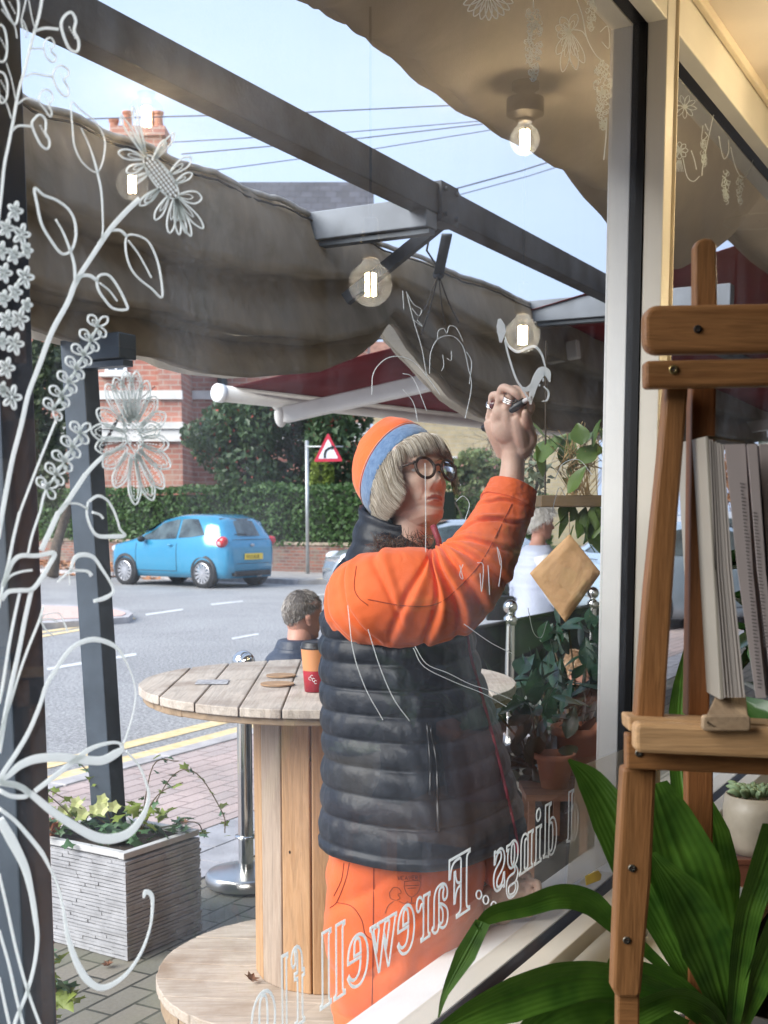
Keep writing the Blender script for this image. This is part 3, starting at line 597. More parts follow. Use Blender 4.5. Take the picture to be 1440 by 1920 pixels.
m = MB(); dbox(m, S0 + .0005, S0 + MW - .0005, .019, .08, ZB - .2, CEIL); m.build('outer_face', alu_w, mul, bevel=.003)
m = MB(); dbox(m, S0 + .001, S0 + MW - .001, -.0185, .0185, ZB - .2, CEIL); m.build('rubber_core', gask, mul)
# white outer sill, inner board
m = MB(); m.prism([WP(SL, ZB - .005, .079), WP(SL, ZB - .03, .20), WP(SL, ZB - .06, .20), WP(SL, ZB - .06, .079)], WU * (SR - SL)); tag(m.build('outer_sill', alu_w, loc=WP(0, .5, .1), bevel=.004), 'white metal sill along the outside of the window', 'window sill')
cream = M('cream_paint', (.62, .60, .50), .55, vs=3, var=.06, bump=.03)
m = MB(); dbox(m, SL, SR, -.36, -.0725, .39, .435); tag(m.build('window_board', cream, loc=WP(0, .45, -.2), bevel=.006), 'cream painted window board running under the shop window inside', 'window sill')
# exterior and interior wall
wallm = M('shop_wall_paint', (.50, .47, .42), .8, vs=2, var=.1, bump=.1)
m = MB(); dbox(m, -3.2, 60, -.07, .02, -.3, .3885); dbox(m, -3.2, 60, -.07, .02, ZT + .16, 4.6); dbox(m, SR, 60, -.07, .02, .3885, ZT + .16); dbox(m, -3.2, SL, -.07, .02, .3885, ZT + .16)
m.build('shop_front_wall', wallm); bpy.data.objects['shop_front_wall']['kind'] = 'structure'
inn = M('room_paint', (.055, .058, .062), .8, vs=2, var=.1); ceilm = M('ceiling_plaster', (.80, .71, .62), .85, vs=1.2, var=.08, bump=.15, bs=12)
m = MB(); m.prism([WP(-3.2, CEIL, -.07), WP(9, CEIL, -.07), WP(9, CEIL, -6), WP(-3.2, CEIL, -6)], (0, 0, .2)); struct(m.build('ceiling', ceilm))
m = MB(); m.prism([WP(-3.2, 0, -.07), WP(9, 0, -.07), WP(9, 0, -6), WP(-3.2, 0, -6)], (0, 0, -.1)); struct(m.build('floor', wood('floorboards', (.05, .045, .04), (.08, .07, .06), 'X')))
m = MB(); dbox(m, -3.2, 9, -6.2, -6, -.1, CEIL + .2); dbox(m, -3.4, -3.2, -6.2, -.07, -.1, CEIL + .2); dbox(m, 9, 9.2, -6.2, -.07, -.1, CEIL + .2); dbox(m, -3.2, 9, -.30, -.071, .001, .388); struct(m.build('interior_walls', inn))
trim = M('warm_trim', (.70, .60, .46), .5, vs=4, var=.05)
m = MB(); dbox(m, SL, SR, -.092, -.0725, CEIL - .032, CEIL - .001); tag(m.build('ceiling_trim', trim, loc=WP(2, 3, -.1), bevel=.004), 'narrow cream moulding where the ceiling meets the window head', 'moulding')
m = MB(); dbox(m, S0 + MW, S0 + MW + .006, -.08, -.02, .48, CEIL - .03); tag(m.build('mullion_trim', trim, loc=WP(S0 + MW, 1.5, -.05)), 'thin yellowish strip along the edge of the upright mullion', 'moulding')
# pipe / rolled blind on the inner board
p0, p1 = WP(1.1, .474, -.13), WP(sW(1150) - .16, .474, -.13)
m = MB(); m.tube([p0, p1], .037, 24); ro = thing('blind_tube', 'white rolled tube lying along the inner window board', 'roller tube', (p0 + p1) / 2); m.build('tube', M('tube_white', (.68, .66, .58), .35, vs=1, var=.03), ro, smooth=True)
m = MB(); m.tube([p1 + WU * .0015, p1 + WU * .012], .040, 24); m.tube([p1 - WU * .1, p1 - WU * .085], .0385, 24); m.build('end_cap', alu_w, ro, smooth=True)
# translucent sheet taped to the glass by the mullion
m = MB(); m.add([W(1080, 1440, -.004), W(1168, 1405, -.006), W(1166, 1600, -.006), W(1062, 1665, -.004)], [(0, 1, 2, 3)])
film = bpy.data.materials.new('film'); film.use_nodes = True; n = film.node_tree; tr = n.nodes.new('ShaderNodeBsdfTransparent'); mx = n.nodes.new('ShaderNodeMixShader'); mx.inputs[0].default_value = .35; n.nodes['Principled BSDF'].inputs['Base Color'].default_value = (.8, .82, .8, 1); n.nodes['Principled BSDF'].inputs['Roughness'].default_value = .3
n.links.new(tr.outputs[0], mx.inputs[1]); n.links.new(n.nodes['Principled BSDF'].outputs[0], mx.inputs[2]); n.links.new(mx.outputs[0], n.nodes['Material Output'].inputs[0])
tag(m.build('plastic_sheet', film, loc=W(1120, 1500)), 'clear plastic sheet taped to the glass at the foot of the mullion', 'sheet')
m = MB(); m.prism([W(1098, 1643, -.008), W(1122, 1632, -.008), W(1128, 1640, -.008), W(1126, 1650, -.008), W(1100, 1660, -.008)], WN * .002); tag(m.build('yellow_sticker', M('sticker', (.75, .6, .12), .6), loc=W(1110, 1645)), 'small yellow torn sticker low on the glass', 'sticker')
# ================= lamps inside (seen as reflections in the glass)
brass = M('dark_brass', (.06, .05, .04), .4, .7)
globe_m = glassm('bulb_glass', 1.6, (1, .88, .62), dirt_haze=.22)  # veil put into the globe for the lit bulb's glow
fil = emit('lamp_glow', (1, .89, .74), 200)
def bulb(label, vp, r=.0625):
    p = mirror(vp); t = thing('pendant_bulb', label, 'light bulb', (p.x, p.y, CEIL), 'round filament bulbs hanging inside the shop')
    m = MB(); m.tube([(p.x, p.y, CEIL), (p.x, p.y, p.z + r * 1.9)], .004, 6); m.build('cord', M('cord_black', (.01, .01, .01), .6), t)
    m = MB(); m.lathe([(0, .11), (.02, .11), (.024, .1), (.024, .06), (.03, .05), (.03, 0), (0, 0)], (p.x, p.y, p.z + r * 1.12), 16); m.build('lamp_holder', brass, t, smooth=True)
    m = MB(); m.lathe([(r * math.sin(a), -r * math.cos(a)) for a in [math.pi * i / 14 for i in range(13)]] + [(.022, r * 1.15)], (p.x, p.y, p.z), 28); m.build('glass_globe', globe_m, t, smooth=True)
    m = MB()
    for k in range(6): a = k * 1.047; m.tube([(p.x + .013 * math.cos(a), p.y + .013 * math.sin(a), p.z - .032), (p.x + .013 * math.cos(a), p.y + .013 * math.sin(a), p.z + .03)], .0035, 6)
    m.build('filament', fil, t); return p
for lab, px, py, Y in (('lit round bulb whose reflection hangs over the rolled canopy left of the pen', 695, 533, 3.6), ('lit round bulb whose reflection shines beside the freshly painted curl', 980, 628, 4.42), ('small lit bulb reflected behind the painted daisy', 248, 345, 4.9), ('lit bulb reflected in front of the brick chimney', 275, 218, 4.3)):
    bulb(lab, at(px, py, Y))
pe = bulb('lit bulb close under the ceiling rose near the mullion', at(984, 262, 4.2), .05)
m = MB(); m.lathe([(0, 0), (.045, 0), (.045, -.02), (.03, -.03), (.03, -.05), (.062, -.052), (.062, -.10), (.03, -.115), (0, -.115)], (pe.x, pe.y, CEIL - .001), 24); tag(m.build('ceiling_rose', brass, loc=(pe.x, pe.y, CEIL), smooth=False), 'dark round ceiling rose holding the highest bulb', 'ceiling fitting')
pl = mirror(at(1425, 392, 6.1)); t = thing('dome_lampshade', 'white dome lampshade hanging close to the window', 'lampshade', (pl.x, pl.y, CEIL))
m = MB(); m.tube([(pl.x, pl.y, CEIL), (pl.x, pl.y, pl.z + .15)], .004, 6); m.build('cord', M('cord_black', (.01, .01, .01), .6), t)
m = MB(); m.lathe([(.02, .17), (.09, .13), (.15, .04), (.17, -.06), (.167, -.06), (.147, .035), (.088, .124), (.02, .16)], (pl.x, pl.y, pl.z), 32); m.build('shade', M('shade_white', (.8, .78, .72), .5, trans=.3), t, smooth=True)
# plants inside, beyond the picture edge, that the glass reflects
gleaf = M('deep_leaf', (.02, .065, .02), .25, vs=3, col2=(.07, .17, .04), spec=.6)
pot_m = M('terracotta', (.42, .17, .10), .8, vs=5)
def bushy(label, p, h, rad, n, seed, ls=.09, pot=.13):
    r = random.Random(seed); t = thing('potted_plant', label, 'potted plant', p, 'potted plants on the interior shelf')
    m = MB(); m.lathe([(0, 0), (pot * .75, 0), (pot, pot * 1.5), (pot * 1.06, pot * 1.5), (pot * 1.06, pot * 1.75), (pot * .93, pot * 1.75), (pot * .9, pot * 1.5), (0, pot * 1.5)], p, 24); m.build('pot', pot_m, t, smooth=True)
    m = MB(); ms = MB()
    for _ in range(n):
        a = r.uniform(0, 6.28); rr_ = rad * r.random() ** .5; z = r.uniform(.15, 1) * h
        b = V(p) + V((0, 0, pot * 1.5)); e = V(p) + V((math.cos(a) * rr_, math.sin(a) * rr_, pot * 1.5 + z)); ms.tube([b, lerp(b, e, .5) + V((0, 0, .05)), e], .003, 4)
        q = Euler((r.uniform(-.9, .9), r.uniform(-.9, .9), r.uniform(0, 6.28))).to_matrix(); L = ls * r.uniform(.7, 1.3)
        P = [[e + q @ V((L * (u / 5 * 2 - 1), wv * L * .5 * math.sin(math.pi * min(.98, max(.04, u / 5))), -abs(wv) * L * -.12 - .15 * L * (u / 5) ** 2)) for wv in (-1, -.5, 0, .5, 1)] for u in range(6)]
        m.grid(P)
    m.build('leaves', gleaf, t, smooth=True); ms.build('stems', M('stem_green', (.05, .09, .02), .6), t); return t
m = MB()
for i, (px, Y) in enumerate(((900, 3.8), (985, 4.1), (1070, 4.5))):
    v = at(px, 1300, Y); p = mirror(v); bushy(('leafy green pot plant nearest the woman on the shelf inside', 'middle leafy pot plant of the three on the shelf inside', 'leafy pot plant at the far end of the shelf inside')[i], (p.x, p.y, .62), .62, .30, 60, 40 + i, .11)
a, b = mirror(at(860, 1300, 3.65)), mirror(at(1110, 1300, 4.75)); a.z = b.z = .6
m.beam(a - (b - a).normalized() * .3, b + (b - a).normalized() * .2, .34, .035)
for q in (.05, .95): c = lerp(a, b, q); m.box((c.x, c.y, .29), (.05, .3, .58))
tag(m.build('plant_shelf', wood('shelf_wood', (.2, .1, .05), (.3, .16, .08), 'X'), loc=a, bevel=.004), 'low wooden shelf inside holding three leafy pot plants', 'shelf')
# ================= pergola outside
char_m = M('charcoal_steel', (.045, .060, .078), .42, .2, vs=5, var=.35, bump=.05, bs=90, spec=.5)
char_d = M('weathered_steel', (.040, .046, .056), .6, .1, vs=7, var=.7, bump=.2, bs=60)
def dpost(name, label, s, d, wu, wn, z0, z1, lean=(0, 0), group='charcoal pergola posts'):
    t = thing(name, label, 'post', D(s, d, 0), group)
    m = MB(); q = [D(s - wu / 2, d - wn / 2, z0), D(s + wu / 2, d - wn / 2, z0), D(s + wu / 2, d + wn / 2, z0), D(s - wu / 2, d + wn / 2, z0)]
    m.prism(q, V((lean[0], lean[1], z1 - z0))); m.build('shaft', char_m, t, bevel=.004)
    m = MB(); m.box(D(s, d, z0 + .006), (wu * 1.9, wn * 1.9, .012), Matrix.Rotation(rot_f, 3, 'Z')); m.build('base_plate', char_m, t)
    return t
pl_ = at(96, 1440, 2.15); sl, dl = pl_.dot(WU), pl_.dot(WN)
dpost('pergola_post', 'thick charcoal pergola post standing closest to the window', sl - .040, dl + .06, .08, .12, 0, 3.0, (-.015, 0))
pp = at(205, 1440, 4.36); sp2, dp2 = pp.dot(WU), pp.dot(WN)
dpost('pergola_post', 'slimmer charcoal post rising out of the grey planter', sp2, dp2, .075, .10, .25, 2.10, (-.07, 0))
def dbeam(name, label, a, b, wd, ht, mat=char_m, cat='beam', group=None, lip=None):
    t = thing(name, label, cat, a, group); m = MB(); m.beam(a, b, wd, ht); m.build('beam_body', mat, t, bevel=.004)
    if lip: m = MB(); m.beam(a - V((0, 0, ht / 2 + .014)), b - V((0, 0, ht / 2 + .014)), wd * .55, .02); m.build('lower_rail', alu_w if lip == 2 else char_m, t)
    return t
dbeam('pergola_beam', 'long dark pergola beam crossing the sky above the rolled canopy', D(-1.2, 2.4, 2.826), D(14, 2.4, 2.826), .09, .125, char_d)
dbeam('cross_beam', 'blue grey cross beam joined to the planter post', D(sp2 - .05, dp2, at(185, 661, 4.4).z), D(sp2 - .05, 2.78, at(185, 661, 4.4).z), .09, .085, char_m, group='pergola cross beams', lip=1)
grey_b = M('grey_steel', (.16, .18, .21), .5, .2, vs=5, var=.25)
s_cb2 = .2 * .477 + 5.32 * .879
dbeam('cross_beam', 'pale grey cross beam ending at the strap on the dark beam', D(s_cb2, 3.5, 2.755), D(s_cb2, 2.36, 2.755), .1, .12, grey_b, group='pergola cross beams', lip=1)
dbeam('cross_beam', 'grey cross beam with little hooks close to the mullion', D(7.35, 4.4, 2.755), D(7.35, 1.7, 2.755), .1, .13, grey_b, group='pergola cross beams', lip=1)
m = MB(); pb = D(s_cb2 + .22, 2.4, 2.83); m.beam(D(s_cb2 + .22, 2.42, 2.77), D(s_cb2 + .12, 2.85, 2.46), .05, .05); m.build('strut_body', char_d, None); o = bpy.data.objects['strut_body']; o.name = 'brace_strut'; tag(o, 'short dark brace dropping from the beam to the canopy strap', 'brace')
m = MB(); s_ = s_cb2 + .12; dbox(m, s_ - .07, s_ + .10, 2.4 - WD - .06, 2.4 - WD + .06, 2.735, 2.90); [m.tube([D(s_ + a_, 2.4 - .06, z_), D(s_ + a_, 2.4 - .075, z_)], .011, 6) for a_ in (-.04, .07) for z_ in (2.765, 2.87)]; tag(m.build('beam_clamp', char_d, loc=D(s_, 2.4, 2.9), bevel=.003), 'dark metal clamp around the beam above the strap', 'clamp')
# ---- canopy fabrics
def canvas_mat(name, c1, c2, stain, trans=.3):
    m, n, b = _base(name); co = _coords(n, (1, 1, .28)); c3 = _coords(n, (1, 1, 1))
    c = _ramp(n, _noise(n, co, 3.4, 9, .62, .4), [(.3, c1), (.66, c2)])
    c = _mix(n, _ramp(n, _noise(n, c3, 1.7, 10, .68, .8), [(.5, (0, 0, 0)), (.68, (.8, .8, .8))]), c, stain)
    c = _mix(n, .35, c, _ramp(n, _noise(n, _coords(n, (1, 1, .12)), 26, 4), [(.3, (.55, .55, .55)), (.7, (1.0, 1.0, 1.0))]), 'MULTIPLY')
    n.links.new(c, b.inputs['Base Color']); b.inputs['Roughness'].default_value = .92
    x = _mix(n, .5, _noise(n, c3, 9, 6, .6, 1.2), _noise(n, c3, 420, 2)); _bump(n, b, x, .55, .03)
    _trans(n, b, tuple(q * .8 for q in c2), trans); return m
fabric = canvas_mat('canopy_fabric', (.34, .295, .235), (.62, .55, .45), (.17, .165, .11), .45)
fabric2 = canvas_mat('near_canopy_fabric', (.34, .28, .21), (.55, .47, .37), (.26, .22, .16), .6)
fabric_l = M('canopy_binding', (.42, .41, .39), .8, vs=9, var=.35, bump=.3)
def yd(px, d): t = (px - 720) / FPX; return d / (.477 - .879 * t)
can = thing('rolled_canopy', 'drooping brown fabric canopy gathered in folds along the pergola', 'canopy', D(4, 2.95, 2.8))
btab = [(-300, 520), (-60, 585), (60, 605), (180, 645), (320, 675), (400, 700), (470, 708), (540, 702), (600, 697), (670, 670), (718, 632), (745, 604), (757, 606), (780, 650), (810, 695), (850, 745), (900, 782), (960, 802), (1130, 815), (1300, 838), (1500, 850)]
P = []; top = []; N = 170
for i in range(N + 1):
    px = lerp(-300, 1420, i / N); yt = yd(px, 2.95); row = []
    zt = 2.812 + .008 * math.sin(px * .05); zb = at(px, interp(btab, px), yt).z; sD = at(px, 960, yt).dot(WU)
    prof = []
    nf = 3
    sag = .05 + .05 * noise.noise(V((px * .006, 3, 0)))
    for f in range(nf):
        f0, f1 = [0, .42 + .06 * math.sin(px * .006), .80 + .03 * math.sin(px * .009 + 1), 1.0][f:f + 2]
        amp = (.12, .17, .16)[f]
        for k in range(9):
            u = k / 8; prof.append((lerp(f0, f1, u), amp * (u ** .8) * (1 - .25 * u) - f * .055))
        prof.append((f1 - .012, amp * .35 - f * .055))
    for (vv, b) in prof:
        z = lerp(zt, zb, vv); b2 = b + .030 * noise.noise(V((px * .012, vv * 2.5, 1))) + .010 * noise.noise(V((px * .05, vv * 4, 2))) - .012 * (1 - abs(noise.noise(V((px * .022, vv * 1.5 + px * .004, 5)))) * 2) ** 5
        pinch = math.exp(-((px - 751) / 38) ** 2); b2 = b2 * (1 - .6 * pinch) - .05 * pinch
        row.append(D(sD, 2.95 - b2, z))
    P.append(row); top.append(D(sD, 2.95 - .01, zt + .006 * noise.noise(V((px * .06, 0, 0)))))
m = MB(); m.grid(P); m.build('fabric_folds', fabric, can, smooth=True, solid=.004)
m = MB(); m.tube(top, .013, 8); m.build('binding_edge', fabric_l, can, smooth=True)
m = MB(); m.tube([p + V((0, 0, -.032)) - WN * .02 for p in top], .0045, 5); m.build('hem_stitching', M('hem_dark', (.06, .055, .05), .9), can)
P2 = [[p + WN * (.10 + .05 * noise.noise(V((i * .1, j * .2, 4)))) + V((0, 0, -.02 if j > 20 else 0)) for j, p in enumerate(r) if j % 3 == 0] for i, r in enumerate(P)]
m = MB(); m.grid(P2); m.build('back_layer', fabric, can, smooth=True)
# strap and cords
st_ = thing('canopy_strap', 'brown webbing strap and knotted cords tying up the canopy beneath the clamp', 'strap', at(822, 515, yd(822, 2.82)))
m = MB(); c = at(822, 515, yd(822, 2.82)); 
for dx, dy, ln in ((-45, 100, 0), (-32, 112, 0), (38, 90, 0), (12, 95, 0)): m.tube([c, lerp(c, at(822 + dx, 515 + dy, yd(822 + dx, 2.8)), .5) + V((0, 0, -.02)), at(822 + dx, 515 + dy, yd(822 + dx, 2.8))], .004, 5)
m.tube([at(803, 408, yd(803, 2.4)), at(806, 440, yd(803, 2.5)), at(800, 470, yd(800, 2.7)), at(820, 500, yd(820, 2.8))], .005, 5)
m.build('cord', M('cord_brown', (.05, .04, .03), .9), st_)
m = MB(); m.ell(c, (.03, .03, .025)); m.beam(c, at(838, 440, yd(838, 2.6)), .05, .012); m.build('webbing', char_d, st_, smooth=True)
# near canopy above the glass
can2 = thing('near_canopy', 'brown fabric canopy hanging just outside above the window top', 'canopy', D(2, 1.3, 2.8))
etab = [(560, -60), (610, 0), (690, 66), (790, 118), (860, 185), (930, 245), (1000, 290), (1060, 325), (1130, 362), (1240, 505), (1290, 490), (1345, 352), (1450, 470), (1520, 560)]
P = []
for i in range(121):
    px = lerp(-350, 1495, i / 120); y = yd(px, 1.36); sD = at(px, 960, y).dot(WU)
    if px < 610: zl = 2.52 + .0 * px
    else: zl = min(2.78, at(px, interp(etab, px), y).z)
    zl += .006 * math.sin(px * .09)
    sg_ = .03 * noise.noise(V((px * .01, 0, 7)))
    row = [D(sD, d_, z) for d_, z in ((1.09, 2.97), (1.13, lerp(2.97, zl, .45) + sg_), (1.22, lerp(2.97, zl, .8) + sg_), (1.31, zl + .012), (1.36, zl), (1.385, zl + .02), (1.37, zl + .07), (1.42, zl + .12), (1.52, zl + .10), (1.56, zl + .15), (1.5, zl + .22), (1.58, 2.98))]
    P.append(catmull(row, 3))
m = MB(); m.grid(P); m.build('fabric_swag', fabric2, can2, smooth=True, solid=.004)
m = MB(); m.beam(D(-1.2, 1.6, 3.0), D(6, 1.6, 3.0), .06, .06); m.build('fabric_rail', char_m, can2)
# ================= maroon awning next door
maroon = M('maroon_canvas', (.16, .022, .03), .85, vs=3, var=.35, bump=.15, bs=30, trans=.45); barw = M('awning_white', (.68, .67, .64), .45, vs=4, var=.08)
def atz(px, py, z): d = ray(px, py); return CAM + d * ((z - CZ) / d.z)
A1, A2 = atz(410, 737, 2.35), atz(1010, 803, 2.35); A3 = A1 + (A2 - A1) * 1.9; INW = -WN
aw = thing('maroon_awning', 'open maroon awning with a white front bar beyond the canopy', 'awning', A1)
m = MB()
def kz(p): return V((p.x, p.y, 0)) + INW * (p.dot(WN) - 1.02) + V((0, 0, 3.12))
P = [[lerp(a_, kz(a_), v / 12) + V((0, 0, -.06 * math.sin(math.pi * v / 12) + .05)) for v in range(13)] for a_ in [lerp(A1, A3, u / 24) + (A2 - A1).normalized() * (.12 if u == 0 else 0) for u in range(25)]]
m.grid(P); m.build('canvas', maroon, aw, smooth=True, solid=.004)
m = MB(); m.tube([A1, A3], .058, 20); m.build('front_bar', barw, aw, smooth=True)
m = MB(); dv = (A2 - A1).normalized(); m.lathe([(0, .02), (.05, .02), (.066, .015), (.066, -.03), (.058, -.03)], A1, 20, ax=-dv); m.build('bar_end_cap', alu_w, aw, smooth=True)
for base, s0_, k in ((atz(533, 778, 2.24), 0, 2.3), (A1 + (A3 - A1) * .78 + V((0, 0, -.08)), 0, 2.6)):
    e = base + INW * k + V((0, 0, .34)); m = MB(); m.beam(base, e, .07, .12); arm = m.build('folding_arm', barw, aw, bevel=.01)
    m = MB(); m.ell(base - INW * .03, (.05, .06, .09)); m.beam(base, base + V((-.1, .0, .13)), .05, .07); o = m.build('elbow_joint', barw, smooth=True)
    for v in o.data.vertices: v.co -= wloc(aw)
    o.parent = arm
# ================= cable drum table
top_w = wood('weathered_top', (.42, .35, .29), (.60, .53, .46), 'Y', .75, 30, dark=(.26, .20, .16))
base_w = wood('weathered_base', (.42, .34, .26), (.56, .48, .40), 'X', .8, 30, dark=(.26, .18, .12))
edge_w = wood('edge_wood', (.28, .19, .12), (.40, .29, .19), 'X', .8, 12)
stave = wood('stave_wood', (.40, .215, .10), (.56, .34, .18), 'Z', .6, 34); stave2 = wood('stave_grey', (.33, .24, .18), (.46, .36, .28), 'Z', .7, 34)
TC = V((-.168, 3.70, 0))
def boards(mb, c, z, th, r, ang, bw, seed, wob=.006):
    rr = random.Random(seed); ex = V((math.cos(ang), math.sin(ang), 0)); ey = V((-ex.y, ex.x, 0)); x = -r
    while x < r - .01:
        x1 = min(r, x + bw * rr.uniform(.9, 1.1)); pts_u, pts_l = [], []
        for k in range(9):
            xx = lerp(x + .0022, x1 - .0022, k / 8); h = math.sqrt(max(0, (r + rr.uniform(-wob, wob) * .3) ** 2 - min(abs(xx), r * .999) ** 2)); pts_u.append(c + ex * xx + ey * h); pts_l.append(c + ex * xx - ey * h)
        dz = rr.uniform(-.0012, .0012); mb.prism([V((p.x, p.y, z + dz)) for p in pts_l + pts_u[::-1]], (0, 0, th)); x = x1
    return mb
tb = thing('cable_drum_table', 'tall wooden cable drum used as a bar table behind the woman', 'table', TC)
m = MB(); boards(m, TC, .974, .025, .568, 0.02, .115, 1); m.build('table_top', top_w, tb, bevel=.003)
m = MB(); boards(m, TC, .953, .020, .556, 1.57, .14, 2); m.build('under_boards', edge_w, tb, bevel=.003)
m = MB(); m2 = MB(); ns = 15
for k in range(ns):
    a = 2 * math.pi * (k + .3) / ns; q = Matrix.Rotation(a, 3, 'Z'); (m if k % 3 else m2).box(TC + q @ V((.212 + .003 * math.sin(k * 7), 0, .525)), (.032, .091, .856), q)
m.build('column_staves', stave, tb, bevel=.004); m2.build('grey_column_staves', stave2, tb, bevel=.004)
for kz_, ka in ((.78, -1.9), (.40, -1.25), (.55, -1.55), (.7, -1.3)):
    pass
m = MB(); boards(m, TC, .065, .032, .535, 1.45, .125, 3); m.build('base_top', base_w, tb, bevel=.003)
m = MB(); boards(m, TC, .004, .06, .525, -.1, .14, 4); m.build('base_underside', edge_w, tb, bevel=.003)
m = MB()
for a, z in ((-1.75, .80), (-1.45, .36), (-2.05, .52), (-1.2, .62)): m.ell(TC + V((math.cos(a) * .228, math.sin(a) * .228, z)), (.006, .004, .008), n=6)
m.build('knot_holes', M('knot_dark', (.03, .015, .01), .9), tb)
def onTop(px, py): return G(px, py, 1.0005)
p = onTop(398, 1279); m = MB(); q = [p + V((-.045, -.05, 0)), p + V((.05, -.045, 0)), p + V((.045, .05, 0)), p + V((-.05, .045, 0))]; m.prism(q, (0, 0, .0015)); tag(m.build('faded_sticker', M('grey_sticker', (.36, .36, .38), .8, vs=60, var=.5), loc=p), 'faded grey square sticker on the drum table top', 'sticker')
for px, py, lab, r in ((527, 1268, 'thin wooden coaster farther back on the drum table', .046), (520, 1284, 'thin brown coaster nearer the table edge', .05)):
    p = onTop(px, py); m = MB(); m.lathe([(0, .0), (r, .0), (r, .004), (0, .004)], p + V((0, 0, .001)), 28); tag(m.build('coaster', M('coaster_' + str(py), (.36, .22, .12), .8, vs=20, var=.3), loc=p), lab, 'coaster', 'round coasters on the drum table')
cp = V(((589 - 720) / FPX * 3.46, 3.46, 1.001)); cup = thing('coffee_cup', 'takeaway cup with black lid, orange above and red below, on the drum table', 'cup', cp)
m = MB(); m.lathe([(0, 0), (.029, 0), (.0335, .06)], cp, 32); m.build('red_sleeve', M('cup_red', (.42, .012, .035), .5, vs=1, var=.05), cup, smooth=True)
m = MB(); m.lathe([(.0335, .0602), (.039, .124)], cp, 32); m.build('orange_wall', M('cup_orange', (.62, .27, .11), .5, vs=1, var=.05), cup, smooth=True)
m = MB(); m.lathe([(.040, .122), (.041, .128), (.038, .130), (.037, .139), (.032, .142), (0, .138)], cp, 32); m.build('lid', M('lid_black', (.015, .015, .017), .4), cup, smooth=True)
m = MB()
for a, z in ((-1.9, .04), (-1.75, .045), (-1.6, .036), (-1.45, .03)):
    r = .0302 + .0045 * z / .06 + .0004; c = cp + V((math.cos(a) * r, math.sin(a) * r, z)); m.tube([c + V((.004 * math.cos(t), 0, .005 * math.sin(t))) for t in (.6, 1.6, 2.6, 3.6, 4.6, 5.5)], .0008, 4)
m.build('white_print', M('print_white', (.8, .8, .8), .5), cup)
def dryleaf(p, sz, label, seed):
    r_ = random.Random(seed); q = Euler((r_.uniform(-.5, .2), r_.uniform(-.4, .4), r_.uniform(0, 6))).to_matrix(); m = MB()
    L = [(0, -.9), (-.05, -.2), (-.5, -.35), (-.35, .0), (-.75, .25), (-.35, .35), (-.3, .8), (0, .6), (.3, .85), (.35, .35), (.75, .2), (.35, .0), (.5, -.35), (.05, -.2)]
    m.add([p + V((0, 0, .004)) + q @ V((0, .1 * sz, 0))] + [p + V((0, 0, .012)) + q @ V((x * sz, y * sz, .45 * sz * (x * x + y * y) * r_.uniform(.5, 1.2))) for x, y in L], [(0, i + 1, (i + 1) % 14 + 1) for i in range(14)])
    return tag(m.build('dry_leaf', M('dry_leaf', (.16, .07, .035), .8, vs=60, var=.4), loc=p, solid=.0006), label, 'leaf')
dryleaf(G(472, 1843, .1), .034, 'curled dry brown leaf on the drum base by the column', 2)
dryleaf(G(205, 1812, .004), .030, 'dry brown leaf lying on the paving below the planter corner', 3)
dryleaf(G(348, 1545, .004), .035, 'dry brown leaf lying on the paving just behind the planter rim', 4)
# ================= bollards and banners
chrome = M('chrome', (.62, .62, .60), .12, 1.0, vs=1, var=.03); chromeb = M('brushed_steel', (.50, .50, .49), .28, 1.0, vs=6, var=.12)
def bollard(label, p, base=True):
    t = thing('barrier_post', label, 'barrier post', p, 'polished steel barrier posts')
    m = MB(); m.lathe([(0, .012), (.160, .012), (.165, .016), (.165, .05), (.155, .062), (.06, .075), (0, .075)], p, 48); m.build('base', chromeb, t, smooth=True, bevel=.002)
    m = MB(); m.lathe([(.0305, .07), (.0305, .86)], p, 28); m.build('pole', chrome, t, smooth=True)
    m = MB(); m.lathe([(.0306, .20), (.045, .202), (.045, .21), (.0306, .212)], p, 28); m.lathe([(.0306, .80), (.042, .80), (.042, .85), (.030, .86), (.018, .875)], p, 28); m.build('collar', chrome, t, smooth=True)
    m = MB(); m.ell(p + V((0, 0, .917)), (.046,) * 3, n=18); m.build('ball_top', chrome, t, smooth=True)
    for sgn in (1, -1): m = MB(); m.tube([p + V((0, 0, .825)) + WU * sgn * .03, p + V((0, 0, .825)) + WU * sgn * .09], .014, 12); m.build('hook_arm', chrome, t, smooth=True)
b1 = G(462, 1655, .012); b1.z = 0; bollard('polished steel barrier post standing behind the drum table column', b1)
b2 = at(957, 1137, 7.8); b2.z = 0; b3 = b2 + WU * 1.6; b0 = b2 - WU * 1.6; b3.z = b0.z = 0
bollard('polished barrier post between the woman and the hanging paper diamond', b2); bollard('barrier post close to the white column beyond the paper diamond', b3); bollard('barrier post hidden behind the woman holding the dark banner', b0)
ban_m = M('banner_dark', (.018, .022, .030), .7, vs=3, var=.4, bump=.1, bs=10)
for a, b, lab in ((b0, b2, 'dark cloth barrier banner stretching behind the woman'), (b2, b3, 'dark cloth barrier banner beneath the paper diamond'), (b3, b3 + WU * 1.6, 'dark cloth barrier banner nearest the white column')):
    t = thing('barrier_banner', lab, 'banner', (a + b) / 2, 'dark cafe barrier banners'); x = (b - a).normalized()
    m = MB(); m.tube([a + x * .08 + V((0, 0, .825)), b - x * .08 + V((0, 0, .825))], .012, 10); m.build('rail', M('rail_dark', (.03, .03, .03), .4, .5), t, smooth=True)
    m = MB(); m.grid([[lerp(a + x * .07, b - x * .07, u / 16) + V((0, 0, z)) + WN * (.012 * noise.noise(V((u * .5, z * 3, a.x)))) for u in range(17)] for z in (.83, .7, .55, .4, .25, .12)]); m.build('cloth', ban_m, t, smooth=True, solid=.003)
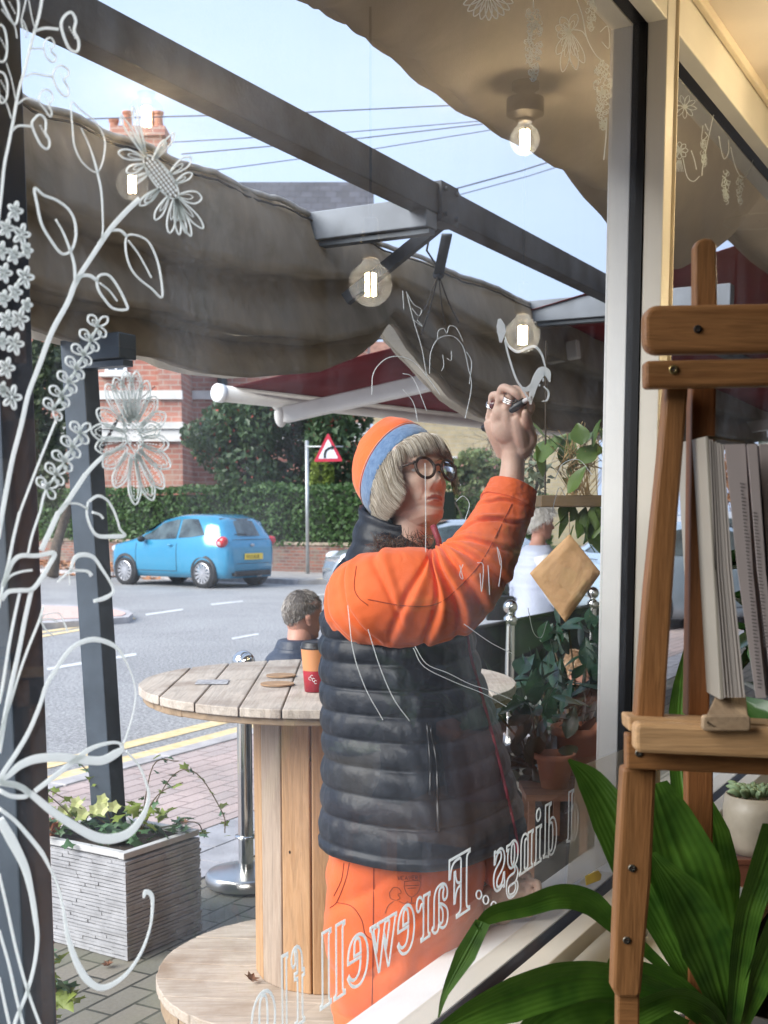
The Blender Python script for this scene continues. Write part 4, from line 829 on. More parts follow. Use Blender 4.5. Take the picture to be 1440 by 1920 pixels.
# outdoor wooden bench beyond the banner
# ================= planter
pn, pf = G(239, 1800), G(355, 1750); e1 = (pf - pn).normalized(); e2 = V((-e1.y, e1.x, 0)); L1 = (pf - pn).length * 1.12; L2 = .44; PH = .372
pl = thing('square_planter', 'grey ribbed stone effect planter standing around the pergola post', 'planter', pn)
stone_p = M('planter_grey', (.35, .35, .365), .9, vs=14, var=.18, bump=.6, bs=120, bd=.004)
rr = random.Random(11); m = MB(); nr = 27
for i in range(nr):
    z0 = .004 + (PH - .03) * i / nr; h = (PH - .03) / nr
    for (o, d, nrm, L) in ((pn, e1, -e2, L1), (pn, e2, -e1, L2), (pn + e1 * L1, e2, e1, L2), (pn + e2 * L2, e1, e2, L1)):
        x = 0
        while x < L - .001:
            x1 = min(L, x + rr.uniform(.03, .12)); dep = .010 + rr.uniform(0, .005) + (.002 if i % 2 else 0); zz = rr.uniform(-.0012, .0012)
            a, b = o + d * (x - (dep if x == 0 else 0)), o + d * (x1 + (dep if x1 == L else 0))
            m.prism([a + V((0, 0, z0 + zz)), b + V((0, 0, z0 + zz)), b + nrm * dep + V((0, 0, z0 + zz)), a + nrm * dep + V((0, 0, z0 + zz))], (0, 0, h * .80)); x = x1
    
c = pn + e1 * L1 / 2 + e2 * L2 / 2; qm = Matrix((e1, e2, V((0, 0, 1)))).transposed()
m.box(c + V((0, 0, PH / 2 - .012)), (L1 + .004, L2 + .004, PH - .03), qm)
m.build('ribbed_wall', stone_p, pl)
m = MB()
for (cc, sx, sy) in ((c - e2 * (L2 / 2 - .004), L1 + .03, .028), (c + e2 * (L2 / 2 - .004), L1 + .03, .028), (c - e1 * (L1 / 2 - .004), .028, L2 - .036), (c + e1 * (L1 / 2 - .004), .028, L2 - .036)): m.box(cc + V((0, 0, PH - .009)), (sx, sy, .022), qm)
m.build('rim', M('planter_rim', (.50, .50, .50), .8, vs=12, var=.1), pl, bevel=.003)
m = MB(); m.box(c + V((0, 0, PH - .03)), (L1 - .03, L2 - .03, .03), qm); m.build('soil', M('soil', (.03, .02, .014), .95, vs=30, var=.5, bump=1), pl)
ivy_y = M('ivy_lime', (.16, .23, .035), .5, vs=12, col2=(.30, .36, .08), trans=.3); ivy_d = M('ivy_green', (.035, .10, .035), .45, vs=14, col2=(.11, .20, .09), trans=.2); stemm = M('vine_stem', (.10, .07, .04), .8)
def ivy(mb, p, s, r, up=None):
    q = Euler((r.uniform(-.8, .8), r.uniform(-.8, .8), r.uniform(0, 6.28))).to_matrix() if up is None else up
    L = [(0, -.05), (-.3, -.32), (-.34, -.05), (-.55, .12), (-.28, .25), (-.12, .6), (0, .85), (.12, .6), (.28, .25), (.55, .12), (.34, -.05), (.3, -.32)]
    mb.add([p + q @ V((0, .15 * s, .06 * s))] + [p + q @ V((x * s, y * s, -.08 * abs(x) * s)) for x, y in L], [(0, i + 1, (i + 1) % 12 + 1) for i in range(12)])
def vinepatch(name, label, cat, spots, parent_loc, seed, vines, nl=8, mats=(ivy_y, ivy_d), group=None):
    r = random.Random(seed); t = thing(name, label, cat, parent_loc, group); a, b, s_ = MB(), MB(), MB()
    for pts in vines:
        cp_ = catmull(pts, 6); s_.tube(cp_, .0022, 5)
        for q in cp_[3::2]: ivy(a if r.random() < .6 else b, q + V((r.gauss(0, .008), r.gauss(0, .008), r.gauss(0, .008))), r.uniform(.022, .045), r)
    for (q, rad, n, mt) in spots:
        for _ in range(n): ivy(b if mt else a, V(q) + V((r.gauss(0, rad), r.gauss(0, rad), abs(r.gauss(0, rad * .6)))), r.uniform(.03, .055), r)
    if a.v: a.build('lime_leaves', mats[0], t, smooth=True)
    if b.v: b.build('dark_leaves', mats[1], t, smooth=True)
    if s_.v: s_.build('stems', stemm, t)
    return t
def PL(u, v_, z): return pn + e1 * (u * L1) + e2 * (v_ * L2) + V((0, 0, z))
vs = [[PL(.5, .4, PH), PL(.2, .9, PH + .14), PL(.1, 1.3, PH + .19), PL(0, 1.6, PH + .12)], [PL(.5, .5, PH), PL(.55, .75, PH + .17), PL(.5, .9, PH + .24)],
      [PL(.6, .3, PH), PL(.8, .1, PH + .20), PL(.9, -.1, PH + .22), PL(1.0, -.3, PH + .08), PL(1.0, -.32, PH + .01)], [PL(.5, .3, PH), PL(.6, .1, PH + .15), PL(.7, -.1, PH + .2)], [PL(.6, .3, PH), PL(.75, .25, PH + .24), PL(.85, .05, PH + .26)],
      [PL(.3, .6, PH), PL(.1, .8, PH + .12), PL(-.1, .9, PH + .2)], [PL(.8, .3, PH), PL(1.0, .0, PH + .03), PL(1.08, -.05, PH - .03)]]
vinepatch('ivy_plant', 'trailing ivy with lime and dark leaves filling the grey planter', 'ivy', [(PL(.3, .3, PH - .005), .05, 34, 1), (PL(.5, .7, PH), .06, 30, 1), (PL(.8, .15, PH), .045, 26, 1), (PL(.2, .8, PH + .02), .05, 22, 1), (PL(.7, .3, PH + .05), .05, 26, 0), (PL(.3, .75, PH + .06), .04, 16, 0)], PL(.5, .5, PH), 21, vs)
r = random.Random(3); t = thing('hellebore_flowers', 'pale yellow green hellebore flowers among the ivy in the planter', 'flowers', PL(.3, .6, PH)); m = MB()
for k in range(10):
    c_ = PL(r.uniform(.15, .45), r.uniform(.35, .85), PH + r.uniform(.05, .13)); fn = V((r.uniform(-.3, .5), -.8, r.uniform(.1, .7))).normalized().to_track_quat('Z', 'Y').to_matrix()
    for j in range(5):
        a = j * 1.257; d = V((math.cos(a), math.sin(a), 0)); e = V((-d.y, d.x, 0)); s_ = .022
        m.add([c_, c_ + fn @ (d * s_ * .6 - e * s_ * .5 + V((0, 0, .006))), c_ + fn @ (d * s_ * 1.15 + V((0, 0, .010))), c_ + fn @ (d * s_ * .6 + e * s_ * .5 + V((0, 0, .006)))], [(0, 1, 2, 3)])
m.build('petals', M('hellebore', (.52, .56, .20), .5, vs=20, col2=(.68, .70, .36), trans=.35), t, smooth=True)
m = MB(); leafcloud(m, [(PL(.1, .9, PH + .03), (.04, .04, .03))], .04, 40, 3); m.build('rusty_bracts', M('rusty', (.5, .22, .12), .7, trans=.3), t)
gp = G(100, 1895); vinepatch('ivy_sprig', 'small ivy sprig growing at the foot of the near post', 'ivy', [(at(112, 1862, 2.5), .014, 9, 1), (at(92, 1800, 2.5), .012, 5, 1), (at(125, 1880, 2.5), .012, 6, 0)], at(100, 1919, 2.5), 5, [[at(98, 1990, 2.5), at(102, 1930, 2.5), at(104, 1850, 2.5), at(92, 1790, 2.5)]])
# ================= hanging shelf with plants, paper diamond
hy = 3.75; hp = thing('hanging_planter', 'wooden hanging shelf crowded with trailing green leaves by the white column', 'hanging planter', at(1085, 935, hy))
m = MB(); m.beam(at(1008, 940, hy), at(1190, 940, hy), .16, .035); m.build('shelf_board', wood('dark_shelf', (.10, .07, .035), (.16, .11, .06), 'X', .7), hp, bevel=.003)
m = MB()
for px in (1022, 1170): m.tube([at(px, 930, hy), at(px + 2, 640, hy)], .003, 5)
m.build('cords', M('cord_brown', (.05, .04, .03), .9), hp)
lf = M('broad_leaf', (.05, .11, .02), .4, vs=4, col2=(.14, .21, .05), trans=.25, spec=.5); lf2 = M('pale_leaf', (.26, .32, .24), .6, vs=8, col2=(.42, .48, .38), trans=.3)
def broad(mb, p, q, L, wd): mb.grid([[p + q @ V((wv * wd * math.sin(math.pi * min(.97, max(.05, (u / 6) ** .8))), L * u / 6, -.18 * L * (u / 6) ** 2 + .1 * abs(wv) * wd)) for wv in (-1, -.5, 0, .5, 1)] for u in range(7)])
r = random.Random(17); m = MB()
for k in range(46):
    px, py = r.uniform(1010, 1150), r.uniform(800, 925) if k < 24 else r.uniform(945, 1000)
    if k >= 24: px = r.uniform(1062, 1160)
    broad(m, at(px, py, hy + r.uniform(-.08, .08)), Euler((r.uniform(-2.4, -.9) if k >= 24 else r.uniform(.3, 1.6), r.uniform(-.6, .6), r.uniform(-1.6, 1.6))).to_matrix(), r.uniform(.06, .11), r.uniform(.02, .035))
m.build('broad_leaves', lf, hp, smooth=True)
m = MB()
for k in range(120): c_ = at(r.gauss(1000, 16), r.uniform(870, 945), hy + .1); leafcloud(m, [(c_, (.02, .02, .02))], .03, 1, k)
m.build('pale_leaves', lf2, hp)
m = MB()
for k in range(60): a_ = at(1085 + r.gauss(0, 15), 930, hy); m.tube([a_, at(1085 + r.gauss(0, 25), 880, hy), at(1090 + r.gauss(0, 32), r.uniform(790, 870), hy - .05)], .0012, 3)
m.build('dry_grass', M('dry_grass', (.36, .25, .12), .9), hp)
pdY = 3.6; t = thing('paper_diamond', 'crinkled brown paper square hanging by one corner from the shelf leaves', 'paper decoration', at(1066, 1080, pdY))
cs = [(1068, 1001), (1127, 1074), (1060, 1167), (993, 1075)]; kraft = M('kraft_paper', (.56, .34, .17), .75, vs=8, var=.12, bump=.6, bs=60, bd=.004, trans=.15)
m = MB(); P = []
A, B, C_, D_ = [at(x, y, pdY + dy) for (x, y), dy in zip(cs, (0, -.02, 0, .02))]
for i in range(17):
    u = i / 16; row = []
    for j in range(17):
        v_ = j / 16; p = lerp(lerp(A, B, u), lerp(D_, C_, u), v_); ed = min(u, v_, 1 - u, 1 - v_); row.append(p + V((0, -(.010 if ed > .09 else .0) - .004 * noise.noise(p * 30), 0)))
    P.append(row)
m.grid(P); m.build('paper_sheet', kraft, t, smooth=True, solid=.003)
m = MB(); m.tube([at(1068, 1004, pdY), at(1067, 960, pdY)], .0015, 4); m.build('string', M('string', (.3, .25, .18), .9), t)
# ================= shrubs and pots added outside for foliage reflected in the glass (low right)
bw_ = wood('bench_wood', (.22, .10, .06), (.32, .16, .1), 'X', .7)
odk = M('laurel_dark', (.006, .022, .014), .35, vs=5, col2=(.022, .060, .030), spec=.5); tro = M('trough_dark', (.018, .018, .020), .7, vs=5, var=.3)
for i, (px, Y, lab) in enumerate(((1035, 4.0, 'dark shrub added in a black trough for reflected foliage below the paper diamond'), (1095, 4.6, 'dark shrub added in a black trough for reflected foliage close to the white column'))):
    c = at(px, 1300, Y); c = V((c.x, c.y, 0)); r = random.Random(60 + i); t = thing('stand_in_shrub', lab, 'shrub', c, 'dark shrubs added for reflected foliage along the window'); 
    m = MB(); m.box(c + V((0, 0, .24)), (.46, .30, .48), Matrix.Rotation(rot_f, 3, 'Z')); m.build('trough', tro, t, bevel=.01)
    m = MB(); m.box(c + V((0, 0, .483)), (.42, .26, .006), Matrix.Rotation(rot_f, 3, 'Z')); m.build('soil', M('soil', (.03, .02, .014)), t)
    m = MB(); ms = MB()
    for k_ in range(150):
        z = .5 + r.random() ** .8 * (.50 + .10 * i); rad = .24 * math.sin(math.pi * min(.95, (z - .42) / 1.0)) ** .5; a = r.uniform(0, 6.28); rr_ = rad * r.random() ** .4; p = c + WU * (math.cos(a) * rr_ * 1.15) + WN * (math.sin(a) * rr_ * .75) + V((0, 0, z))
        if k_ % 6 == 0: ms.tube([c + V((0, 0, .48)), lerp(c + V((0, 0, .48)), p, .6) + V((0, 0, .06)), p], .004, 5)
        broad(m, p, Euler((r.uniform(-.2, 1.9), r.uniform(-.6, .6), r.uniform(-3.1, 3.1))).to_matrix(), r.uniform(.07, .13), r.uniform(.02, .034))
    m.build('leaves', odk, t, smooth=True); ms.build('stems', stemm, t)
for px, py, Y, r_, lab in ((1085, 1400, 3.9, .085, 'terracotta pot added for a reflected one beside the dark shrubs'), (1040, 1440, 3.75, .06, 'smaller terracotta pot added for a reflected one next to the larger one')):  # pots and stands added where the glass reflects terracotta
    c = at(px, py, Y); m = MB(); m.lathe([(0, -r_), (r_ * .7, -r_), (r_ * .95, r_ * .5), (r_ * 1.08, r_ * .5), (r_ * 1.08, r_ * .8), (r_ * .95, r_ * .8), (r_ * .9, r_ * .3), (0, r_ * .3)], c, 28); tag(m.build('stand_in_pot', pot_m, loc=c, smooth=True), lab, 'plant pot')
    m = MB(); m.box((c.x, c.y, c.z - r_ - .012), (.2, .2, .02)); 
    for sx in (-.08, .08):
        for sy in (-.08, .08): m.box((c.x + sx, c.y + sy, (c.z - r_ - .022) / 2), (.02, .02, c.z - r_ - .022))
    tag(m.build('pot_stand', bw_, loc=c), 'brown wooden stand added under the ' + ('larger' if r_ > .07 else 'smaller') + ' terracotta pot', 'stand')
# ================= easel (inside, closest to the camera)
ew = wood('easel_wood', (.17, .070, .024), (.30, .140, .052), 'Z', .42, 55, spec=.45); ewx = wood('easel_wood_cross', (.18, .075, .026), (.31, .145, .054), 'X', .42, 55, spec=.45)
ewd = wood('easel_wood_dark', (.17, .065, .022), (.25, .10, .035), 'Z', .45, 55); ewl = wood('easel_wood_light', (.44, .25, .11), (.56, .34, .17), 'X', .5, 55)
def slab(mb, poly, Y, th, mi=0): return mb.prism([at(x, y, Y) for x, y in poly], (0, th, 0), mi)
def rr_poly(x0, y0, x1, y1, r, corners='all', n=5, sk=0):
    pts = []
    for cx_, cy_, a0, k in ((x0 + r, y0 + r, 180, 'tl'), (x1 - r, y0 + r, 270, 'tr'), (x1 - r, y1 - r, 0, 'br'), (x0 + r, y1 - r, 90, 'bl')):
        if corners == 'all' or k in corners: pts += [(cx_ + r * math.cos(R(a0 + 90 * i / n)), cy_ + r * math.sin(R(a0 + 90 * i / n))) for i in range(n + 1)]
        else: pts.append({'tl': (x0, y0), 'tr': (x1, y0), 'br': (x1, y1), 'bl': (x0, y1)}[k])
    return [(x, y + sk * (x - x0)) for x, y in pts]
ez = thing('easel', 'brown wooden artist\'s easel standing inside beside the mullion', 'easel', at(1290, 1900, 1.6))
EY = 1.55
m = MB(); slab(m, [(1303, 580), (1303, 462), (1309, 450), (1322, 446), (1336, 448), (1344, 458), (1346, 580)], EY + .05, .022); m.build('mast', ew, ez, bevel=.003)
m = MB(); slab(m, [(1297, 722), (1344, 722), (1335, 1100), (1331, 1345), (1289, 1345), (1293, 1100)], EY + .06, .03); m.build('leg', ewd, ez, bevel=.003)
m = MB(); slab(m, [(1250, 722), (1292, 722), (1272, 960), (1246, 1350), (1192, 1350), (1212, 1100), (1238, 850)], EY + .03, .028); m.build('leg', ew, ez, bevel=.004)
m = MB(); slab(m, rr_poly(1208, 572, 1560, 664, 26, ('tl', 'bl'), sk=-.015), EY, .024); m.build('cross_bar', ewx, ez, bevel=.006, seg=3)
m = MB(); slab(m, rr_poly(1210, 676, 1560, 728, 9, ('tl', 'bl'), sk=-.02), EY + .004, .024); m.build('cross_bar', ewx, ez, bevel=.004)
m = MB(); slab(m, [(1178, 1345), (1600, 1366), (1600, 1400), (1180, 1372)], EY + .012, .05); m.build('ledge', ewl, ez, bevel=.003)
m = MB(); slab(m, rr_poly(1192, 1356, 1600, 1412, 12, ('tl', 'bl'), sk=.045), EY - .022, .03); m.build('ledge_front_rail', ewl, ez, bevel=.005)
m = MB(); slab(m, [(1175, 1376), (1600, 1418), (1600, 1462), (1175, 1442)], EY + .011, .022); m.build('ledge_board', ewx, ez, bevel=.003)
m = MB(); slab(m, [(1168, 1440), (1232, 1440), (1222, 1650), (1203, 1862), (1198, 1872), (1158, 1872), (1148, 1855), (1156, 1650)], EY + .03, .03); m.build('lower_leg', ew, ez, bevel=.005)
m = MB(); slab(m, [(1158, 1860), (1200, 1860), (1196, 2500), (1150, 2500)], EY + .036, .022); m.build('foot_leg', ewx, ez, bevel=.003)
m = MB(); slab(m, [(1288, 1440), (1338, 1440), (1336, 1900), (1330, 2500), (1296, 2500)], EY + .5, .03); m.build('rear_leg', ewd, ez, bevel=.003)
m = MB(); P_ = rr_poly(1318, 1342, 1408, 1371, 7); slab(m, P_, EY - .035, .012); 
bA = [at(x, y, EY - .035) for x, y in ((1322, 1345), (1404, 1350), (1404, 1368), (1322, 1366))]; bB = [at(x, y, EY + .06) for x, y in ((1346, 1293), (1398, 1300), (1398, 1312), (1346, 1308))]
m.grid([bA, bB], wrap=True, capends=True); m.build('book_rest_block', wood('block_wood', (.30, .20, .12), (.42, .30, .19), 'Y', .7), ez, bevel=.002)
scr = M('screw_brass', (.38, .28, .12), .35, .9); scd = M('screw_steel', (.2, .19, .16), .4, .9)
def screw(px, py, Y, r, mat, dark=True):
    p = at(px, py, Y); m = MB(); m.lathe([(0, -.003), (r * .25, -.003), (r * .5, .0005), (r, .0015), (r, -.002)], p, 20, ax=(0, -1, 0)); o = m.build('screw', mat, ez, smooth=True)
    m = MB(); m.box(p + V((0, -.0022, 0)), (r * 1.1, .001, r * .28)); m.box(p + V((0, -.0022, 0)), (r * .28, .0012, r * 1.1)); s = m.build('screw_slot', M('sign_black', (.02, .02, .02), .5)); 
    for v in s.data.vertices: v.co -= wloc(ez)
    s.parent = o
screw(1263, 693, EY + .0035, .0058, scr); screw(1308, 617, EY - .0005, .005, M('screw_dark', (.05, .04, .035), .5, .7)); screw(1185, 1628, EY + .0295, .005, scd); screw(1175, 1763, EY + .0295, .005, scd); screw(1198, 1412, EY + .0105, .005, scd)
# ---- book
bk = thing('open_book', 'thick open book standing on the easel ledge with fanned pages', 'book', at(1380, 1308, EY + .02)); by = EY - .005
pg = M('page_grey', (.44, .40, .37), .8, vs=2, var=.05); pgl = brick('page_edges', (.48, .43, .39), (.36, .32, .29), (.16, .14, .13), 5, .0016, .0003, 0, 'XZ', 0, .8, bump=.1)
m = MB(); slab(m, [(1322, 818), (1329, 820), (1358, 1311), (1350, 1312)], by, .15); m.build('cover', M('cover_cream', (.34, .31, .26), .6, vs=4, var=.15), bk, bevel=.001)
m = MB(); m.prism([at(1324, 819, by + .0005), at(1395, 829, by + .10), at(1400, 827, by + .10), at(1329, 817, by + .0005)], (0, .02, 0)); m.build('cover_top', M('cover_cream', (.50, .42, .28)), bk)
m = MB()
for k in range(12): 
    a0, a1 = k / 12, (k + .8) / 12; x0t, x1t = lerp(1330, 1357, a0), lerp(1330, 1357, a1); x0b, x1b = lerp(1358, 1398, a0), lerp(1358, 1398, a1)
    dy = 2 * math.sin(k * 2.1); slab(m, [(x0t, 824 + dy + k), (x1t, 824 + dy + k), (lerp(x1t, x1b, .5) - 4, 1070), (x1b, 1308), (x0b, 1308), (lerp(x0t, x0b, .5) - 4, 1070)], by + .003 * abs(math.sin(k * 1.7)), .13)
m.build('page_block', pg, bk)
m = MB()
for (tp_, bt, z) in (((1359, 1397), (1418, 1436), .0), ((1401, 1419), (1450, 1462), -.004), ((1424, 1470), (1470, 1520), .03)):
    slab(m, [(tp_[0], 833), (tp_[1], 832), (lerp(tp_[1], bt[1], .5) - 5, 1070), (bt[1], 1308), (bt[0], 1309), (lerp(tp_[0], bt[0], .5) - 5, 1070)], by + z, .002)
m.build('loose_pages', M('page_mauve', (.46, .40, .39), .8, vs=2, var=.08, trans=.2), bk)
m = MB(); r = random.Random(2)
for i in range(58):
    y_ = 905 + i * 6.7; x = lerp(1384, 1422, (y_ - 860) / 440); ln = r.uniform(5, 9); slab(m, [(x, y_), (x + ln, y_ + 1.6), (x + ln, y_ + 4), (x, y_ + 2.6)], by - .0008, .0006)
for i in range(40):
    y_ = 960 + i * 6.4; x = lerp(1407, 1440, (y_ - 900) / 400); slab(m, [(x, y_), (x + r.uniform(5, 10), y_ + 1.4), (x + 8, y_ + 3.6), (x, y_ + 2.2)], by - .0046, .0005)
m.build('printed_lines', M('print_grey', (.16, .14, .14), .8), bk)
m = MB(); slab(m, [(1400, 838), (1600, 838), (1600, 1306), (1440, 1306)], by + .04, .02); m.build('back_cover', M('cover_dark', (.09, .075, .085), .7), bk)
# ---- foreground plant
lm = M('aspidistra', (.020, .070, .009), .28, vs=16, col2=(.085, .19, .024), spec=.6, trans=.18, det=2)
ap = thing('strap_leaf_plant', 'large pot plant with broad glossy strap leaves around the easel legs', 'house plant', at(1372, 1940, 2.08))
def leaf(path, wid, Y0, Y1, fold=.25, tw=0, mat=lm, nm='leaf'):
    n = len(path); pts = catmull([at(x, y, lerp(Y0, Y1, i / (n - 1))) for i, (x, y) in enumerate(path)], 6); k = len(pts); P = []
    for i, p in enumerate(pts):
        t = (pts[min(i + 1, k - 1)] - pts[max(i - 1, 0)]).normalized(); side = t.cross(V((0, 1, 0))).normalized(); nn = side.cross(t); f = i / (k - 1) * (n - 1); j = min(int(f), n - 2); wd = lerp(wid[j], wid[j + 1], f - j) / FPX * p.y
        an = tw * math.sin(f); side = side * math.cos(an) + nn * math.sin(an)
        P.append([p + side * (wd / 2 * a) + V((0, -1, 0)) * (fold * wd * abs(a) ** 1.3 + wd * .016 * abs(math.sin(a * 15)) + wd * .05 * math.exp(-(a / .06) ** 2) + .02 * wd * math.sin(f * 3 + a * 2)) for a in [q / 20 for q in range(-20, 21)]])
    m = MB(); m.grid(P); return m.build(nm, mat, ap, smooth=True)
leaf([(1066, 1424), (1105, 1462), (1148, 1535), (1185, 1625), (1235, 1720), (1290, 1830), (1350, 1935)], [5, 52, 84, 78, 62, 40, 20], 1.95, 2.08, .15)
leaf([(822, 1908), (835, 1862), (872, 1790), (905, 1728)], [3, 14, 42, 30], 1.93, 1.88, .1)
leaf([(893, 1738), (925, 1712), (985, 1697), (1050, 1678), (1105, 1690), (1155, 1735), (1220, 1790), (1300, 1870), (1350, 1935)], [16, 36, 42, 50, 50, 34, 22, 14, 10], 1.88, 2.08, .2)
leaf([(800, 1945), (880, 1902), (960, 1868), (1040, 1842), (1120, 1832), (1200, 1848), (1290, 1885), (1350, 1935)], [12, 58, 92, 92, 75, 55, 35, 15], 1.85, 2.05, .2)
leaf([(950, 1965), (1030, 1900), (1110, 1872), (1190, 1885), (1270, 1920), (1350, 1945)], [20, 80, 100, 70, 40, 20], 1.95, 2.08, .25)
leaf([(1292, 1188), (1282, 1235), (1276, 1290), (1272, 1350), (1276, 1430), (1292, 1540), (1320, 1680), (1352, 1810), (1368, 1935)], [2, 12, 34, 44, 48, 58, 60, 55, 30], 2.35, 2.1, .2)
leaf([(1226, 1470), (1245, 1530), (1278, 1620), (1312, 1710), (1340, 1810), (1365, 1935)], [50, 100, 140, 130, 95, 40], 1.98, 2.08, .12)
leaf([(1318, 1490), (1336, 1560), (1348, 1640), (1354, 1730), (1364, 1850), (1370, 1935)], [20, 60, 74, 56, 34, 20], 2.12, 2.1, .2)
leaf([(1455, 1545), (1425, 1640), (1402, 1710), (1388, 1790), (1376, 1900), (1372, 1940)], [60, 60, 52, 46, 30, 20], 1.9, 2.05, .2)
leaf([(1222, 1600), (1280, 1680), (1325, 1770), (1352, 1860), (1372, 1935)], [15, 85, 110, 70, 25], 1.94, 2.05, .15)
leaf([(1120, 1935), (1200, 1893), (1275, 1868), (1335, 1895), (1365, 1940)], [20, 56, 46, 26, 15], 1.9, 2.05, .25)
leaf([(1470, 1700), (1440, 1780), (1410, 1860), (1385, 1940)], [50, 60, 50, 20], 1.95, 2.05, .2)
leaf([(1140, 1800), (1190, 1815), (1260, 1850), (1330, 1910), (1365, 1945)], [10, 40, 60, 45, 20], 2.0, 2.08, .2)
pb_ = at(1375, 1960, 2.08); m = MB(); m.lathe([(0, -.26), (.10, -.26), (.14, 0), (.15, 0), (.15, -.02), (.13, -.03), (.0, -.03)], pb_, 32); m.build('pot', M('pot_dark', (.05, .045, .04), .5), ap, smooth=True)
m = MB(); pz = pb_.z - .262
m.box((pb_.x, pb_.y, pz - .015), (.34, .30, .03))
for sx in (-.14, .14):
    for sy in (-.12, .12): m.box((pb_.x + sx, pb_.y + sy, (pz - .03) / 2), (.03, .03, pz - .03))
tag(m.build('plant_stool', ewd, loc=(pb_.x, pb_.y, 0), bevel=.003), 'small dark wooden stool carrying the big strap leaved plant', 'stool')
# ---- succulent on a dark shelf
sy_ = 2.5; sh = thing('dark_shelf', 'dark wooden shelf carrying the little succulent bowl', 'shelf', at(1420, 1640, sy_))
m = MB(); m.prism([at(1338, 1612, sy_ - .05), at(1560, 1612, sy_ - .05), at(1560, 1590, sy_ + .15), at(1345, 1590, sy_ + .15)], (0, 0, -.012)); m.prism([at(1338, 1616, sy_ - .048), at(1560, 1616, sy_ - .048), at(1560, 1662, sy_ - .048), at(1338, 1662, sy_ - .048)], (0, .02, 0)); m.build('board', wood('shelf_dark', (.10, .035, .02), (.16, .06, .035), 'X', .4), sh, bevel=.002)
q = at(1360, 1640, sy_ + .1); m = MB(); m.box((q.x, q.y, (q.z) / 2), (.03, .03, q.z)); q = at(1540, 1640, sy_ + .1); m.box((q.x, q.y, (q.z) / 2), (.03, .03, q.z)); m.build('leg_pair', ewd, sh)
sb = at(1414, 1598, sy_ + .02); t = thing('succulent_bowl', 'small beige ceramic bowl with grey green succulents', 'potted plant', sb); k = 62 / FPX * sy_
m = MB(); m.lathe([(0, 0), (k * .62, 0), (k * .68, k * .25), (k * .95, k * .8), (k * 1.0, k * 1.35), (k * .93, k * 1.85), (k * .86, k * 1.85), (k * .9, k * 1.6), (0, k * 1.6)], sb, 36); m.build('bowl', M('ceramic_beige', (.32, .28, .22), .45, vs=20, var=.12, bump=.1), t, smooth=True)
r = random.Random(8); m = MB()
for _ in range(60):
    a = r.uniform(0, 6.28); rr_ = k * r.uniform(.2, .95); c_ = sb + V((math.cos(a) * rr_ * .6, math.sin(a) * rr_ * .6, k * 1.8)); e_ = sb + V((math.cos(a) * rr_ * 1.1, math.sin(a) * rr_ * 1.1, k * (1.9 + r.uniform(0, .25)))); m.tube(catmull([c_, lerp(c_, e_, .5) + V((0, 0, .006)), e_], 3), [.003, .006, .007, .007, .006, .004, .001], 6)
m.build('fleshy_leaves', M('succulent', (.17, .24, .13), .6, vs=12, var=.3), t, smooth=True)
# ================= people
def skinmat(name, c, c2):
    m, n, b = _base(name); co = _coords(n, (1, 1, 1)); n.links.new(_mix(n, .5, _ramp(n, _noise(n, co, 14, 4), [(.3, c), (.7, c2)]), _ramp(n, _noise(n, co, 160, 3), [(.3, tuple(x * .9 for x in c)), (.7, tuple(min(1, x * 1.06) for x in c))])), b.inputs['Base Color'])
    b.inputs['Roughness'].default_value = .48; b.inputs['Subsurface Weight'].default_value = .12; b.inputs['Subsurface Radius'].default_value = (.012, .005, .003); b.inputs['Specular IOR Level'].default_value = .4
    _bump(n, b, _noise(n, co, 220, 4), .12, .002); return m
skin = skinmat('skin', (.66, .44, .34), (.78, .56, .45)); lipm = skinmat('lips', (.47, .24, .20), (.54, .28, .24))
def g2(dx, sx, dz, sz): return math.exp(-(dx / sx) ** 2 - (dz / sz) ** 2)
FR = [(-.122, .030), (-.116, .055), (-.105, .071), (-.092, .073), (-.082, .069), (-.066, .076), (-.05, .076), (-.02, .079), (0, .076), (.018, .083), (.05, .086), (.08, .068), (.1, .042), (.112, .012), (.1155, .0)]
BK = [(-.122, -.005), (-.11, -.03), (-.09, -.055), (-.06, -.078), (0, -.098), (.04, -.10), (.08, -.078), (.1, -.05), (.112, -.018), (.1155, -.0)]
WDT = [(-.122, .014), (-.116, .027), (-.105, .038), (-.085, .050), (-.06, .0585), (-.03, .065), (0, .070), (.03, .0735), (.06, .070), (.085, .055), (.1, .037), (.112, .014), (.1155, .001)]
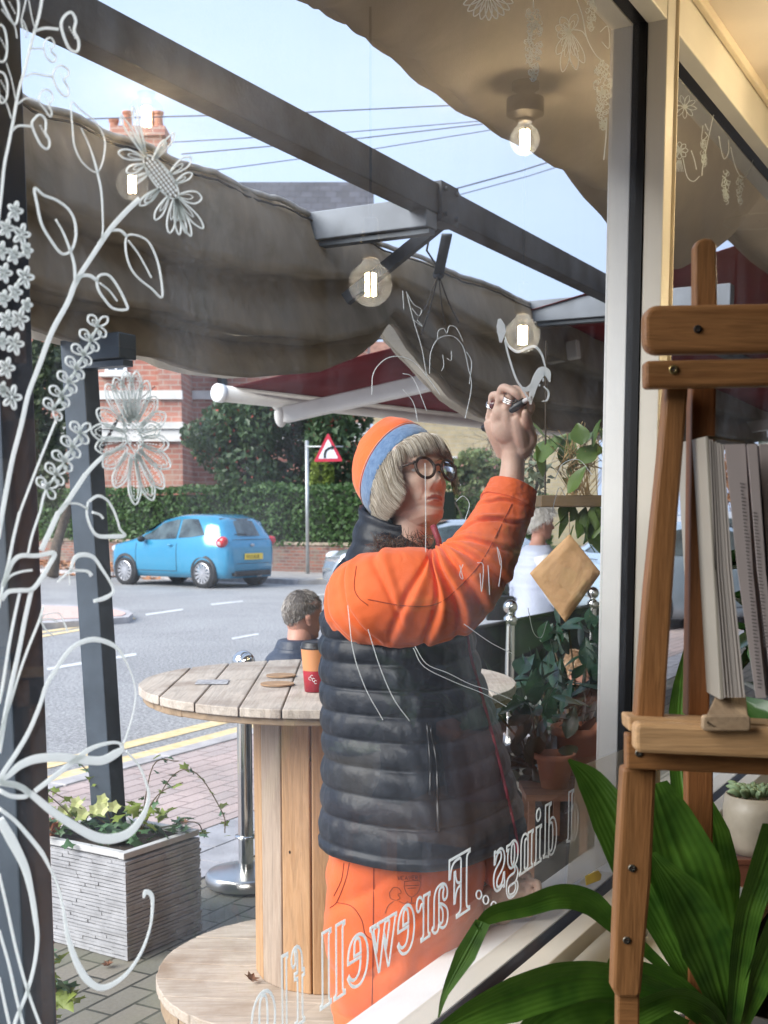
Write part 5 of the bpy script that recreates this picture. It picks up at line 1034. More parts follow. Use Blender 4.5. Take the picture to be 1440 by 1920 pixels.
def face_off(x, y, z):
    if y < 0: return 0
    ax = abs(x); d = 0
    amp = interp([(-.050, 0), (-.045, .010), (-.039, .020), (-.033, .0245), (-.026, .022), (-.013, .0145), (.0, .009), (.012, .003), (.025, 0)], z); sg_ = interp([(-.046, .0105), (-.033, .0095), (-.017, .0075), (0, .0065), (.02, .009)], z)
    d += amp * math.exp(-(x / sg_) ** 2)
    d += .009 * g2(ax - .0135, .0062, z + .038, .0075) - .004 * g2(ax - .0085, .003, z + .0455, .003)
    d -= .0115 * g2(ax - .031, .016, z - .001, .0105)
    d += .0035 * g2(ax - .028, .02, z - .019, .006) + .0055 * g2(ax - .044, .018, z + .03, .018) - .003 * g2(ax - .05, .014, z + .065, .02)
    mz = -.0672 - 9 * ax * ax if ax < .026 else -.0733
    lw = math.exp(-(ax / .022) ** 4)
    d += lw * (.0040 * math.exp(-((z - mz - .0048) / .0040) ** 2) + .0048 * math.exp(-((z - mz + .0058) / .0046) ** 2) - .0045 * math.exp(-((z - mz) / .0016) ** 2))
    d -= .0018 * math.exp(-(x / .003) ** 2 - ((z + .0585) / .006) ** 2) + .003 * g2(ax, .016, z + .087, .005)
    fl = .019 + (-.040 - z) * .42; d -= .0022 * math.exp(-((ax - fl) / .004) ** 2) * (1 if -.072 < z < -.038 else .0)
    d -= .0015 * g2(ax - .032, .02, z + .017, .003)
    return d
def headgrid(T, rows=100, cols=120, feat=True, mb=None):
    m = mb or MB(); P = []; o = len(m.f)
    for i in range(rows + 1):
        z = lerp(-.122, .1155, (1 - math.cos(math.pi * i / rows)) / 2 * .25 + .75 * i / rows); f, b, wv = interp(FR, z), interp(BK, z), interp(WDT, z); c = (f + b) / 2 * .55; row = []
        for j in range(cols):
            s_ = 2 * j / cols - 1; a = math.pi * (abs(s_) ** 1.25) * (1 if s_ > 0 else -1)
            sn, cs_ = math.sin(a), math.cos(a); e = 2 / 2.25; x = wv * abs(sn) ** e * (1 if sn > 0 else -1); y = c + ((f - c) if cs_ > 0 else (c - b)) * abs(cs_) ** e * (1 if cs_ > 0 else -1)
            if feat: y += face_off(x, y, z)
            row.append((x, y, z))
        P.append(row)
    m.grid([[T(p) for p in r] for r in P], wrap=True, capends=True)
    if feat:
        k = o
        for i in range(rows):
            for j in range(cols):
                x, y, z = P[i][j]; ax = abs(x); mz = -.0672 - 9 * ax * ax
                if y > .03 and ax < .0225 and mz - .0095 * (1 - (ax / .0225) ** 2) < z < mz + .0060 * (1 - (ax / .0225) ** 2.5) and z > -.09: m.m[k] = 1
                k += 1
    return m
# ---- the woman at the window
HR = (Matrix.Rotation(R(-142), 3, 'Z') @ Matrix.Rotation(R(19), 3, 'X') @ Matrix.Rotation(R(-4), 3, 'Y')); HS = 1.03
HO = at(797, 877, 2.80) - HR @ (V((.033, .093, -.007)) * HS)
HT = lambda p: HO + HR @ (V(p) * HS)
wo = thing('person', 'woman in orange jacket, navy quilted vest and round glasses drawing on the window', 'person', V((HO.x, HO.y + .05, 0)))
PYAW = (V((.82, -.57, 0)), V((.57, .82, 0)))
def hand(mb, T=lambda p: p):
    K = [(967, 778, 2.755), (948, 770, 2.76), (930, 774, 2.775), (917, 786, 2.80)]; Pp = [(984, 748, 2.752), (964, 731, 2.742), (943, 728, 2.748), (925, 741, 2.772)]
    Dd = [(996, 762, 2.738), (984, 740, 2.722), (966, 736, 2.722), (947, 748, 2.748)]; Tt = [(990, 782, 2.742), (990, 757, 2.725), (980, 752, 2.728), (964, 762, 2.748)]
    A = lambda q: at(*q)
    for i in range(4):
        wq = lerp(A((982, 852, 2.80)), A((948, 852, 2.82)), i / 3); mb.tube(catmull([wq, lerp(wq, A(K[i]), .5) + V((0, -.004, 0)), A(K[i])], 5), [.021] * 5 + [.021, .0205, .020, .019, .0172, .0138], 12)
        r0 = (.0105, .0107, .0102, .009)[i]; mb.tube(catmull([A(K[i]), lerp(A(K[i]), A(Pp[i]), .5), A(Pp[i]), A(Dd[i]), A(Tt[i])], 5), [r0 * 1.12, r0 * 1.1, r0 * 1.02, r0 * .98, r0 * .96, r0 * .95, r0 * .95, r0 * .96, r0 * 1.0, r0 * 1.06, r0 * 1.06, r0, r0 * .94, r0 * .9, r0 * .9, r0 * .92, r0 * .9, r0 * .85, r0 * .78, r0 * .68, r0 * .45], 12)
    mb.ell(A((954, 800, 2.780)), (.040, .024, .040), n=12); mb.ell(A((952, 772, 2.768)), (.036, .018, .026), n=12); mb.ell(A((972, 826, 2.79)), (.030, .021, .030), n=12)
    mb.tube(catmull([A((972, 848, 2.79)), A((994, 826, 2.785)), A((992, 802, 2.765)), A((987, 785, 2.735)), A((984, 768, 2.722))], 5), [.020] * 3 + [.019, .018, .017, .0155, .014, .0125, .0115, .011, .011, .0115, .0118, .0115, .011, .0105, .010, .009, .008, .005], 12)
    mb.tube(catmull([A((957, 960, 2.80)), A((958, 915, 2.80)), A((962, 868, 2.805)), A((963, 840, 2.80)), A((955, 812, 2.785))], 5), [.038] * 4 + [.037, .036, .035, .034, .033, .032, .0315, .031, .031, .031, .031, .030, .029, .028, .027, .025, .023], 20, flat=.85)
m = MB(); hand(m); hnd = m.build('hand_tmp', skin, voxel=.0022, smoothit=9)
hv = [v.co.copy() for v in hnd.data.vertices]; hf = [tuple(p.vertices) for p in hnd.data.polygons]; bpy.data.objects.remove(hnd)
body = MB(); headgrid(HT, mb=body)
nb0 = HT((0, -.018, -.05)); NB = at(742, 1080, 2.97)
body.tube(catmull([HT((0, -.02, -.03)), HT((0, -.012, -.10)), lerp(HT((0, -.02, -.12)), NB, .5), NB], 5), [.050] * 6 + [.052, .054, .055, .056, .058, .06, .065, .07, .08, .09], 24)
# hidden torso, arms and legs under the clothes, so the figure is whole
cz = lambda px, py, Y: at(px, py, Y)
body.tube(catmull([NB, cz(750, 1250, 2.95), cz(758, 1450, 2.95), cz(755, 1640, 2.95)], 5), [.10, .12, .13, .13, .13, .13, .13, .13, .13, .13, .13, .13, .13, .13, .13, .12], 20)
body.tube([cz(680, 1115, 2.84), cz(790, 1110, 2.75), cz(870, 1088, 2.72), cz(925, 1005, 2.76), cz(957, 930, 2.80)], [.06, .05, .045, .04, .033], 16)
for px_, Y_ in ((690, 2.87), (825, 3.05)): q = cz(px_, 1640, Y_); body.tube([q, V((q.x, q.y, .5)), V((q.x, q.y, .08)), V((q.x + .08, q.y - .06, .04))], [.085, .06, .04, .03], 16)
body.add(hv, hf)
Lh = at(958, 1668, 2.93) - at(952, 775, 2.76); Mr = Matrix.Rotation(R(70), 3, 'Y')
pc = at(952, 790, 2.76); lhv = [pc + Mr @ (v - pc) + Lh for v in hv if v.z > at(0, 900, 2.8).z]; idx = {}; 
for i, v in enumerate(hv):
    if v.z > at(0, 900, 2.8).z: idx[i] = len(idx)
body.add(lhv, [tuple(idx[i] for i in f) for f in hf if all(i in idx for i in f)])
bo = body.build('body', [skin, lipm], wo, smooth=True)
# eyes
eyew = M('eye_white', (.72, .68, .66), .15, vs=1, var=.03); iris = M('iris_grey', (.13, .20, .24), .2, vs=40, var=.4); pup = M('pupil', (.005, .005, .005), .1)
for sx in (1, -1):
    c = V((sx * .031, .0505, .0)); m = MB(); r0 = .0122; m.ell(HT(c), (r0 * HS,) * 3, n=14); e = m.build('eye', eyew, wo, smooth=True)
    gz = V((.05 * 0 - .28, .9, .22)).normalized()
    for rr_, off, mt, nm in ((.0058, .0010, iris, 'iris'), (.0026, .0013, pup, 'pupil')):
        q = gz.to_track_quat('Z', 'Y').to_matrix(); m = MB(); pts = [HT(c + gz * math.sqrt(max(0, r0 ** 2 - rr_ ** 2)) + gz * off * .5 + q @ V((rr_ * math.cos(t), rr_ * math.sin(t), 0))) for t in [2 * math.pi * k / 20 for k in range(20)]]
        m.add(pts + [HT(c + gz * (r0 + off * .3))], [(i, (i + 1) % 20, 20) for i in range(20)]); o = m.build(nm, mt)
        for v in o.data.vertices: v.co -= wloc(wo)
        o.parent = e
    m = MB()
    for z0_, z1_ in ((.22, 1.45), (-1.4, -.36)):
        m.grid([[HT(c + V((.0134 * math.cos(el) * math.sin(az), .0134 * math.cos(el) * math.cos(az), .0134 * math.sin(el)))) for az in [lerp(-1.35, 1.35, k / 12) for k in range(13)]] for el in [lerp(z0_, z1_, k / 6) for k in range(7)]])
    m.build('eyelids', skin, wo, smooth=True)
    m = MB(); m.tube([HT(V((sx * x, .083 - abs(x - .03) * .12 + .002, z))) for x, z in ((.014, .0185), (.024, .0225), (.034, .0225), (.045, .0175))], [.0012, .0022, .002, .0008], 6); m.build('eyebrow', M('brow', (.26, .19, .14), .8), wo)
# glasses
gl = thing('glasses', 'round dark tortoiseshell glasses worn by the woman at the window', 'glasses', HT((0, .1, 0)))
tort = M('tortoise', (.010, .006, .004), .35, vs=60, col2=(.06, .028, .012), coat=.0, spec=.3)
m = MB()
def ring(c, r, wrap_, rad, n=40):
    pts = []
    for k in range(n):
        a = 2 * math.pi * k / n; x = math.cos(a) * r; pts.append(HT(V(c) + V((x * math.cos(wrap_), x * math.sin(wrap_), r * math.sin(a)))))
    return pts
for sx in (1, -1): m.tube(ring((sx * .0335, .094, -.007), .0235, -sx * .16, .0026), .0036, 8, closed=True)
m.tube(catmull([HT((-.011, .098, -.003)), HT((0, .1005, .001)), HT((.011, .098, -.003))], 4), .0026, 8)
m.build('rims', tort, gl, smooth=True)
for sx in (1, -1):
    m = MB(); m.tube([HT((sx * .055, .090, .000)), HT((sx * .064, .086, .003)), HT((sx * .074, .05, .005)), HT((sx * .078, .0, .0)), HT((sx * .076, -.03, -.02))], .0024, 8); m.ell(HT((sx * .0585, .0895, .005)), (.004, .004, .004), n=6); m.build('temple_arm', tort, gl, smooth=True)
    m = MB(); pts = ring((sx * .0335, .094, -.007), .0225, -sx * .16, 0, 28); c = sum(pts, V()) / 28; m.add(pts + [c + HR @ V((0, .0022, 0))], [(i, (i + 1) % 28, 28) for i in range(28)]); m.build('lens', glassm('spectacle_lens', 1.22, (.97, .98, .97), dirt_haze=0), gl, smooth=True)
# hair
def hairmat(name, a, b, c):
    m, n, bb = _base(name); oi = n.nodes.new('ShaderNodeNewGeometry'); n.links.new(_ramp(n, oi.outputs['Random Per Island'], [(.1, a), (.5, b), (.9, c)]), bb.inputs['Base Color']); bb.inputs['Roughness'].default_value = .38; bb.inputs['Anisotropic'].default_value = .5; bb.inputs['Specular IOR Level'].default_value = .5; return m
hairm = hairmat('hair_silver_blonde', (.22, .165, .105), (.56, .48, .365), (.88, .83, .74))
BETA = R(50); dH = V((0, math.sin(BETA), math.cos(BETA))); nB = V((0, -math.cos(BETA), math.sin(BETA))); CB = V((0, -.022, .012)); RA, RB_ = .081, .114
def ringp(phi, off=0, sc_=1.0): return CB + V((math.sin(phi) * RA * sc_, 0, 0)) + dH * (math.cos(phi) * RB_ * sc_) + nB * off
def guide(phi, sx):
    s0_ = ringp(phi, .0, .97)
    t = min(1, phi / .95); e = V((lerp(.004, .068, t), lerp(.0935, .052, t ** 1.7), lerp(.034, .016, t)))
    qa = [s0_, lerp(s0_, e, .35) + V((.002, .008, .008)), lerp(s0_, e, .65) + V((.002, .009, .005)), lerp(s0_, e, .88) + V((.001, .004, .001)), e]
    t = max(0, (phi - .75) / (math.pi - .75)); e = V((interp([(0, .075), (.25, .079), (.6, .070), (1, .02)], t), interp([(0, .052), (.15, .056), (.3, .030), (.6, -.03), (1, -.095)], t), interp([(0, -.03), (.12, -.062), (.25, -.080), (.5, -.090), (1, -.094)], t)))
    mid = lerp(s0_, e, .5) + V((.012, .004, .002)); qb = [s0_, lerp(s0_, e, .25) + V((.008, .003, .003)), mid, lerp(s0_, e, .78) + V((.010, -.002, .002)), e]
    f = min(1, max(0, (phi - .78) / .22)); f = f * f * (3 - 2 * f)
    return [V((p.x * sx, p.y, p.z)) for p in [lerp(a, b, f) for a, b in zip(qa, qb)]]
m = MB(); r = random.Random(31)
for sx in (1, -1):
    m.grid([[HT(p) for p in catmull([q * (.975 if phi > .9 else .955) for q in guide(phi, sx)], 10)[:(39 if phi > .9 else 12)] + ([] if phi > .9 else [catmull([q * .955 for q in guide(phi, sx)], 10)[11]] * 27)] for phi in [lerp(.0, 3.0 if sx == 1 else .95, k / 40) for k in range(41)]])
shell = m.build('hair_shell', M('hair_base', (.40, .345, .265), .6, vs=80, var=.3), wo, smooth=True)
m = MB()
for k in range(4200):
    sx = 1 if r.random() < .72 else -1; phi = r.uniform(-.02, 3.0) if sx == 1 else r.uniform(0, .98); g = guide(abs(phi), sx); j = V((r.gauss(0, .0022), r.gauss(0, .0022), r.gauss(0, .002))); k2 = r.uniform(.97, 1.06); sw = r.gauss(0, .0035) + (.006 if abs(phi) > .9 else 0); cl_ = noise.noise(V((phi * 22, 0, sx))) * .5; j = j + V((cl_ * .005, 0, cl_ * .003)) * (1 if abs(phi) > .9 else .25); ph = r.uniform(.35, 1.08) if abs(phi) < .9 else r.uniform(.9, 1.08); swp = -.014 * (1 if abs(phi) < .8 else 0)
    pts = [HT(p * (1 if i == 0 else k2) + j + V((swp + sw * .6 * (1 if abs(phi) < .9 else 0), sw if abs(phi) > .9 else 0, sw * .5)) * (i / 4)) for i, p in enumerate(g)]; pts[-1] = lerp(pts[-2], pts[-1], ph) if ph < 1 else pts[-1] + (pts[-1] - pts[-2]) * (ph - 1)
    c_ = catmull(pts, 5); n_ = len(c_); m.tube(c_, [.00050 * (1 - .6 * (i / n_) ** 3) for i in range(n_)], 3, cap=False)
m.build('hair', hairm, wo, smooth=True)
# hat
hat = thing('beanie', 'orange beanie with a wide blue wool band worn by the woman', 'hat', HT(ringp(0)))
feltb = M('felt_blue', (.07, .15, .30), .95, vs=70, col2=(.16, .27, .45), bump=.6, bs=160, bd=.004, sheen=.5); felto = M('felt_orange', (.72, .11, .012), .9, vs=5, col2=(.86, .16, .025), bump=.4, bs=120, bd=.004, sheen=.3); pink = M('hat_piping', (.75, .40, .35), .8)
m = MB(); P = []
for k in range(13):
    t = k / 12; off = lerp(-.002, .047, t); sc_ = 1.015 + .045 * math.sin(math.pi * t) ** .5; P.append([HT(ringp(2 * math.pi * j / 64, off, sc_)) for j in range(64)])
P = [[HT(ringp(2 * math.pi * j / 64, .004, .985)) for j in range(64)]] + P; m.grid(P, wrap=True); m.build('band', feltb, hat, smooth=True)
m = MB(); m.tube([HT(ringp(2 * math.pi * j / 64, .048, 1.035)) for j in range(64)], .0012, 6, closed=True); m.build('piping', pink, hat, smooth=True)
m = MB(); P = []
for k in range(19):
    t = k / 18; off = .044 + .106 * math.sin(t * math.pi / 2) ; sc_ = max(.01, 1.03 * math.cos(t * math.pi / 2) ** .62)
    P.append([HT(ringp(2 * math.pi * j / 64, off + .004 * noise.noise(V((j * .25, k * .3, 0))) , sc_ * (1 + .035 * noise.noise(V((math.cos(j * .098) * 2, math.sin(j * .098) * 2, k * .25)))))) for j in range(64)])
m.grid(P, wrap=True, capends=True); m.build('crown', felto, hat, smooth=True)
# quilted vest
F_, L_ = PYAW
def ringpt(c, A_, B_, a, p=2.3):
    ca, sa = math.cos(a), math.sin(a); e = 2 / p; return c + F_ * (B_ * abs(ca) ** e * (1 if ca > 0 else -1)) + L_ * (A_ * abs(sa) ** e * (1 if sa > 0 else -1))
vt = [(1000, 690, 800), (1020, 664, 815), (1045, 642, 835), (1080, 622, 858), (1120, 606, 875), (1170, 598, 882), (1230, 595, 888), (1300, 595, 905), (1370, 598, 925), (1440, 600, 945), (1500, 598, 962), (1560, 595, 978), (1600, 592, 988), (1616, 594, 985)]
vl, vr = [(a, b) for a, b, c in vt], [(a, c) for a, b, c in vt]; YV = 2.95
quilt_m = M('vest_nylon', (.006, .0085, .014), .45, vs=5, col2=(.011, .015, .024), bump=.3, bs=13, bd=.02, spec=.35)
creases = [1045, 1100, 1150, 1200, 1243, 1292, 1340, 1388, 1437, 1490, 1540, 1593, 1618]
P = []; ys = []
y = 1003
while y <= 1617: ys.append(y); y += 3.4
for y in ys:
    xl, xr = interp(vl, y) + 12, interp(vr, y); wv = (xr - xl) / 2 / FPX * YV; c = at((xl + xr) / 2, y, YV); c.z = at(0, y, 2.72).z
    k = 0
    while k < len(creases) - 1 and creases[k] <= y: k += 1
    lo, hi = (creases[k - 1] if k else 1000), creases[k]; u = min(1, max(0, (y - lo) / (hi - lo))); puff = math.sin(math.pi * u) ** .42
    row = []
    for j in range(160):
        a = 2 * math.pi * j / 160
        seamv = math.exp(-((math.sin(a - 3.9)) / .018) ** 2) * (1 if math.cos(a - 3.9) > 0 else 0) * .5
        amp = .0105 * puff * (1 - seamv) + .0045 * noise.noise(V((a * 7, y * .022, 0))) * puff + .004 * abs(noise.noise(V((a * 16 + y * .02, y * .012, 3)))) * puff - .009
        p = ringpt(c, wv * 1.18 + amp, wv * .90 + amp, a); row.append(p + V((0, 0, .0035 * math.sin(a * 3 + y * .004) + .012 * math.sin(a - .8))))
    P.append(row)
m = MB(); m.grid(P, wrap=True); Pin = [p + (sum(P[-1], V()) / 160 - p) * .07 + V((0, 0, .006)) for p in P[-1]]; m.grid([P[-1], Pin, [lerp(p, sum(Pin, V()) / 160, .25) + V((0, 0, .16)) for p in Pin]], wrap=True); m.grid([[lerp(p, sum(P[0], V()) / 160, .35) + V((0, 0, -.01)) for p in P[0]], P[0]], wrap=True)
vest = m.build('vest', quilt_m, wo, smooth=True)
# collar
m = MB(); P = []
for k in range(15):
    t = k / 14; py = lerp(1062, 968, t); xl, xr = lerp(648, 682, t ** .8), lerp(832, 812, t); c = at((xl + xr) / 2, py, 2.93) + V((0, 0, 0)); wv = (xr - xl) / 2 / FPX * 2.93; pf_ = .010 * abs(math.sin(math.pi * t * 2.5)) ** .6
    P.append([ringpt(c, wv * 1.12 + pf_, wv * .95 + pf_, 2 * math.pi * j / 96, 2) + V((0, 0, -.030 * math.cos(2 * math.pi * j / 96) * t + .003 * noise.noise(V((j * .3, k * .4, 9))))) for j in range(96)])
P.append([lerp(p, sum(P[-1], V()) / 96, .14) + V((0, 0, -.004)) for p in P[-1]]); P.append([lerp(p, sum(P[-1], V()) / 96, .06) + V((0, 0, -.07)) for p in P[-1]])
m.grid(P, wrap=True); m.build('collar', quilt_m, wo, smooth=True)
def bvh(o): 
    off = wloc(o.parent) if o.parent else V((0, 0, 0)); return BVHTree.FromPolygons([v.co + off for v in o.data.vertices], [tuple(p.vertices) for p in o.data.polygons])
def proj(tree, path, lift=.0015, Yf=2.8):
    out = []
    for x, y in path:
        d = ray(x, y).normalized(); h = tree.ray_cast(CAM, d); out.append((h[0] - d * lift) if h[0] is not None else at(x, y, Yf))
    return out
def smoothpx(path, n=6): return [(v.x, v.y) for v in catmull([V((x, y, 0)) for x, y in path], n)]
vb = bvh(vest)
maro = M('zip_maroon', (.22, .012, .035), .6)
m = MB(); m.tube(proj(vb, smoothpx([(874, 1180), (882, 1230), (902, 1300), (926, 1390), (948, 1480), (966, 1560), (972, 1600)]), .004), .0045, 8, flat=.6); m.build('front_zip', maro, wo, smooth=True)
m = MB(); m.tube(proj(vb, smoothpx([(806, 1362), (818, 1430), (820, 1500), (822, 1560)]), .002), .004, 6); m.tube(proj(vb, smoothpx([(800, 1355), (806, 1430), (806, 1490)]), .002), .006, 6, flat=.5); m.build('pocket_zip', M('zip_black', (.006, .006, .008), .35), wo, smooth=True)
m = MB(); m.tube([at(812, 985, 2.76), at(822, 1012, 2.75), at(826, 1045, 2.76)], .007, 8); m.build('collar_lining', maro, wo, smooth=True)
r = random.Random(77); m = MB()
for k in range(520):
    t = r.random(); c = at(lerp(700, 806, t) + r.gauss(0, 5), lerp(1000, 1008, math.sin(math.pi * t)) + 8 + r.uniform(-6, 34), 2.80 + .02 * math.cos(t * 3) - .02); d = V((r.gauss(0, .5), r.gauss(-.5, .4), r.gauss(-.2, .7))).normalized() * r.uniform(.012, .03)
    m.tube([c, c + d * .5 + V((0, 0, .002)), c + d + V((r.gauss(0, .003), 0, r.gauss(0, .003)))], [.0009, .0007, .0003], 3, cap=False)
m.build('fur_trim', hairmat('fur_brown', (.05, .03, .02), (.10, .065, .045), (.17, .11, .07)), wo)
# orange sleeve
orange = M('orange_cotton', (.74, .105, .012), .75, vs=4, col2=(.86, .155, .025), bump=.35, bs=260, bd=.002, sheen=.25)
sp_ = [(676, 1135, 2.88), (700, 1128, 2.81), (735, 1120, 2.765), (780, 1118, 2.745), (835, 1108, 2.735), (880, 1075, 2.73), (912, 1030, 2.745), (935, 985, 2.765), (953, 940, 2.785), (962, 912, 2.795)]
rad_ = [.085, .104, .112, .108, .098, .088, .077, .066, .056, .050]
cpt = catmull([at(*q) for q in sp_], 24); K = len(cpt); P = []
PI = math.pi
CRS = [(.50, .50, .36, 1.38, .013, .010), (.52, .52, .44, 1.42, .016, .010), (.545, .5, .52, 1.40, .014, .009), (.57, .5, .60, 1.38, .012, .010), (.47, .45, .27, 1.25, .010, .011), (.60, .55, .68, 1.25, .009, .009),
       (.06, .45, .10, 1.15, .013, .011), (.12, .42, .19, 1.22, .012, .010), (.02, .6, .03, 1.3, .012, .012), (.20, .5, .30, 1.1, .008, .009), (.72, .7, .80, 1.3, .007, .008), (.80, .6, .86, 1.15, .006, .007), (.34, 1.45, .50, 1.55, .009, .010), (.16, 1.35, .30, 1.52, .009, .010), (.66, .55, .76, .95, .006, .007)]
for i, c in enumerate(cpt):
    t = (cpt[min(i + 1, K - 1)] - cpt[max(i - 1, 0)]).normalized(); nrm = V((0, 1, 0)) - t * t.y; nrm.normalize(); bn = t.cross(nrm); f = i / (K - 1) * (len(rad_) - 1); j = min(int(f), len(rad_) - 2); r0 = lerp(rad_[j], rad_[j + 1], f - j); u = i / (K - 1); row = []
    if bn.z < 0: bn = -bn
    for q in range(176):
        a = 2 * PI * q / 176; d = 0
        X, Y_ = u * .62, a * .085
        for (u0, a0, u1, a1, dep, wd) in CRS:
            x0, y0, x1, y1 = u0 * .62, a0 * PI * .085, u1 * .62, a1 * PI * .085; dx, dy = x1 - x0, y1 - y0; L = math.hypot(dx, dy); s_ = ((X - x0) * dx + (Y_ - y0) * dy) / L / L
            if -.15 < s_ < 1.15:
                wob = .008 * noise.noise(V((s_ * 3, u0 * 20, a0))); dist = ((X - x0) * dy - (Y_ - y0) * dx) / L + wob; env = math.sin(PI * min(1, max(0, (s_ + .15) / 1.3))) ** .6
                d += env * dep * (-math.exp(-(dist / (wd * .55)) ** 2) + .75 * math.exp(-((dist - wd * 1.2) / wd) ** 2))
        d += .007 * noise.noise(V((math.cos(a) * 1.5, math.sin(a) * 1.5, u * 6))) + .0012 * noise.noise(V((math.cos(a) * 6, math.sin(a) * 6, u * 40)))
        if u > .90: d *= .4
        row.append(c + (nrm * math.cos(a) + bn * math.sin(a)) * (r0 + d))
    P.append(row)
inn_ = [[lerp(p, cpt[-1], s_) + (cpt[-1] - cpt[-2]).normalized() * -o_ for p in P[-1]] for s_, o_ in ((.05, -.002), (.10, .004), (.16, .06))]
m = MB(); m.grid(P + inn_, wrap=True); slv = m.build('jacket_sleeve', orange, wo, smooth=True)
cu = MB(); t = (cpt[-1] - cpt[-6]); P2 = []
for i in range(K - 30, K): 
    c = cpt[i]; P2.append([c + (p - c) * (1.075 + .02 * noise.noise(V((q * .2, i * .2, 5)))) for q, p in enumerate(P[i])])
P2 = [[lerp(p, cpt[K - 30], .07) for p in P2[0]]] + P2 + [[lerp(p, cpt[-1], .07) + t.normalized() * .002 for p in P2[-1]], [lerp(p, cpt[-1], .10) for p in P[-1]]]
cu.grid(P2, wrap=True); cuff = cu.build('cuff', orange, wo, smooth=True)
sb_ = bvh(slv); m = MB(); seamc = M('seam_rust', (.30, .035, .008), .8)
for pth in ([(690, 1124), (760, 1136), (820, 1132), (868, 1094), (905, 1050), (940, 985), (960, 945)], [(668, 1062), (664, 1100), (672, 1120), (690, 1135)]):
    m.tube(proj(sb_, smoothpx(pth, 8), .0006), .0011, 5)
m.build('seam_stitching', seamc, wo)
m = MB()
for (x0, y0) in ((672, 1165), (748, 1163)): 
    q = proj(sb_, [(x0, y0), (x0 + 30, y0 - 1), (x0 + 34, y0 + 17), (x0 + 5, y0 + 18)], .003); m.add(q, [(0, 3, 2, 1)])
# jacket yoke under the vest at the shoulder, far sleeve
m = MB(); m.tube(catmull([at(825, 1120, 3.12), at(845, 1250, 3.2), at(862, 1450, 3.18), at(915, 1600, 3.04), at(950, 1650, 2.95)], 6), [.06] * 14 + [.055] * 4 + [.05, .047, .045, .044, .043, .042, .041], 24); m.build('far_sleeve', orange, wo, smooth=True)
# trousers
tt = [(1560, 625, 895), (1600, 614, 905), (1640, 614, 909), (1700, 609, 910), (1760, 606, 908), (1830, 612, 900), (1900, 620, 892), (1960, 626, 888)]
tl_, tr_ = [(a, b) for a, b, c in tt], [(a, c) for a, b, c in tt]; P = []
for k in range(60):
    y = lerp(1560, 1960, k / 59); xl, xr = interp(tl_, y), interp(tr_, y); wv = (xr - xl) / 2 / FPX * 2.93; c = at((xl + xr) / 2, y, 2.93); c.z = at(0, y, 2.72).z
    P.append([ringpt(c, wv * 1.14 + d_, wv * .93 + d_, 2 * math.pi * j / 120, 2.2) for j in range(120) for d_ in [.006 * noise.noise(V((j * .12, k * .10, 2))) + .010 * noise.noise(V((j * .05, k * .13, 7))) - .008 * (1 - abs(noise.noise(V((j * .045 + k * .05, k * .045, 11)))) * 2.4) ** 4]])
m = MB(); m.grid(P, wrap=True)
c0 = sum(P[-1], V()) / 120
for s_ in (-1, 1):
    cc0 = c0 + L_ * s_ * .10; m.tube([cc0 + V((0, 0, .03)), V((cc0.x, cc0.y, .18)), V((cc0.x, cc0.y, .06))], [.115, .10, .10], 32)
trs = m.build('trousers', orange, wo, smooth=True); tbv = bvh(trs)
for s_ in (-1, 1):
    cc0 = c0 + L_ * s_ * .10; m = MB(); m.ell(V((cc0.x, cc0.y, .045)) + F_ * .05, (.05, .13, .045), Matrix.Rotation(math.atan2(-F_.x, F_.y), 3, 'Z'), n=12); m.build('shoe', M('shoe_black', (.02, .02, .02), .5), wo, smooth=True)
m = MB()
for pth in ([(655, 1618), (648, 1650), (632, 1690), (619, 1702)], [(645, 1618), (640, 1650), (626, 1680)], [(632, 1692), (660, 1700), (678, 1725), (684, 1750), (696, 1762)], [(701, 1620), (700, 1700), (699, 1800), (697, 1900)]): m.tube(proj(tbv, smoothpx(pth, 8), .0004), .0012, 5)
m.build('seam_stitching', seamc, wo)
# pen drawing and word on the trousers
inkm = M('ink_brown', (.16, .03, .01), .8); m = MB()
LET = {'W': [(0, 0), (.25, 1), (.5, .3), (.75, 1), (1, 0)], 'E': [(.9, 0), (0, 0), (0, .5), (.7, .5), (0, .5), (0, 1), (.9, 1)], 'A': [(0, 1), (.5, 0), (1, 1), (.8, .62), (.2, .62)], 'V': [(0, 0), (.5, 1), (1, 0)], 'R': [(0, 1), (0, 0), (.8, .1), (.8, .4), (0, .5), (.9, 1)], 'S': [(.9, .1), (.2, 0), (.1, .35), (.85, .6), (.8, .95), (0, .95)]}
for i, ch in enumerate('WEAVERS'):
    m.tube(proj(tbv, [(746 + i * 6.6 + x * 4.8, 1643 - i * .2 + y * 7) for x, y in LET[ch]], .0006), .0006, 4)
for pth in ([(758, 1653), (787, 1652), (786, 1668), (779, 1678), (771, 1682), (763, 1676), (758, 1664), (758, 1653)], [(760, 1661), (785, 1660)], [(764, 1666), (780, 1665)], [(771, 1682), (771, 1692), (762, 1694), (781, 1693)], [(730, 1674), (738, 1664), (748, 1666), (752, 1674), (746, 1677), (750, 1684), (742, 1688), (732, 1684), (730, 1674)], [(738, 1690), (728, 1698), (722, 1712)], [(748, 1690), (758, 1694), (765, 1690)]):
    m.tube(proj(tbv, smoothpx(pth, 4), .0006), .0006, 4)
m.build('ink_drawing', inkm, wo)
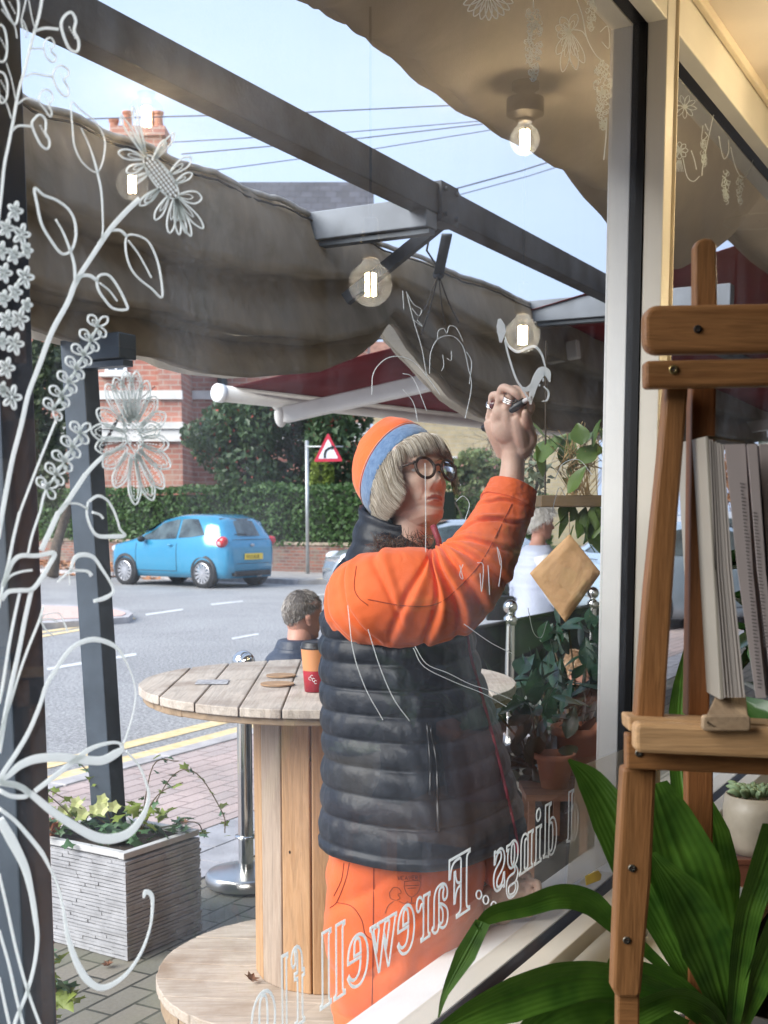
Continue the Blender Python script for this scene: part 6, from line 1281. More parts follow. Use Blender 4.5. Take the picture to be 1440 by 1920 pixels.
# rings and marker pen
pn_ = thing('paint_marker', 'dark paint marker held in the woman\'s raised fist', 'pen', at(950, 775, 2.74)); pa, pb2 = at(908, 803, 2.845), W(996, 744, .002)
m = MB(); m.tube([pa, lerp(pa, pb2, .86)], .0085, 16); m.tube([pa + (pa - pb2).normalized() * .004, pa], [.006, .0085], 16); m.build('barrel', M('pen_black', (.012, .012, .013), .3), pn_, smooth=True)
m = MB(); m.tube([lerp(pa, pb2, .86), lerp(pa, pb2, .94), pb2], [.006, .004, .0022], 12); m.build('nib', M('nib_white', (.7, .7, .7), .4), pn_, smooth=True)
silv = M('ring_silver', (.75, .74, .72), .2, 1.0, vs=60, var=.2)
def fring(label, a, b, r, n=1, stone=None):
    a, b = at(*a), at(*b); d = (b - a).normalized(); c = lerp(a, b, .5); t = thing('finger_ring', label, 'ring', c); q = d.to_track_quat('Z', 'Y').to_matrix(); m = MB()
    for k in range(n): m.tube([c + d * .0045 * (k - (n - 1) / 2) + q @ V((math.cos(u) * r, math.sin(u) * r, 0)) for u in [2 * math.pi * i / 28 for i in range(28)]], .0022, 8, closed=True)
    m.build('bands', silv, t, smooth=True)
    if stone: p = c + V((0, -r - .001, 0)); m = MB(); m.ell(p, (.0075, .004, .0095), n=10); m.build('stone', stone, t, smooth=True)
fring('wide silver ring of several bands on the woman\'s middle finger', (951, 762, 2.755), (959, 737, 2.738), .0132, 3)
fring('silver ring with a big dark red stone on the woman\'s little finger', (920, 772, 2.790), (925, 748, 2.772), .0118, 2, M('garnet', (.12, .008, .015), .1, coat=1))
# ---- simpler people
def figure(label, O, yaw, skinm, hairmm, parts, hs=1.0, hairlen=.0, hairvol=.006):
    """parts: callback building the clothes around the head origin O"""
    t = thing('person', label, 'person', V((O.x, O.y, 0))); Rz_ = Matrix.Rotation(R(yaw), 3, 'Z'); T = lambda p: O + Rz_ @ (V(p) * hs)
    b = MB(); headgrid(T, 50, 64, True, b)
    b.tube([T((0, -.02, -.05)), T((0, -.025, -.12)), T((0, -.04, -.2))], [.052, .054, .07], 20); b.tube([T((0, -.04, -.2)), T((0, -.04, -.5)), T((0, -.04, -.62))], [.1, .13, .12], 16)
    for s_ in (1, -1):
        for k in range(3): b.ell(T((s_ * (.071 + .003 * k), -.008 - .004 * k, -.012 + .008 * (k - 1))), (.007, .014, .024 - .004 * k), Rz_ @ Euler((.15, 0, s_ * -.35)).to_matrix(), n=8)
    b.build('body', [skinm, lipm], t, smooth=True)
    rr = random.Random(int(abs(O.x) * 100)); m = MB(); P = []
    for i in range(25):
        th = lerp(.02, 1.9 + hairlen, i / 24); row = []
        for j in range(48):
            a = 2 * math.pi * j / 48; cy = math.cos(a)
            lim = 1.05 + (.95 + hairlen) * (1 - cy) / 2; tt_ = th * lim / (1.9 + hairlen)
            p = V((.0735 * math.sin(tt_) * math.sin(a), -.008 + .095 * math.sin(tt_) * cy, .022 + .094 * math.cos(tt_))); k2 = 1 + hairvol * 12 + hairvol * 7 * noise.noise(V((p.x * 60, p.y * 60, p.z * 60)))
            row.append(T((p.x * k2, p.y * k2, .022 + (p.z - .022) * k2)))
        P.append(row)
    m.grid(P, wrap=True); m.build('hair', hairmm, t, smooth=True)
    mm = MB()
    for k in range(1500 if hairvol > .01 else 2600):
        i, j = rr.randrange(1, 24), rr.randrange(48); p = P[i][j]; d = (p - T((0, 0, .02))).normalized(); f = (P[min(i + 1, 24)][j] - p).normalized(); L = .012 + hairvol * 1.6; jt = (P[i][(j + 1) % 48] - p) * rr.random(); lf_ = .0 if hairvol > .01 else .004 * rr.random(); p = p + jt + f * rr.uniform(-.004, .004); mm.tube([p - d * .002, p + f * L * .5 + d * (.4 * L * hairvol * 12 + lf_), p + f * L + d * (L * .1 + lf_)], [.0011, .0009, .0004], 3, cap=False)
    mm.build('hair_strands', hairmm, t); parts(t, T, Rz_); return t
def loft(t, name, T, tab, mat, n=48, quilt=0, wr=.004, p=2.2):
    P = []; k = len(tab)
    tot = 40
    for i in range(tot + 1):
        f = i / tot * (k - 1); j = min(int(f), k - 2); q = [lerp(tab[j][c], tab[j + 1][c], f - j) for c in range(5)]; row = []
        for a_ in range(n):
            a = 2 * math.pi * a_ / n; e = 2 / p; pf_ = quilt * abs(math.sin(q[2] * math.pi / .055)) ** .5 if quilt else 0; d = pf_ + wr * noise.noise(V((math.cos(a) * 2, math.sin(a) * 2, q[2] * 12)))
            row.append(T((q[0] + (q[3] + d) * abs(math.sin(a)) ** e * (1 if math.sin(a) > 0 else -1), q[1] + (q[4] + d) * abs(math.cos(a)) ** e * (1 if math.cos(a) > 0 else -1), q[2])))
        P.append(row)
    m = MB(); m.grid(P, wrap=True, capends=True); return m.build(name, mat, t, smooth=True)
navy = M('navy_nylon', (.014, .022, .042), .5, vs=4, col2=(.028, .040, .07), bump=.3, bs=20, bd=.02)
gh = hairmat('hair_grey', (.13, .11, .095), (.26, .23, .20), (.48, .45, .42)); wh = hairmat('hair_white', (.62, .60, .56), (.75, .73, .7), (.85, .84, .82)); bl = hairmat('hair_blond', (.34, .19, .10), (.50, .32, .18), (.62, .44, .28))
skin2 = skinmat('skin_ruddy', (.52, .26, .19), (.62, .34, .26))
def man_parts(t, T, Rz_):
    loft(t, 'jacket', T, [(0, -.05, -.66, .20, .15), (0, -.05, -.5, .23, .16), (0, -.05, -.33, .245, .155), (0, -.045, -.24, .21, .14), (0, -.04, -.185, .13, .12), (0, -.03, -.15, .10, .10)], navy, quilt=.010)
    loft(t, 'jacket_collar', T, [(0, -.03, -.20, .115, .11), (0, -.03, -.15, .105, .105), (0, -.028, -.115, .092, .095), (0, -.028, -.11, .080, .085)], navy, quilt=.004)
    for s_ in (1, -1): m = MB(); m.tube(catmull([T((s_ * .19, -.05, -.26)), T((s_ * .25, -.03, -.42)), T((s_ * .22, .10, -.56)), T((s_ * .1, .25, -.55))], 6), [.075] * 4 + [.07] * 5 + [.062] * 5 + [.05] * 5, 20); m.build('jacket_sleeve', navy, t, smooth=True)
    m = MB()
    for s_ in (1, -1): m.tube(catmull([T((s_ * .1, -.05, -.72)), T((s_ * .12, .2, -.72)), T((s_ * .12, .42, -.74)), T((s_ * .12, .45, -.95)), T((s_ * .12, .43, -1.16))], 5), [.09] * 10 + [.07] * 11, 16)
    m.build('trousers', navy, t, smooth=True)
mo = at(570, 1154, 5.35)
figure('man with short grey hair and navy padded jacket seated behind the drum table', mo, -60, skin2, gh, man_parts, .93, .30, .003)
ch_ = thing('cafe_chair', 'dark cafe chair under the seated man', 'chair', (mo.x, mo.y, 0)); m = MB(); m.box((mo.x + .02, mo.y, .42), (.42, .42, .03)); m.build('seat', char_m, ch_, bevel=.005)
for sx in (-.18, .2):
    for sy in (-.18, .18): m = MB(); m.tube([(mo.x + sx, mo.y + sy, 0), (mo.x + sx, mo.y + sy, .405)], .012, 8); m.build('leg', char_m, ch_)
vestb = M('vest_paleblue', (.50, .55, .70), .55, vs=4, var=.08, bump=.2, bs=30); whites = M('sweater_white', (.72, .72, .72), .85, vs=10, var=.05)
def lady_parts(t, T, Rz_):
    loft(t, 'vest', T, [(0, -.05, -.86, .235, .20), (0, -.05, -.72, .225, .19), (0, -.06, -.5, .205, .165), (0, -.06, -.33, .20, .15), (0, -.045, -.22, .16, .12), (0, -.03, -.16, .085, .085)], vestb, quilt=.012)
    for s_, en in ((1, [(.23, .0, -.50), (.22, .14, -.68)]), (-1, [(-.27, -.06, -.5), (-.30, -.02, -.76)])):
        m = MB(); c_ = catmull([T((s_ * .17, -.05, -.24))] + [T(q) for q in en], 7); m.tube(c_, [.068 - .0022 * i for i in range(len(c_))], 20); m.build('sleeve', whites, t, smooth=True)
        m = MB(); q = T(en[-1]); m.ell(q + V((0, 0, -.04)), (.03, .025, .05), n=8)
        for k in range(4): m.tube([q + V((.012 * (k - 1.5), 0, -.07)), q + V((.013 * (k - 1.5), -.01, -.115 + .008 * abs(k - 1.5)))], [.009, .006], 8)
        m.tube([q + V((.025, 0, -.04)), q + V((.035, -.01, -.085))], [.010, .007], 8); m.build('hand', skin2, t, smooth=True)
    m = MB()
    for s_ in (1, -1): m.tube([T((s_ * .09, -.05, -.82)), T((s_ * .10, .0 + s_ * .1, -1.15)), T((s_ * .10, .02 + s_ * .18, -1.46))], [.115, .085, .06], 20)
    m.build('trousers', M('trousers_navy', (.012, .014, .022), .8), t, smooth=True)
    for s_ in (1, -1): m = MB(); m.ell(T((s_ * .10, .07 + s_ * .18, -1.50)), (.045, .12, .04), Rz_, n=8); m.build('shoe', M('shoe_black', (.02, .02, .02), .5), t, smooth=True)
figure('white haired pedestrian in a pale blue quilted vest walking past the paper diamond', at(1016, 982, 9.3), -78, skin2, wh, lady_parts, 1.0, .25, .022)
hb = at(937, 1140, 9.2); m = MB(); m.box(hb, (.2, .1, .18)); m.tube([hb + V((-.07, 0, .08)), hb + V((-.05, 0, .19)), hb + V((.05, 0, .19)), hb + V((.07, 0, .08))], .008, 6); tag(m.build('handbag', M('bag_black', (.012, .012, .014), .5), loc=hb, bevel=.02), 'small black handbag carried by the white haired pedestrian', 'handbag')
rust = M('rust_coat', (.035, .028, .028), .85, vs=5, var=.3, bump=.3)
def kid_parts(t, T, Rz_):
    loft(t, 'coat', T, [(0, -.05, -.62, .19, .16), (0, -.05, -.4, .18, .14), (0, -.05, -.25, .15, .11), (0, -.04, -.17, .09, .08), (0, -.03, -.14, .07, .07)], rust)
    for s_ in (1, -1): m = MB(); m.tube(catmull([T((s_ * .14, -.04, -.24)), T((s_ * .2, .05, -.42)), T((s_ * .1, .22, -.46))], 5), [.055] * 5 + [.045] * 6, 16); m.build('coat_sleeve', rust, t, smooth=True)
kO = at(1088, 1268, 5.6)
figure('small fair haired person sitting low beside the dark banner', kO, -120, skin2, bl, kid_parts, .92, 0, .010)
m = MB(); m.box((kO.x, kO.y, .10), (.34, .34, .2)); tag(m.build('crate_seat', tro, loc=(kO.x, kO.y, 0), bevel=.01), 'low dark box that the fair haired person sits on', 'seat')
# ================= white paint on the glass
pm = bpy.data.materials.new('white_glass_paint'); pm.use_nodes = True; n = pm.node_tree; b = n.nodes['Principled BSDF']; b.inputs['Base Color'].default_value = (.92, .94, .92, 1); b.inputs['Roughness'].default_value = .6
_trans(n, b, (.94, .96, .95), .74); _mc['white_glass_paint'] = pm
OFF = .004
def ribbon(m, path, w, n=6, closed=False, raw=False):
    pts = path if raw else catmull([V((x, y, 0)) for x, y in path], n, closed); k = len(pts); pts = [V((p[0], p[1], 0)) for p in pts]
    w = w * 1.15 if isinstance(w, (int, float)) else [q * 1.12 for q in w]
    ws = [w] * k if isinstance(w, (int, float)) else [interp([(i, q) for i, q in enumerate(w)], i / (k - 1) * (len(w) - 1)) for i in range(k)]
    A, B = [], []
    for i, p in enumerate(pts):
        t = (pts[(i + 1) % k] - pts[i - 1]) if closed else (pts[min(i + 1, k - 1)] - pts[max(i - 1, 0)]); t = t.normalized() if t.length > 1e-6 else V((1, 0, 0)); nn = V((-t.y, t.x, 0)) * ws[i] * .5
        A.append(p + nn); B.append(p - nn)
    rows = [[W(q[i].x, q[i].y, o) for q, o in ((A, OFF - .0012), (B, OFF - .0012), (B, OFF), (A, OFF))] for i in range(k)]
    if closed: rows.append(rows[0])
    m.grid(rows, wrap=True); return m
def petal(m, bx, by, ang, L, wd, w, n=5): # loop from base, image angle
    c, s = math.cos(ang), math.sin(ang); f = lambda u, v: (bx + c * u - s * v, by + s * u + c * v)
    ribbon(m, [f(0, 0), f(L * .35, -wd * .42), f(L * .75, -wd * .5), f(L, 0), f(L * .75, wd * .5), f(L * .35, wd * .42)], w, n, True)
def part(nm, m, par=None): return m.build(nm, pm, par or win1)
S = MB()
for path, wd in (([(80, -8), (73, 30), (65, 58), (55, 97), (46, 133), (36, 167), (30, 197), (23, 236), (17, 267), (8, 311), (3, 361), (-4, 420)], 5), ([(53, -5), (60, 33), (66, 55)], 1.6), ([(3, 17), (17, 36), (28, 50), (32, 72)], 1.8), ([(0, 178), (12, 194), (21, 222)], 2.2), ([(12, 118), (22, 150), (29, 185)], 1.6)): ribbon(S, path, wd)
HEARTS = [([(65, 58), (85, 53), (110, 55)], [(115, 52), (119, 33), (133, 23), (142, 38), (139, 58), (147, 75), (147, 92), (140, 97), (128, 88)], 5), ([(58, 91), (80, 91)], [(82, 85), (88, 73), (97, 72), (102, 85), (95, 95), (105, 105), (103, 115), (95, 115), (85, 103)], 3),
          ([(48, 144), (62, 138), (80, 141), (98, 144)], [(99, 142), (105, 128), (115, 123), (127, 130), (129, 140), (120, 150), (128, 165), (128, 178), (120, 180), (107, 165)], 3.4), ([(33, 195), (50, 184), (72, 190)], [(73, 188), (78, 172), (88, 168), (97, 175), (99, 187), (92, 197), (97, 210), (94, 219), (84, 205)], 3),
          ([(23, 245), (35, 236), (60, 237)], [(60, 235), (65, 222), (75, 215), (85, 224), (86, 240), (85, 248), (92, 262), (92, 275), (86, 279), (74, 268)], 4), ([], [(-4, 52), (6, 50), (12, 70), (13, 98), (7, 115), (-4, 108)], 3.5), ([], [(-4, 140), (7, 138), (14, 158), (12, 185), (0, 190)], 3.5), ([], [(4, -6), (12, 20), (28, 46), (35, 20), (30, -6)], 4), ([(50, -5), (44, 20), (40, 36)], [(40, 36), (46, 44), (52, 62), (48, 70), (43, 55)], 2)]
H = MB()
for st, o, wd in HEARTS:
    if st: ribbon(S, st, wd)
    ribbon(H, o, wd, 5, True)
    cx_, cy_ = sum(p[0] for p in o) / len(o), sum(p[1] for p in o) / len(o)
    for k in range(5):
        ribbon(H, [(cx_ + (k - 2) * 2.6, cy_ + (k - 2) * 5.0 - 2), (cx_ + (k - 2) * 2.6 + 2, cy_ + (k - 2) * 5.0 + 1)], 1.8, 2)
part('painted_heart_leaves', H)
# leaves and main stems
LF = MB()
for path, wd, cl_ in (([(134, 192), (136, 240), (140, 275), (155, 305), (180, 323), (192, 305), (197, 270), (190, 245), (175, 225), (150, 205)], 2.6, 1), ([(152, 240), (168, 275), (178, 305), (184, 330), (190, 360), (193, 420), (191, 452)], [1.6, 2.6, 4, 4, 3, 3], 0),
    ([(65, 353), (70, 385), (78, 420), (95, 450), (115, 475), (133, 470), (142, 445), (140, 415), (128, 392), (105, 375), (82, 366)], 4.6, 1), ([(104, 411), (118, 435), (130, 465), (139, 495), (141, 525)], [3, 4, 5, 5], 0),
    ([(182, 524), (190, 515), (205, 517), (220, 536), (234, 563), (238, 580), (212, 578), (195, 560), (184, 542)], 4.4, 1), ([(186, 530), (205, 545), (220, 565)], 3, 0), ([(143, 532), (152, 518), (168, 517), (184, 527)], 6, 0),
    ([(237, 445), (250, 440), (275, 450), (290, 475), (300, 510), (304, 557), (284, 541), (258, 520), (243, 498), (236, 470)], 3.6, 1), ([(240, 450), (262, 480), (284, 521)], 3, 0), ([(208, 432), (225, 432), (238, 443)], 5, 0),
    ([(262, 372), (235, 398), (205, 432), (173, 480), (143, 527), (127, 567), (97, 623), (73, 687), (53, 740), (40, 797), (23, 863), (7, 947), (-4, 1010)], [9, 9, 9, 8, 9, 9, 9, 8, 8, 8, 8, 8], 0),
    ([(5, 1100), (15, 1072), (25, 1052), (40, 1042), (70, 1042), (102, 1037), (92, 1060), (77, 1085), (60, 1105), (35, 1107), (15, 1110), (3, 1125)], 7.5, 0), ([(6, 1098), (20, 1080), (40, 1072), (61, 1069)], 4, 0),
    ([(131, 1072), (140, 1047), (155, 1040), (175, 1045), (190, 1065), (207, 1092), (212, 1110), (195, 1122), (175, 1127)], [4, 8, 8, 6, 5, 4, 8, 6], 0), ([(172, 1080), (165, 1072), (150, 1070), (130, 1072), (107, 1092)], [7, 5, 5, 2.5], 0), ([(129, 1075), (131, 1097)], 2, 0),
    ([(75, 1160), (87, 1152), (110, 1150), (120, 1167), (127, 1185)], 2.6, 0), ([(76, 1162), (95, 1160), (107, 1166)], 3, 0), ([(76, 1164), (87, 1182), (100, 1192)], 2.6, 0),
    ([(165, 940), (163, 965), (172, 992), (185, 1005), (212, 1006), (234, 1004), (225, 992), (220, 975), (212, 955), (200, 937), (183, 930), (167, 940)], [3.5, 4, 5, 7, 8, 4, 3.5, 4, 4, 5, 5], 0), ([(172, 960), (187, 965), (194, 973)], 4, 0), ([(165, 955), (147, 945), (123, 945), (112, 955)], 3.6, 0)): ribbon(LF, path, wd, 6, bool(cl_))
part('painted_leaves', LF)
for path, wd in (([(37, 960), (25, 1010), (15, 1060), (5, 1100), (-3, 1140)], 5), ([(75, 960), (60, 1005), (52, 1040)], 4), ([(110, 960), (92, 1000), (77, 1032)], 9), ([(37, 1112), (25, 1167), (15, 1222), (5, 1285), (-2, 1320)], 5), ([(59, 1107), (47, 1160), (35, 1222), (20, 1290), (10, 1340), (-2, 1412)], 7.5),
    ([(82, 1135), (75, 1160), (55, 1210), (37, 1260), (20, 1315), (5, 1360), (-3, 1390)], 4.4), ([(108, 780), (90, 825), (68, 880), (45, 940), (37, 962)], 4), ([(160, 890), (140, 920), (120, 950), (110, 962)], 8), ([(203, 848), (180, 868), (160, 890)], 7), ([(92, 905), (82, 930), (75, 962)], 4),
    ([(-2, 1638), (14, 1706), (30, 1779), (51, 1855), (76, 1925)], 5), ([(-2, 1744), (16, 1806), (30, 1868), (44, 1925)], 5), ([(-2, 1833), (16, 1914), (19, 1925)], 5)): ribbon(S, path, wd)
part('painted_stems', S)
BW = MB()
for path, wd in (([(-2, 1467), (16, 1454), (38, 1435), (68, 1423), (108, 1420), (149, 1424), (190, 1426), (217, 1413), (229, 1403), (222, 1393), (200, 1394), (168, 1405), (135, 1430), (108, 1451), (65, 1484)], [6, 9, 13, 15, 15, 15, 15, 14, 8, 5, 6, 8, 9, 9, 8]),
    ([(230, 1397), (237, 1380), (250, 1335), (254, 1297), (245, 1260), (225, 1222), (205, 1206), (175, 1199), (147, 1207), (125, 1225), (105, 1255), (87, 1285), (75, 1322), (55, 1370), (32, 1410), (15, 1435), (-3, 1464)], [4, 3, 2.2, 2.2, 2.6, 6, 8.5, 9, 8, 7, 7, 7, 7, 7.5, 8, 8, 8]),
    ([(236, 1408), (260, 1435), (273, 1465), (279, 1492), (273, 1519), (257, 1546), (236, 1565), (206, 1573), (176, 1568), (135, 1546), (95, 1519), (62, 1492), (35, 1475), (-2, 1469)], [4, 4, 4, 5, 8, 12, 15, 17, 17, 15, 14, 12, 9, 7]), ([(-2, 1468), (27, 1470), (50, 1481), (48, 1493), (22, 1493), (-2, 1482)], 8),
    ([(-2, 1516), (27, 1538), (54, 1568), (79, 1600), (93, 1627), (108, 1660), (119, 1706), (127, 1755), (141, 1798), (160, 1833), (184, 1851), (208, 1847), (238, 1825), (265, 1785), (282, 1736), (286, 1692), (282, 1676), (273, 1673), (269, 1684)], [7, 7, 8, 8, 5, 4, 5, 8, 11, 13, 12, 9, 6, 5, 4, 6, 9, 9, 3]),
    ([(-2, 1535), (22, 1576), (46, 1625), (58, 1671), (66, 1720), (70, 1760), (65, 1806), (51, 1860), (32, 1906), (26, 1925)], [16, 18, 14, 10, 9, 7, 6, 6, 6, 6])): ribbon(BW, path, wd)
part('painted_ribbon_bow', BW)
# two big daisies
r = random.Random(4); DZ = MB(); ax_ = R(53); ca, sa = math.cos(ax_), math.sin(ax_)
el = lambda t, ra=50, rb=17: (302 + ca * ra * math.cos(t) - sa * rb * math.sin(t), 332 + sa * ra * math.cos(t) + ca * rb * math.sin(t))
ribbon(DZ, [el(t) for t in [2 * math.pi * k / 20 for k in range(20)]], 3, 3, True)
for i in range(13):
    for j in range(5):
        u = (i - 6) / 6.6; v = (j - 2) / 2.6
        if u * u + v * v < .96: x, y = 302 + ca * 48 * u - sa * 17 * v, 332 + sa * 48 * u + ca * 17 * v; ribbon(DZ, [(x - 1.5, y - 2), (x + 1.6, y - .4), (x + .4, y + 2.2)], 3.4, 2)
for tx, ty, wd in ((222, 285, 17), (237, 322, 15), (240, 345, 13), (262, 385, 14), (291, 412, 14), (318, 437, 15), (336, 440, 11), (349, 437, 8), (358, 443, 12), (381, 428, 15), (378, 372, 22), (360, 325, 12), (358, 296, 18), (327, 250, 11), (248, 200, 9), (226, 217, 10), (310, 262, 9), (272, 380, 12)):
    t = min([2 * math.pi * k / 60 for k in range(60)], key=lambda t: (el(t)[0] - tx) ** 2 + (el(t)[1] - ty) ** 2); bx, by = el(t); L = math.hypot(tx - bx, ty - by); petal(DZ, bx, by, math.atan2(ty - by, tx - bx), L, wd, 3); petal(DZ, bx, by, math.atan2(ty - by, tx - bx), L * .62, wd * .4, 1.6)
part('painted_tall_daisy', DZ)
DZ = MB(); lens = [(232, 776), (238, 785), (260, 808), (268, 830), (262, 862), (252, 848), (238, 825), (232, 800)]; ribbon(DZ, lens, 2.6, 5, True)
for k in range(60):
    x, y = r.uniform(236, 264), r.uniform(790, 855)
    if abs((x - 250) - (y - 822) * .25) < 12: ribbon(DZ, [(x - 1.4, y), (x + 1.5, y + 2)], 2, 2)
for tx, ty in ((235, 696), (256, 696), (276, 714), (292, 744), (310, 776), (316, 835), (319, 876), (306, 916), (286, 938), (254, 946), (216, 914), (194, 876), (179, 840), (171, 806), (182, 768), (200, 720), (216, 708), (300, 800)):
    a = math.atan2(ty - 820, (tx - 248) * 1.7); bx, by = 249 + 12 * math.cos(a), 822 + 32 * math.sin(a); an = math.atan2(ty - by, tx - bx); L = math.hypot(tx - bx, ty - by); wd = 22 + 8 * abs(math.cos(an))
    petal(DZ, bx, by, an, L, wd, 3); petal(DZ, bx + math.cos(an) * 6, by + math.sin(an) * 6, an, L - 14, wd * .66, 1.7)
    for k in range(int(L / 6)):
        for sd_ in (-.22, .08, .32):
            u = 8 + k * 6 + r.uniform(-1, 1); 
            if u < L - 8: x, y = bx + math.cos(an) * u - math.sin(an) * wd * sd_, by + math.sin(an) * u + math.cos(an) * wd * sd_; ribbon(DZ, [(x, y), (x + math.cos(an) * 3.2, y + math.sin(an) * 3.2)], 1.8, 1)
part('painted_lace_daisy', DZ)
# little blossoms column at the left edge and flower spikes
BL = MB()
for cx_, cy_, rad in ((28, 396, 16), (12, 428, 16), (40, 440, 18), (2, 470, 15), (26, 478, 15), (8, 512, 16), (47, 520, 18), (28, 548, 15), (6, 560, 14), (12, 600, 16), (37, 598, 18), (28, 645, 18), (3, 640, 14), (12, 690, 17), (22, 745, 20), (50, 470, 12), (50, 572, 11), (4, 730, 12)):
    pts = [(cx_ + rad * (.68 + .36 * math.cos(5 * t)) * math.cos(t) * .85, cy_ + rad * (.68 + .36 * math.cos(5 * t)) * math.sin(t) * 1.1) for t in [2 * math.pi * k / 40 + cx_ for k in range(40)]]; ribbon(BL, pts, 4.4, 2, True); ribbon(BL, [(cx_ - 2.5, cy_), (cx_ + 2.5, cy_)], 5, 2)
    for k in range(5): t = 2 * math.pi * k / 5 + cx_; ribbon(BL, [(cx_ + 3 * math.cos(t), cy_ + 3 * math.sin(t)), (cx_ + rad * .5 * math.cos(t), cy_ + rad * .55 * math.sin(t))], 2, 1)
part('painted_blossom_column', BL)
SPK = MB()
for (x0, y0, x1, y1, k_) in ((183, 612, 100, 768, 7), (150, 812, 88, 915, 5)):
    for k in range(k_):
        t = k / (k_ - 1); x, y = lerp(x0, x1, t), lerp(y0, y1, t); 
        petal(SPK, x, y, -2.25 - .1 * k % .3, 26, 15, 3.4); petal(SPK, x, y, -.75 + .05 * k, 25, 13, 3.4); petal(SPK, x, y, .95, 24, 13, 3.2); petal(SPK, x - 2, y - 2, -2.2, 13, 5, 1.6)
    ribbon(SPK, [(x0, y0), ((x0 + x1) / 2 + 3, (y0 + y1) / 2), (x1, y1)], 4)
part('painted_flower_spikes', SPK)
# faint hanging garlands along the top of both windows
def cluster(m, cx_, cy_, wd, ht, w=1.5, n=70, sd_=1):
    q = random.Random(sd_)
    for _ in range(n):
        v = q.random(); hw_ = wd / 2 * math.sin(math.pi * min(.97, .12 + v * .85)) ** .7 * (1 - .35 * v); x, y = cx_ + q.uniform(-hw_, hw_), cy_ + v * ht; a = q.uniform(0, 6.3); L = 4
        ribbon(m, [(x + L * math.cos(t + a), y + L * 1.2 * math.sin(t + a)) for t in (0, 1.3, 2.6, 3.9)], w, 2)
GA = MB(); cluster(GA, 1000, 18, 34, 132, 1.5, 110, 1); cluster(GA, 1130, 115, 34, 125, 1.5, 100, 2); cluster(GA, 1108, 5, 18, 50, 1.3, 30, 3)
for a in range(9): petal(GA, 915, -12, R(20 + a * 17), 50, 12, 2)
for a, L in ((200, 35), (160, 30), (120, 60), (100, 95), (80, 90), (65, 80), (240, 40), (290, 45)): petal(GA, 1068, 60, R(a), L * .8, 15, 1.6); petal(GA, 1068, 60, R(a), L * .5, 7, 1)
for p_ in ([(1080, -5), (1092, 30), (1100, 70), (1115, 100), (1130, 115)], [(1068, 55), (1090, 58), (1100, 70)], [(1000, -4), (1000, 18)], [(1138, 220), (1136, 260), (1132, 300)], [(1125, 60), (1140, 50), (1142, 90), (1128, 78)]): ribbon(GA, p_, 1.8)
part('painted_garland', GA)
def ribbon2(*a, **k): return ribbon(*a, **k)
GB = MB(); cluster(GB, 1253, 180, 14, 85, 1.2, 55, 4); cluster(GB, 1238, 225, 12, 90, 1.2, 50, 5); cluster(GB, 1361, 320, 12, 60, 1.2, 30, 6); cluster(GB, 1320, 265, 9, 50, 1.1, 24, 7); cluster(GB, 1388, 330, 10, 50, 1.1, 24, 8)
for k in range(8): petal(GB, 1274, 282, R(k * 45), 16, 8, 1.5)
for k in range(9): petal(GB, 1284, 200, R(k * 40 + 10), 22, 7, 1.1)
for k in range(7): ribbon(GB, [(1274 + k - 3, 300), (1272 + (k - 3) * 3, 322)], 1.2, 2)
for p_ in ([(1238, 180), (1246, 150), (1258, 132)], [(1280, 295), (1288, 330), (1300, 340), (1312, 330)], [(1338, 215), (1328, 260), (1318, 310), (1316, 330)], [(1348, 255), (1352, 280), (1358, 298), (1366, 285), (1366, 262)], [(1370, 275), (1378, 310), (1390, 332), (1402, 325), (1412, 300)], [(1318, 235), (1316, 262), (1326, 255), (1322, 248)], [(1253, 160), (1253, 182)], [(1296, 282), (1302, 300), (1306, 318)], [(1322, 232), (1328, 245)]): ribbon(GB, p_, 1.7)
part('painted_garland', GB, win2)
# wet paint by the marker
FP = MB(); q = lambda x, y: (880 + x / 4.8, 560 + y / 4.8)
ribbon(FP, [q(270, 182), q(282, 240), q(288, 300), q(282, 395)], [5, 14, 15, 4]); ribbon(FP, [q(320, 340), q(350, 420), q(430, 478), q(520, 445), q(590, 432), q(650, 500), q(685, 620)], [2, 4, 5, 4, 5, 4, 2.6]); ribbon(FP, [q(318, 370), q(360, 540), q(420, 720), q(470, 800), q(550, 935)], [3, 3.4, 3.6, 4, 3])
ribbon(FP, [q(550, 955), q(565, 850), q(595, 745), q(650, 660), q(700, 670), q(724, 750)], [3, 10, 14, 17, 13, 2]); ribbon(FP, [q(480, 800), q(520, 815), q(560, 770)], [3, 9, 4]); ribbon(FP, [q(670, 790), q(712, 840), q(700, 910), q(650, 925)], [2, 3.4, 3.6, 1.6]); ribbon(FP, [q(630, 770), q(632, 790)], 3); ribbon(FP, [q(664, 715), q(666, 745)], 3)
part('fresh_paint_curls', FP)
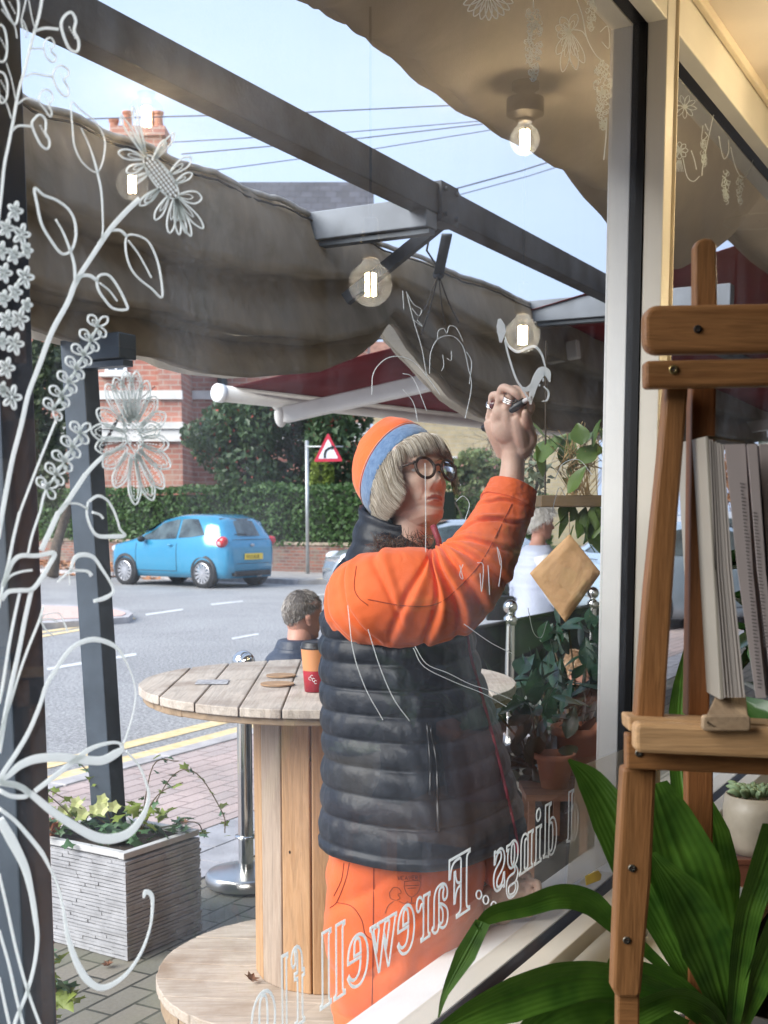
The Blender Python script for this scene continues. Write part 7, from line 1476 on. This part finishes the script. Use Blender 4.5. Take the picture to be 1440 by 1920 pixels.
# thin white lines: reflections in the glass painted on, with some sketch scribbles
SC = MB()
for p_ in ([(697, 740), (700, 700), (720, 675), (745, 668), (775, 678), (805, 712), (825, 740)], [(652, 1135), (662, 1220), (685, 1290), (718, 1350)], [(690, 1180), (712, 1250), (738, 1310), (768, 1352)], [(778, 1212), (800, 1245), (840, 1262), (880, 1282), (920, 1295), (960, 1312)], [(775, 1215), (795, 1250), (850, 1278), (905, 1300), (950, 1325)], [(797, 868), (798, 960), (798, 1035)], [(755, 700), (775, 710), (800, 770)], [(755, 730), (775, 755), (783, 790)],
    [(755, 545), (757, 580)], [(762, 547), (775, 600), (790, 650), (800, 705)], [(762, 548), (775, 570), (790, 580), (785, 592), (772, 578)], [(775, 600), (792, 612), (782, 600)], [(820, 635), (822, 620), (832, 616), (838, 625), (842, 612), (852, 612), (860, 622), (868, 640)], [(805, 700), (808, 660), (822, 635), (848, 630), (868, 650), (878, 690), (884, 725), (872, 785)], [(830, 665), (832, 685), (828, 695)], [(846, 658), (846, 675), (838, 672)], [(875, 660), (884, 680), (880, 720)],
    [(900, 1075), (903, 1110), (906, 1060), (895, 1055)], [(915, 1060), (918, 1115)], [(935, 1100), (940, 1055), (932, 1025), (938, 1060)], [(862, 1060), (868, 1085), (862, 1078), (868, 1058)], [(990, 1140), (1000, 1185), (1015, 1195), (1026, 1165)], [(1040, 900), (1055, 870), (1085, 862), (1110, 890)], [(855, 940), (868, 930), (880, 945), (872, 975)], [(1035, 960), (1048, 915), (1060, 930)], [(870, 1170), (920, 1205), (960, 1225)]): ribbon(SC, p_, 1.15, 5)
part('sketch_reflection_lines', SC)
# mirrored lettering read from the street
LT = []
def mb_(ch): return chr(0x1D400 + ord(ch) - 65) if 'A' <= ch <= 'Z' else chr(0x1D41A + ord(ch) - 97) if 'a' <= ch <= 'z' else ch
chars = [('e', 1128, 1100), ('d', 1098, 1076), ('d', 1071, 1056), ('i', 1028, 1014), ('n', 1012, 985), ('g', 984, 960), ('s', 958, 935), ('F', 891, 849), ('a', 849, 816), ('r', 814, 786), ('e', 784, 749), ('w', 749, 696), ('e', 694, 651), ('l', 649, 625), ('l', 622, 598), ('f', 569, 542), ('l', 537, 521), ('o', 512, 462)]
chars = [c for c in chars if c[1] < 1125]; chars[1] = ('d', 1057, 1031)
LM = MB()
for ch, pr, plx in chars:
    o = textmesh(mb_(ch), .185, outline=.0031); sr, sl_ = sW(pr), sW(plx); xs = [v.co.x for v in o.data.vertices]; x0, x1 = min(xs), max(xs); k = (sr - sl_) / (x1 - x0)
    LM.add([WP(sr - (v.co.x - x0) * k, .699 + v.co.y, OFF + v.co.z * .4) for v in o.data.vertices], [tuple(p.vertices) for p in o.data.polygons]); bpy.data.objects.remove(o)
for px in (926, 911, 898): ribbon(LM, [(px + 5 * math.cos(t), 1688 + (912 - px) * -.75 + 8 * math.sin(t)) for t in [2 * math.pi * k / 12 for k in range(12)]], 2.4, 2, True)
LM.build('mirrored_lettering', pm, win1)
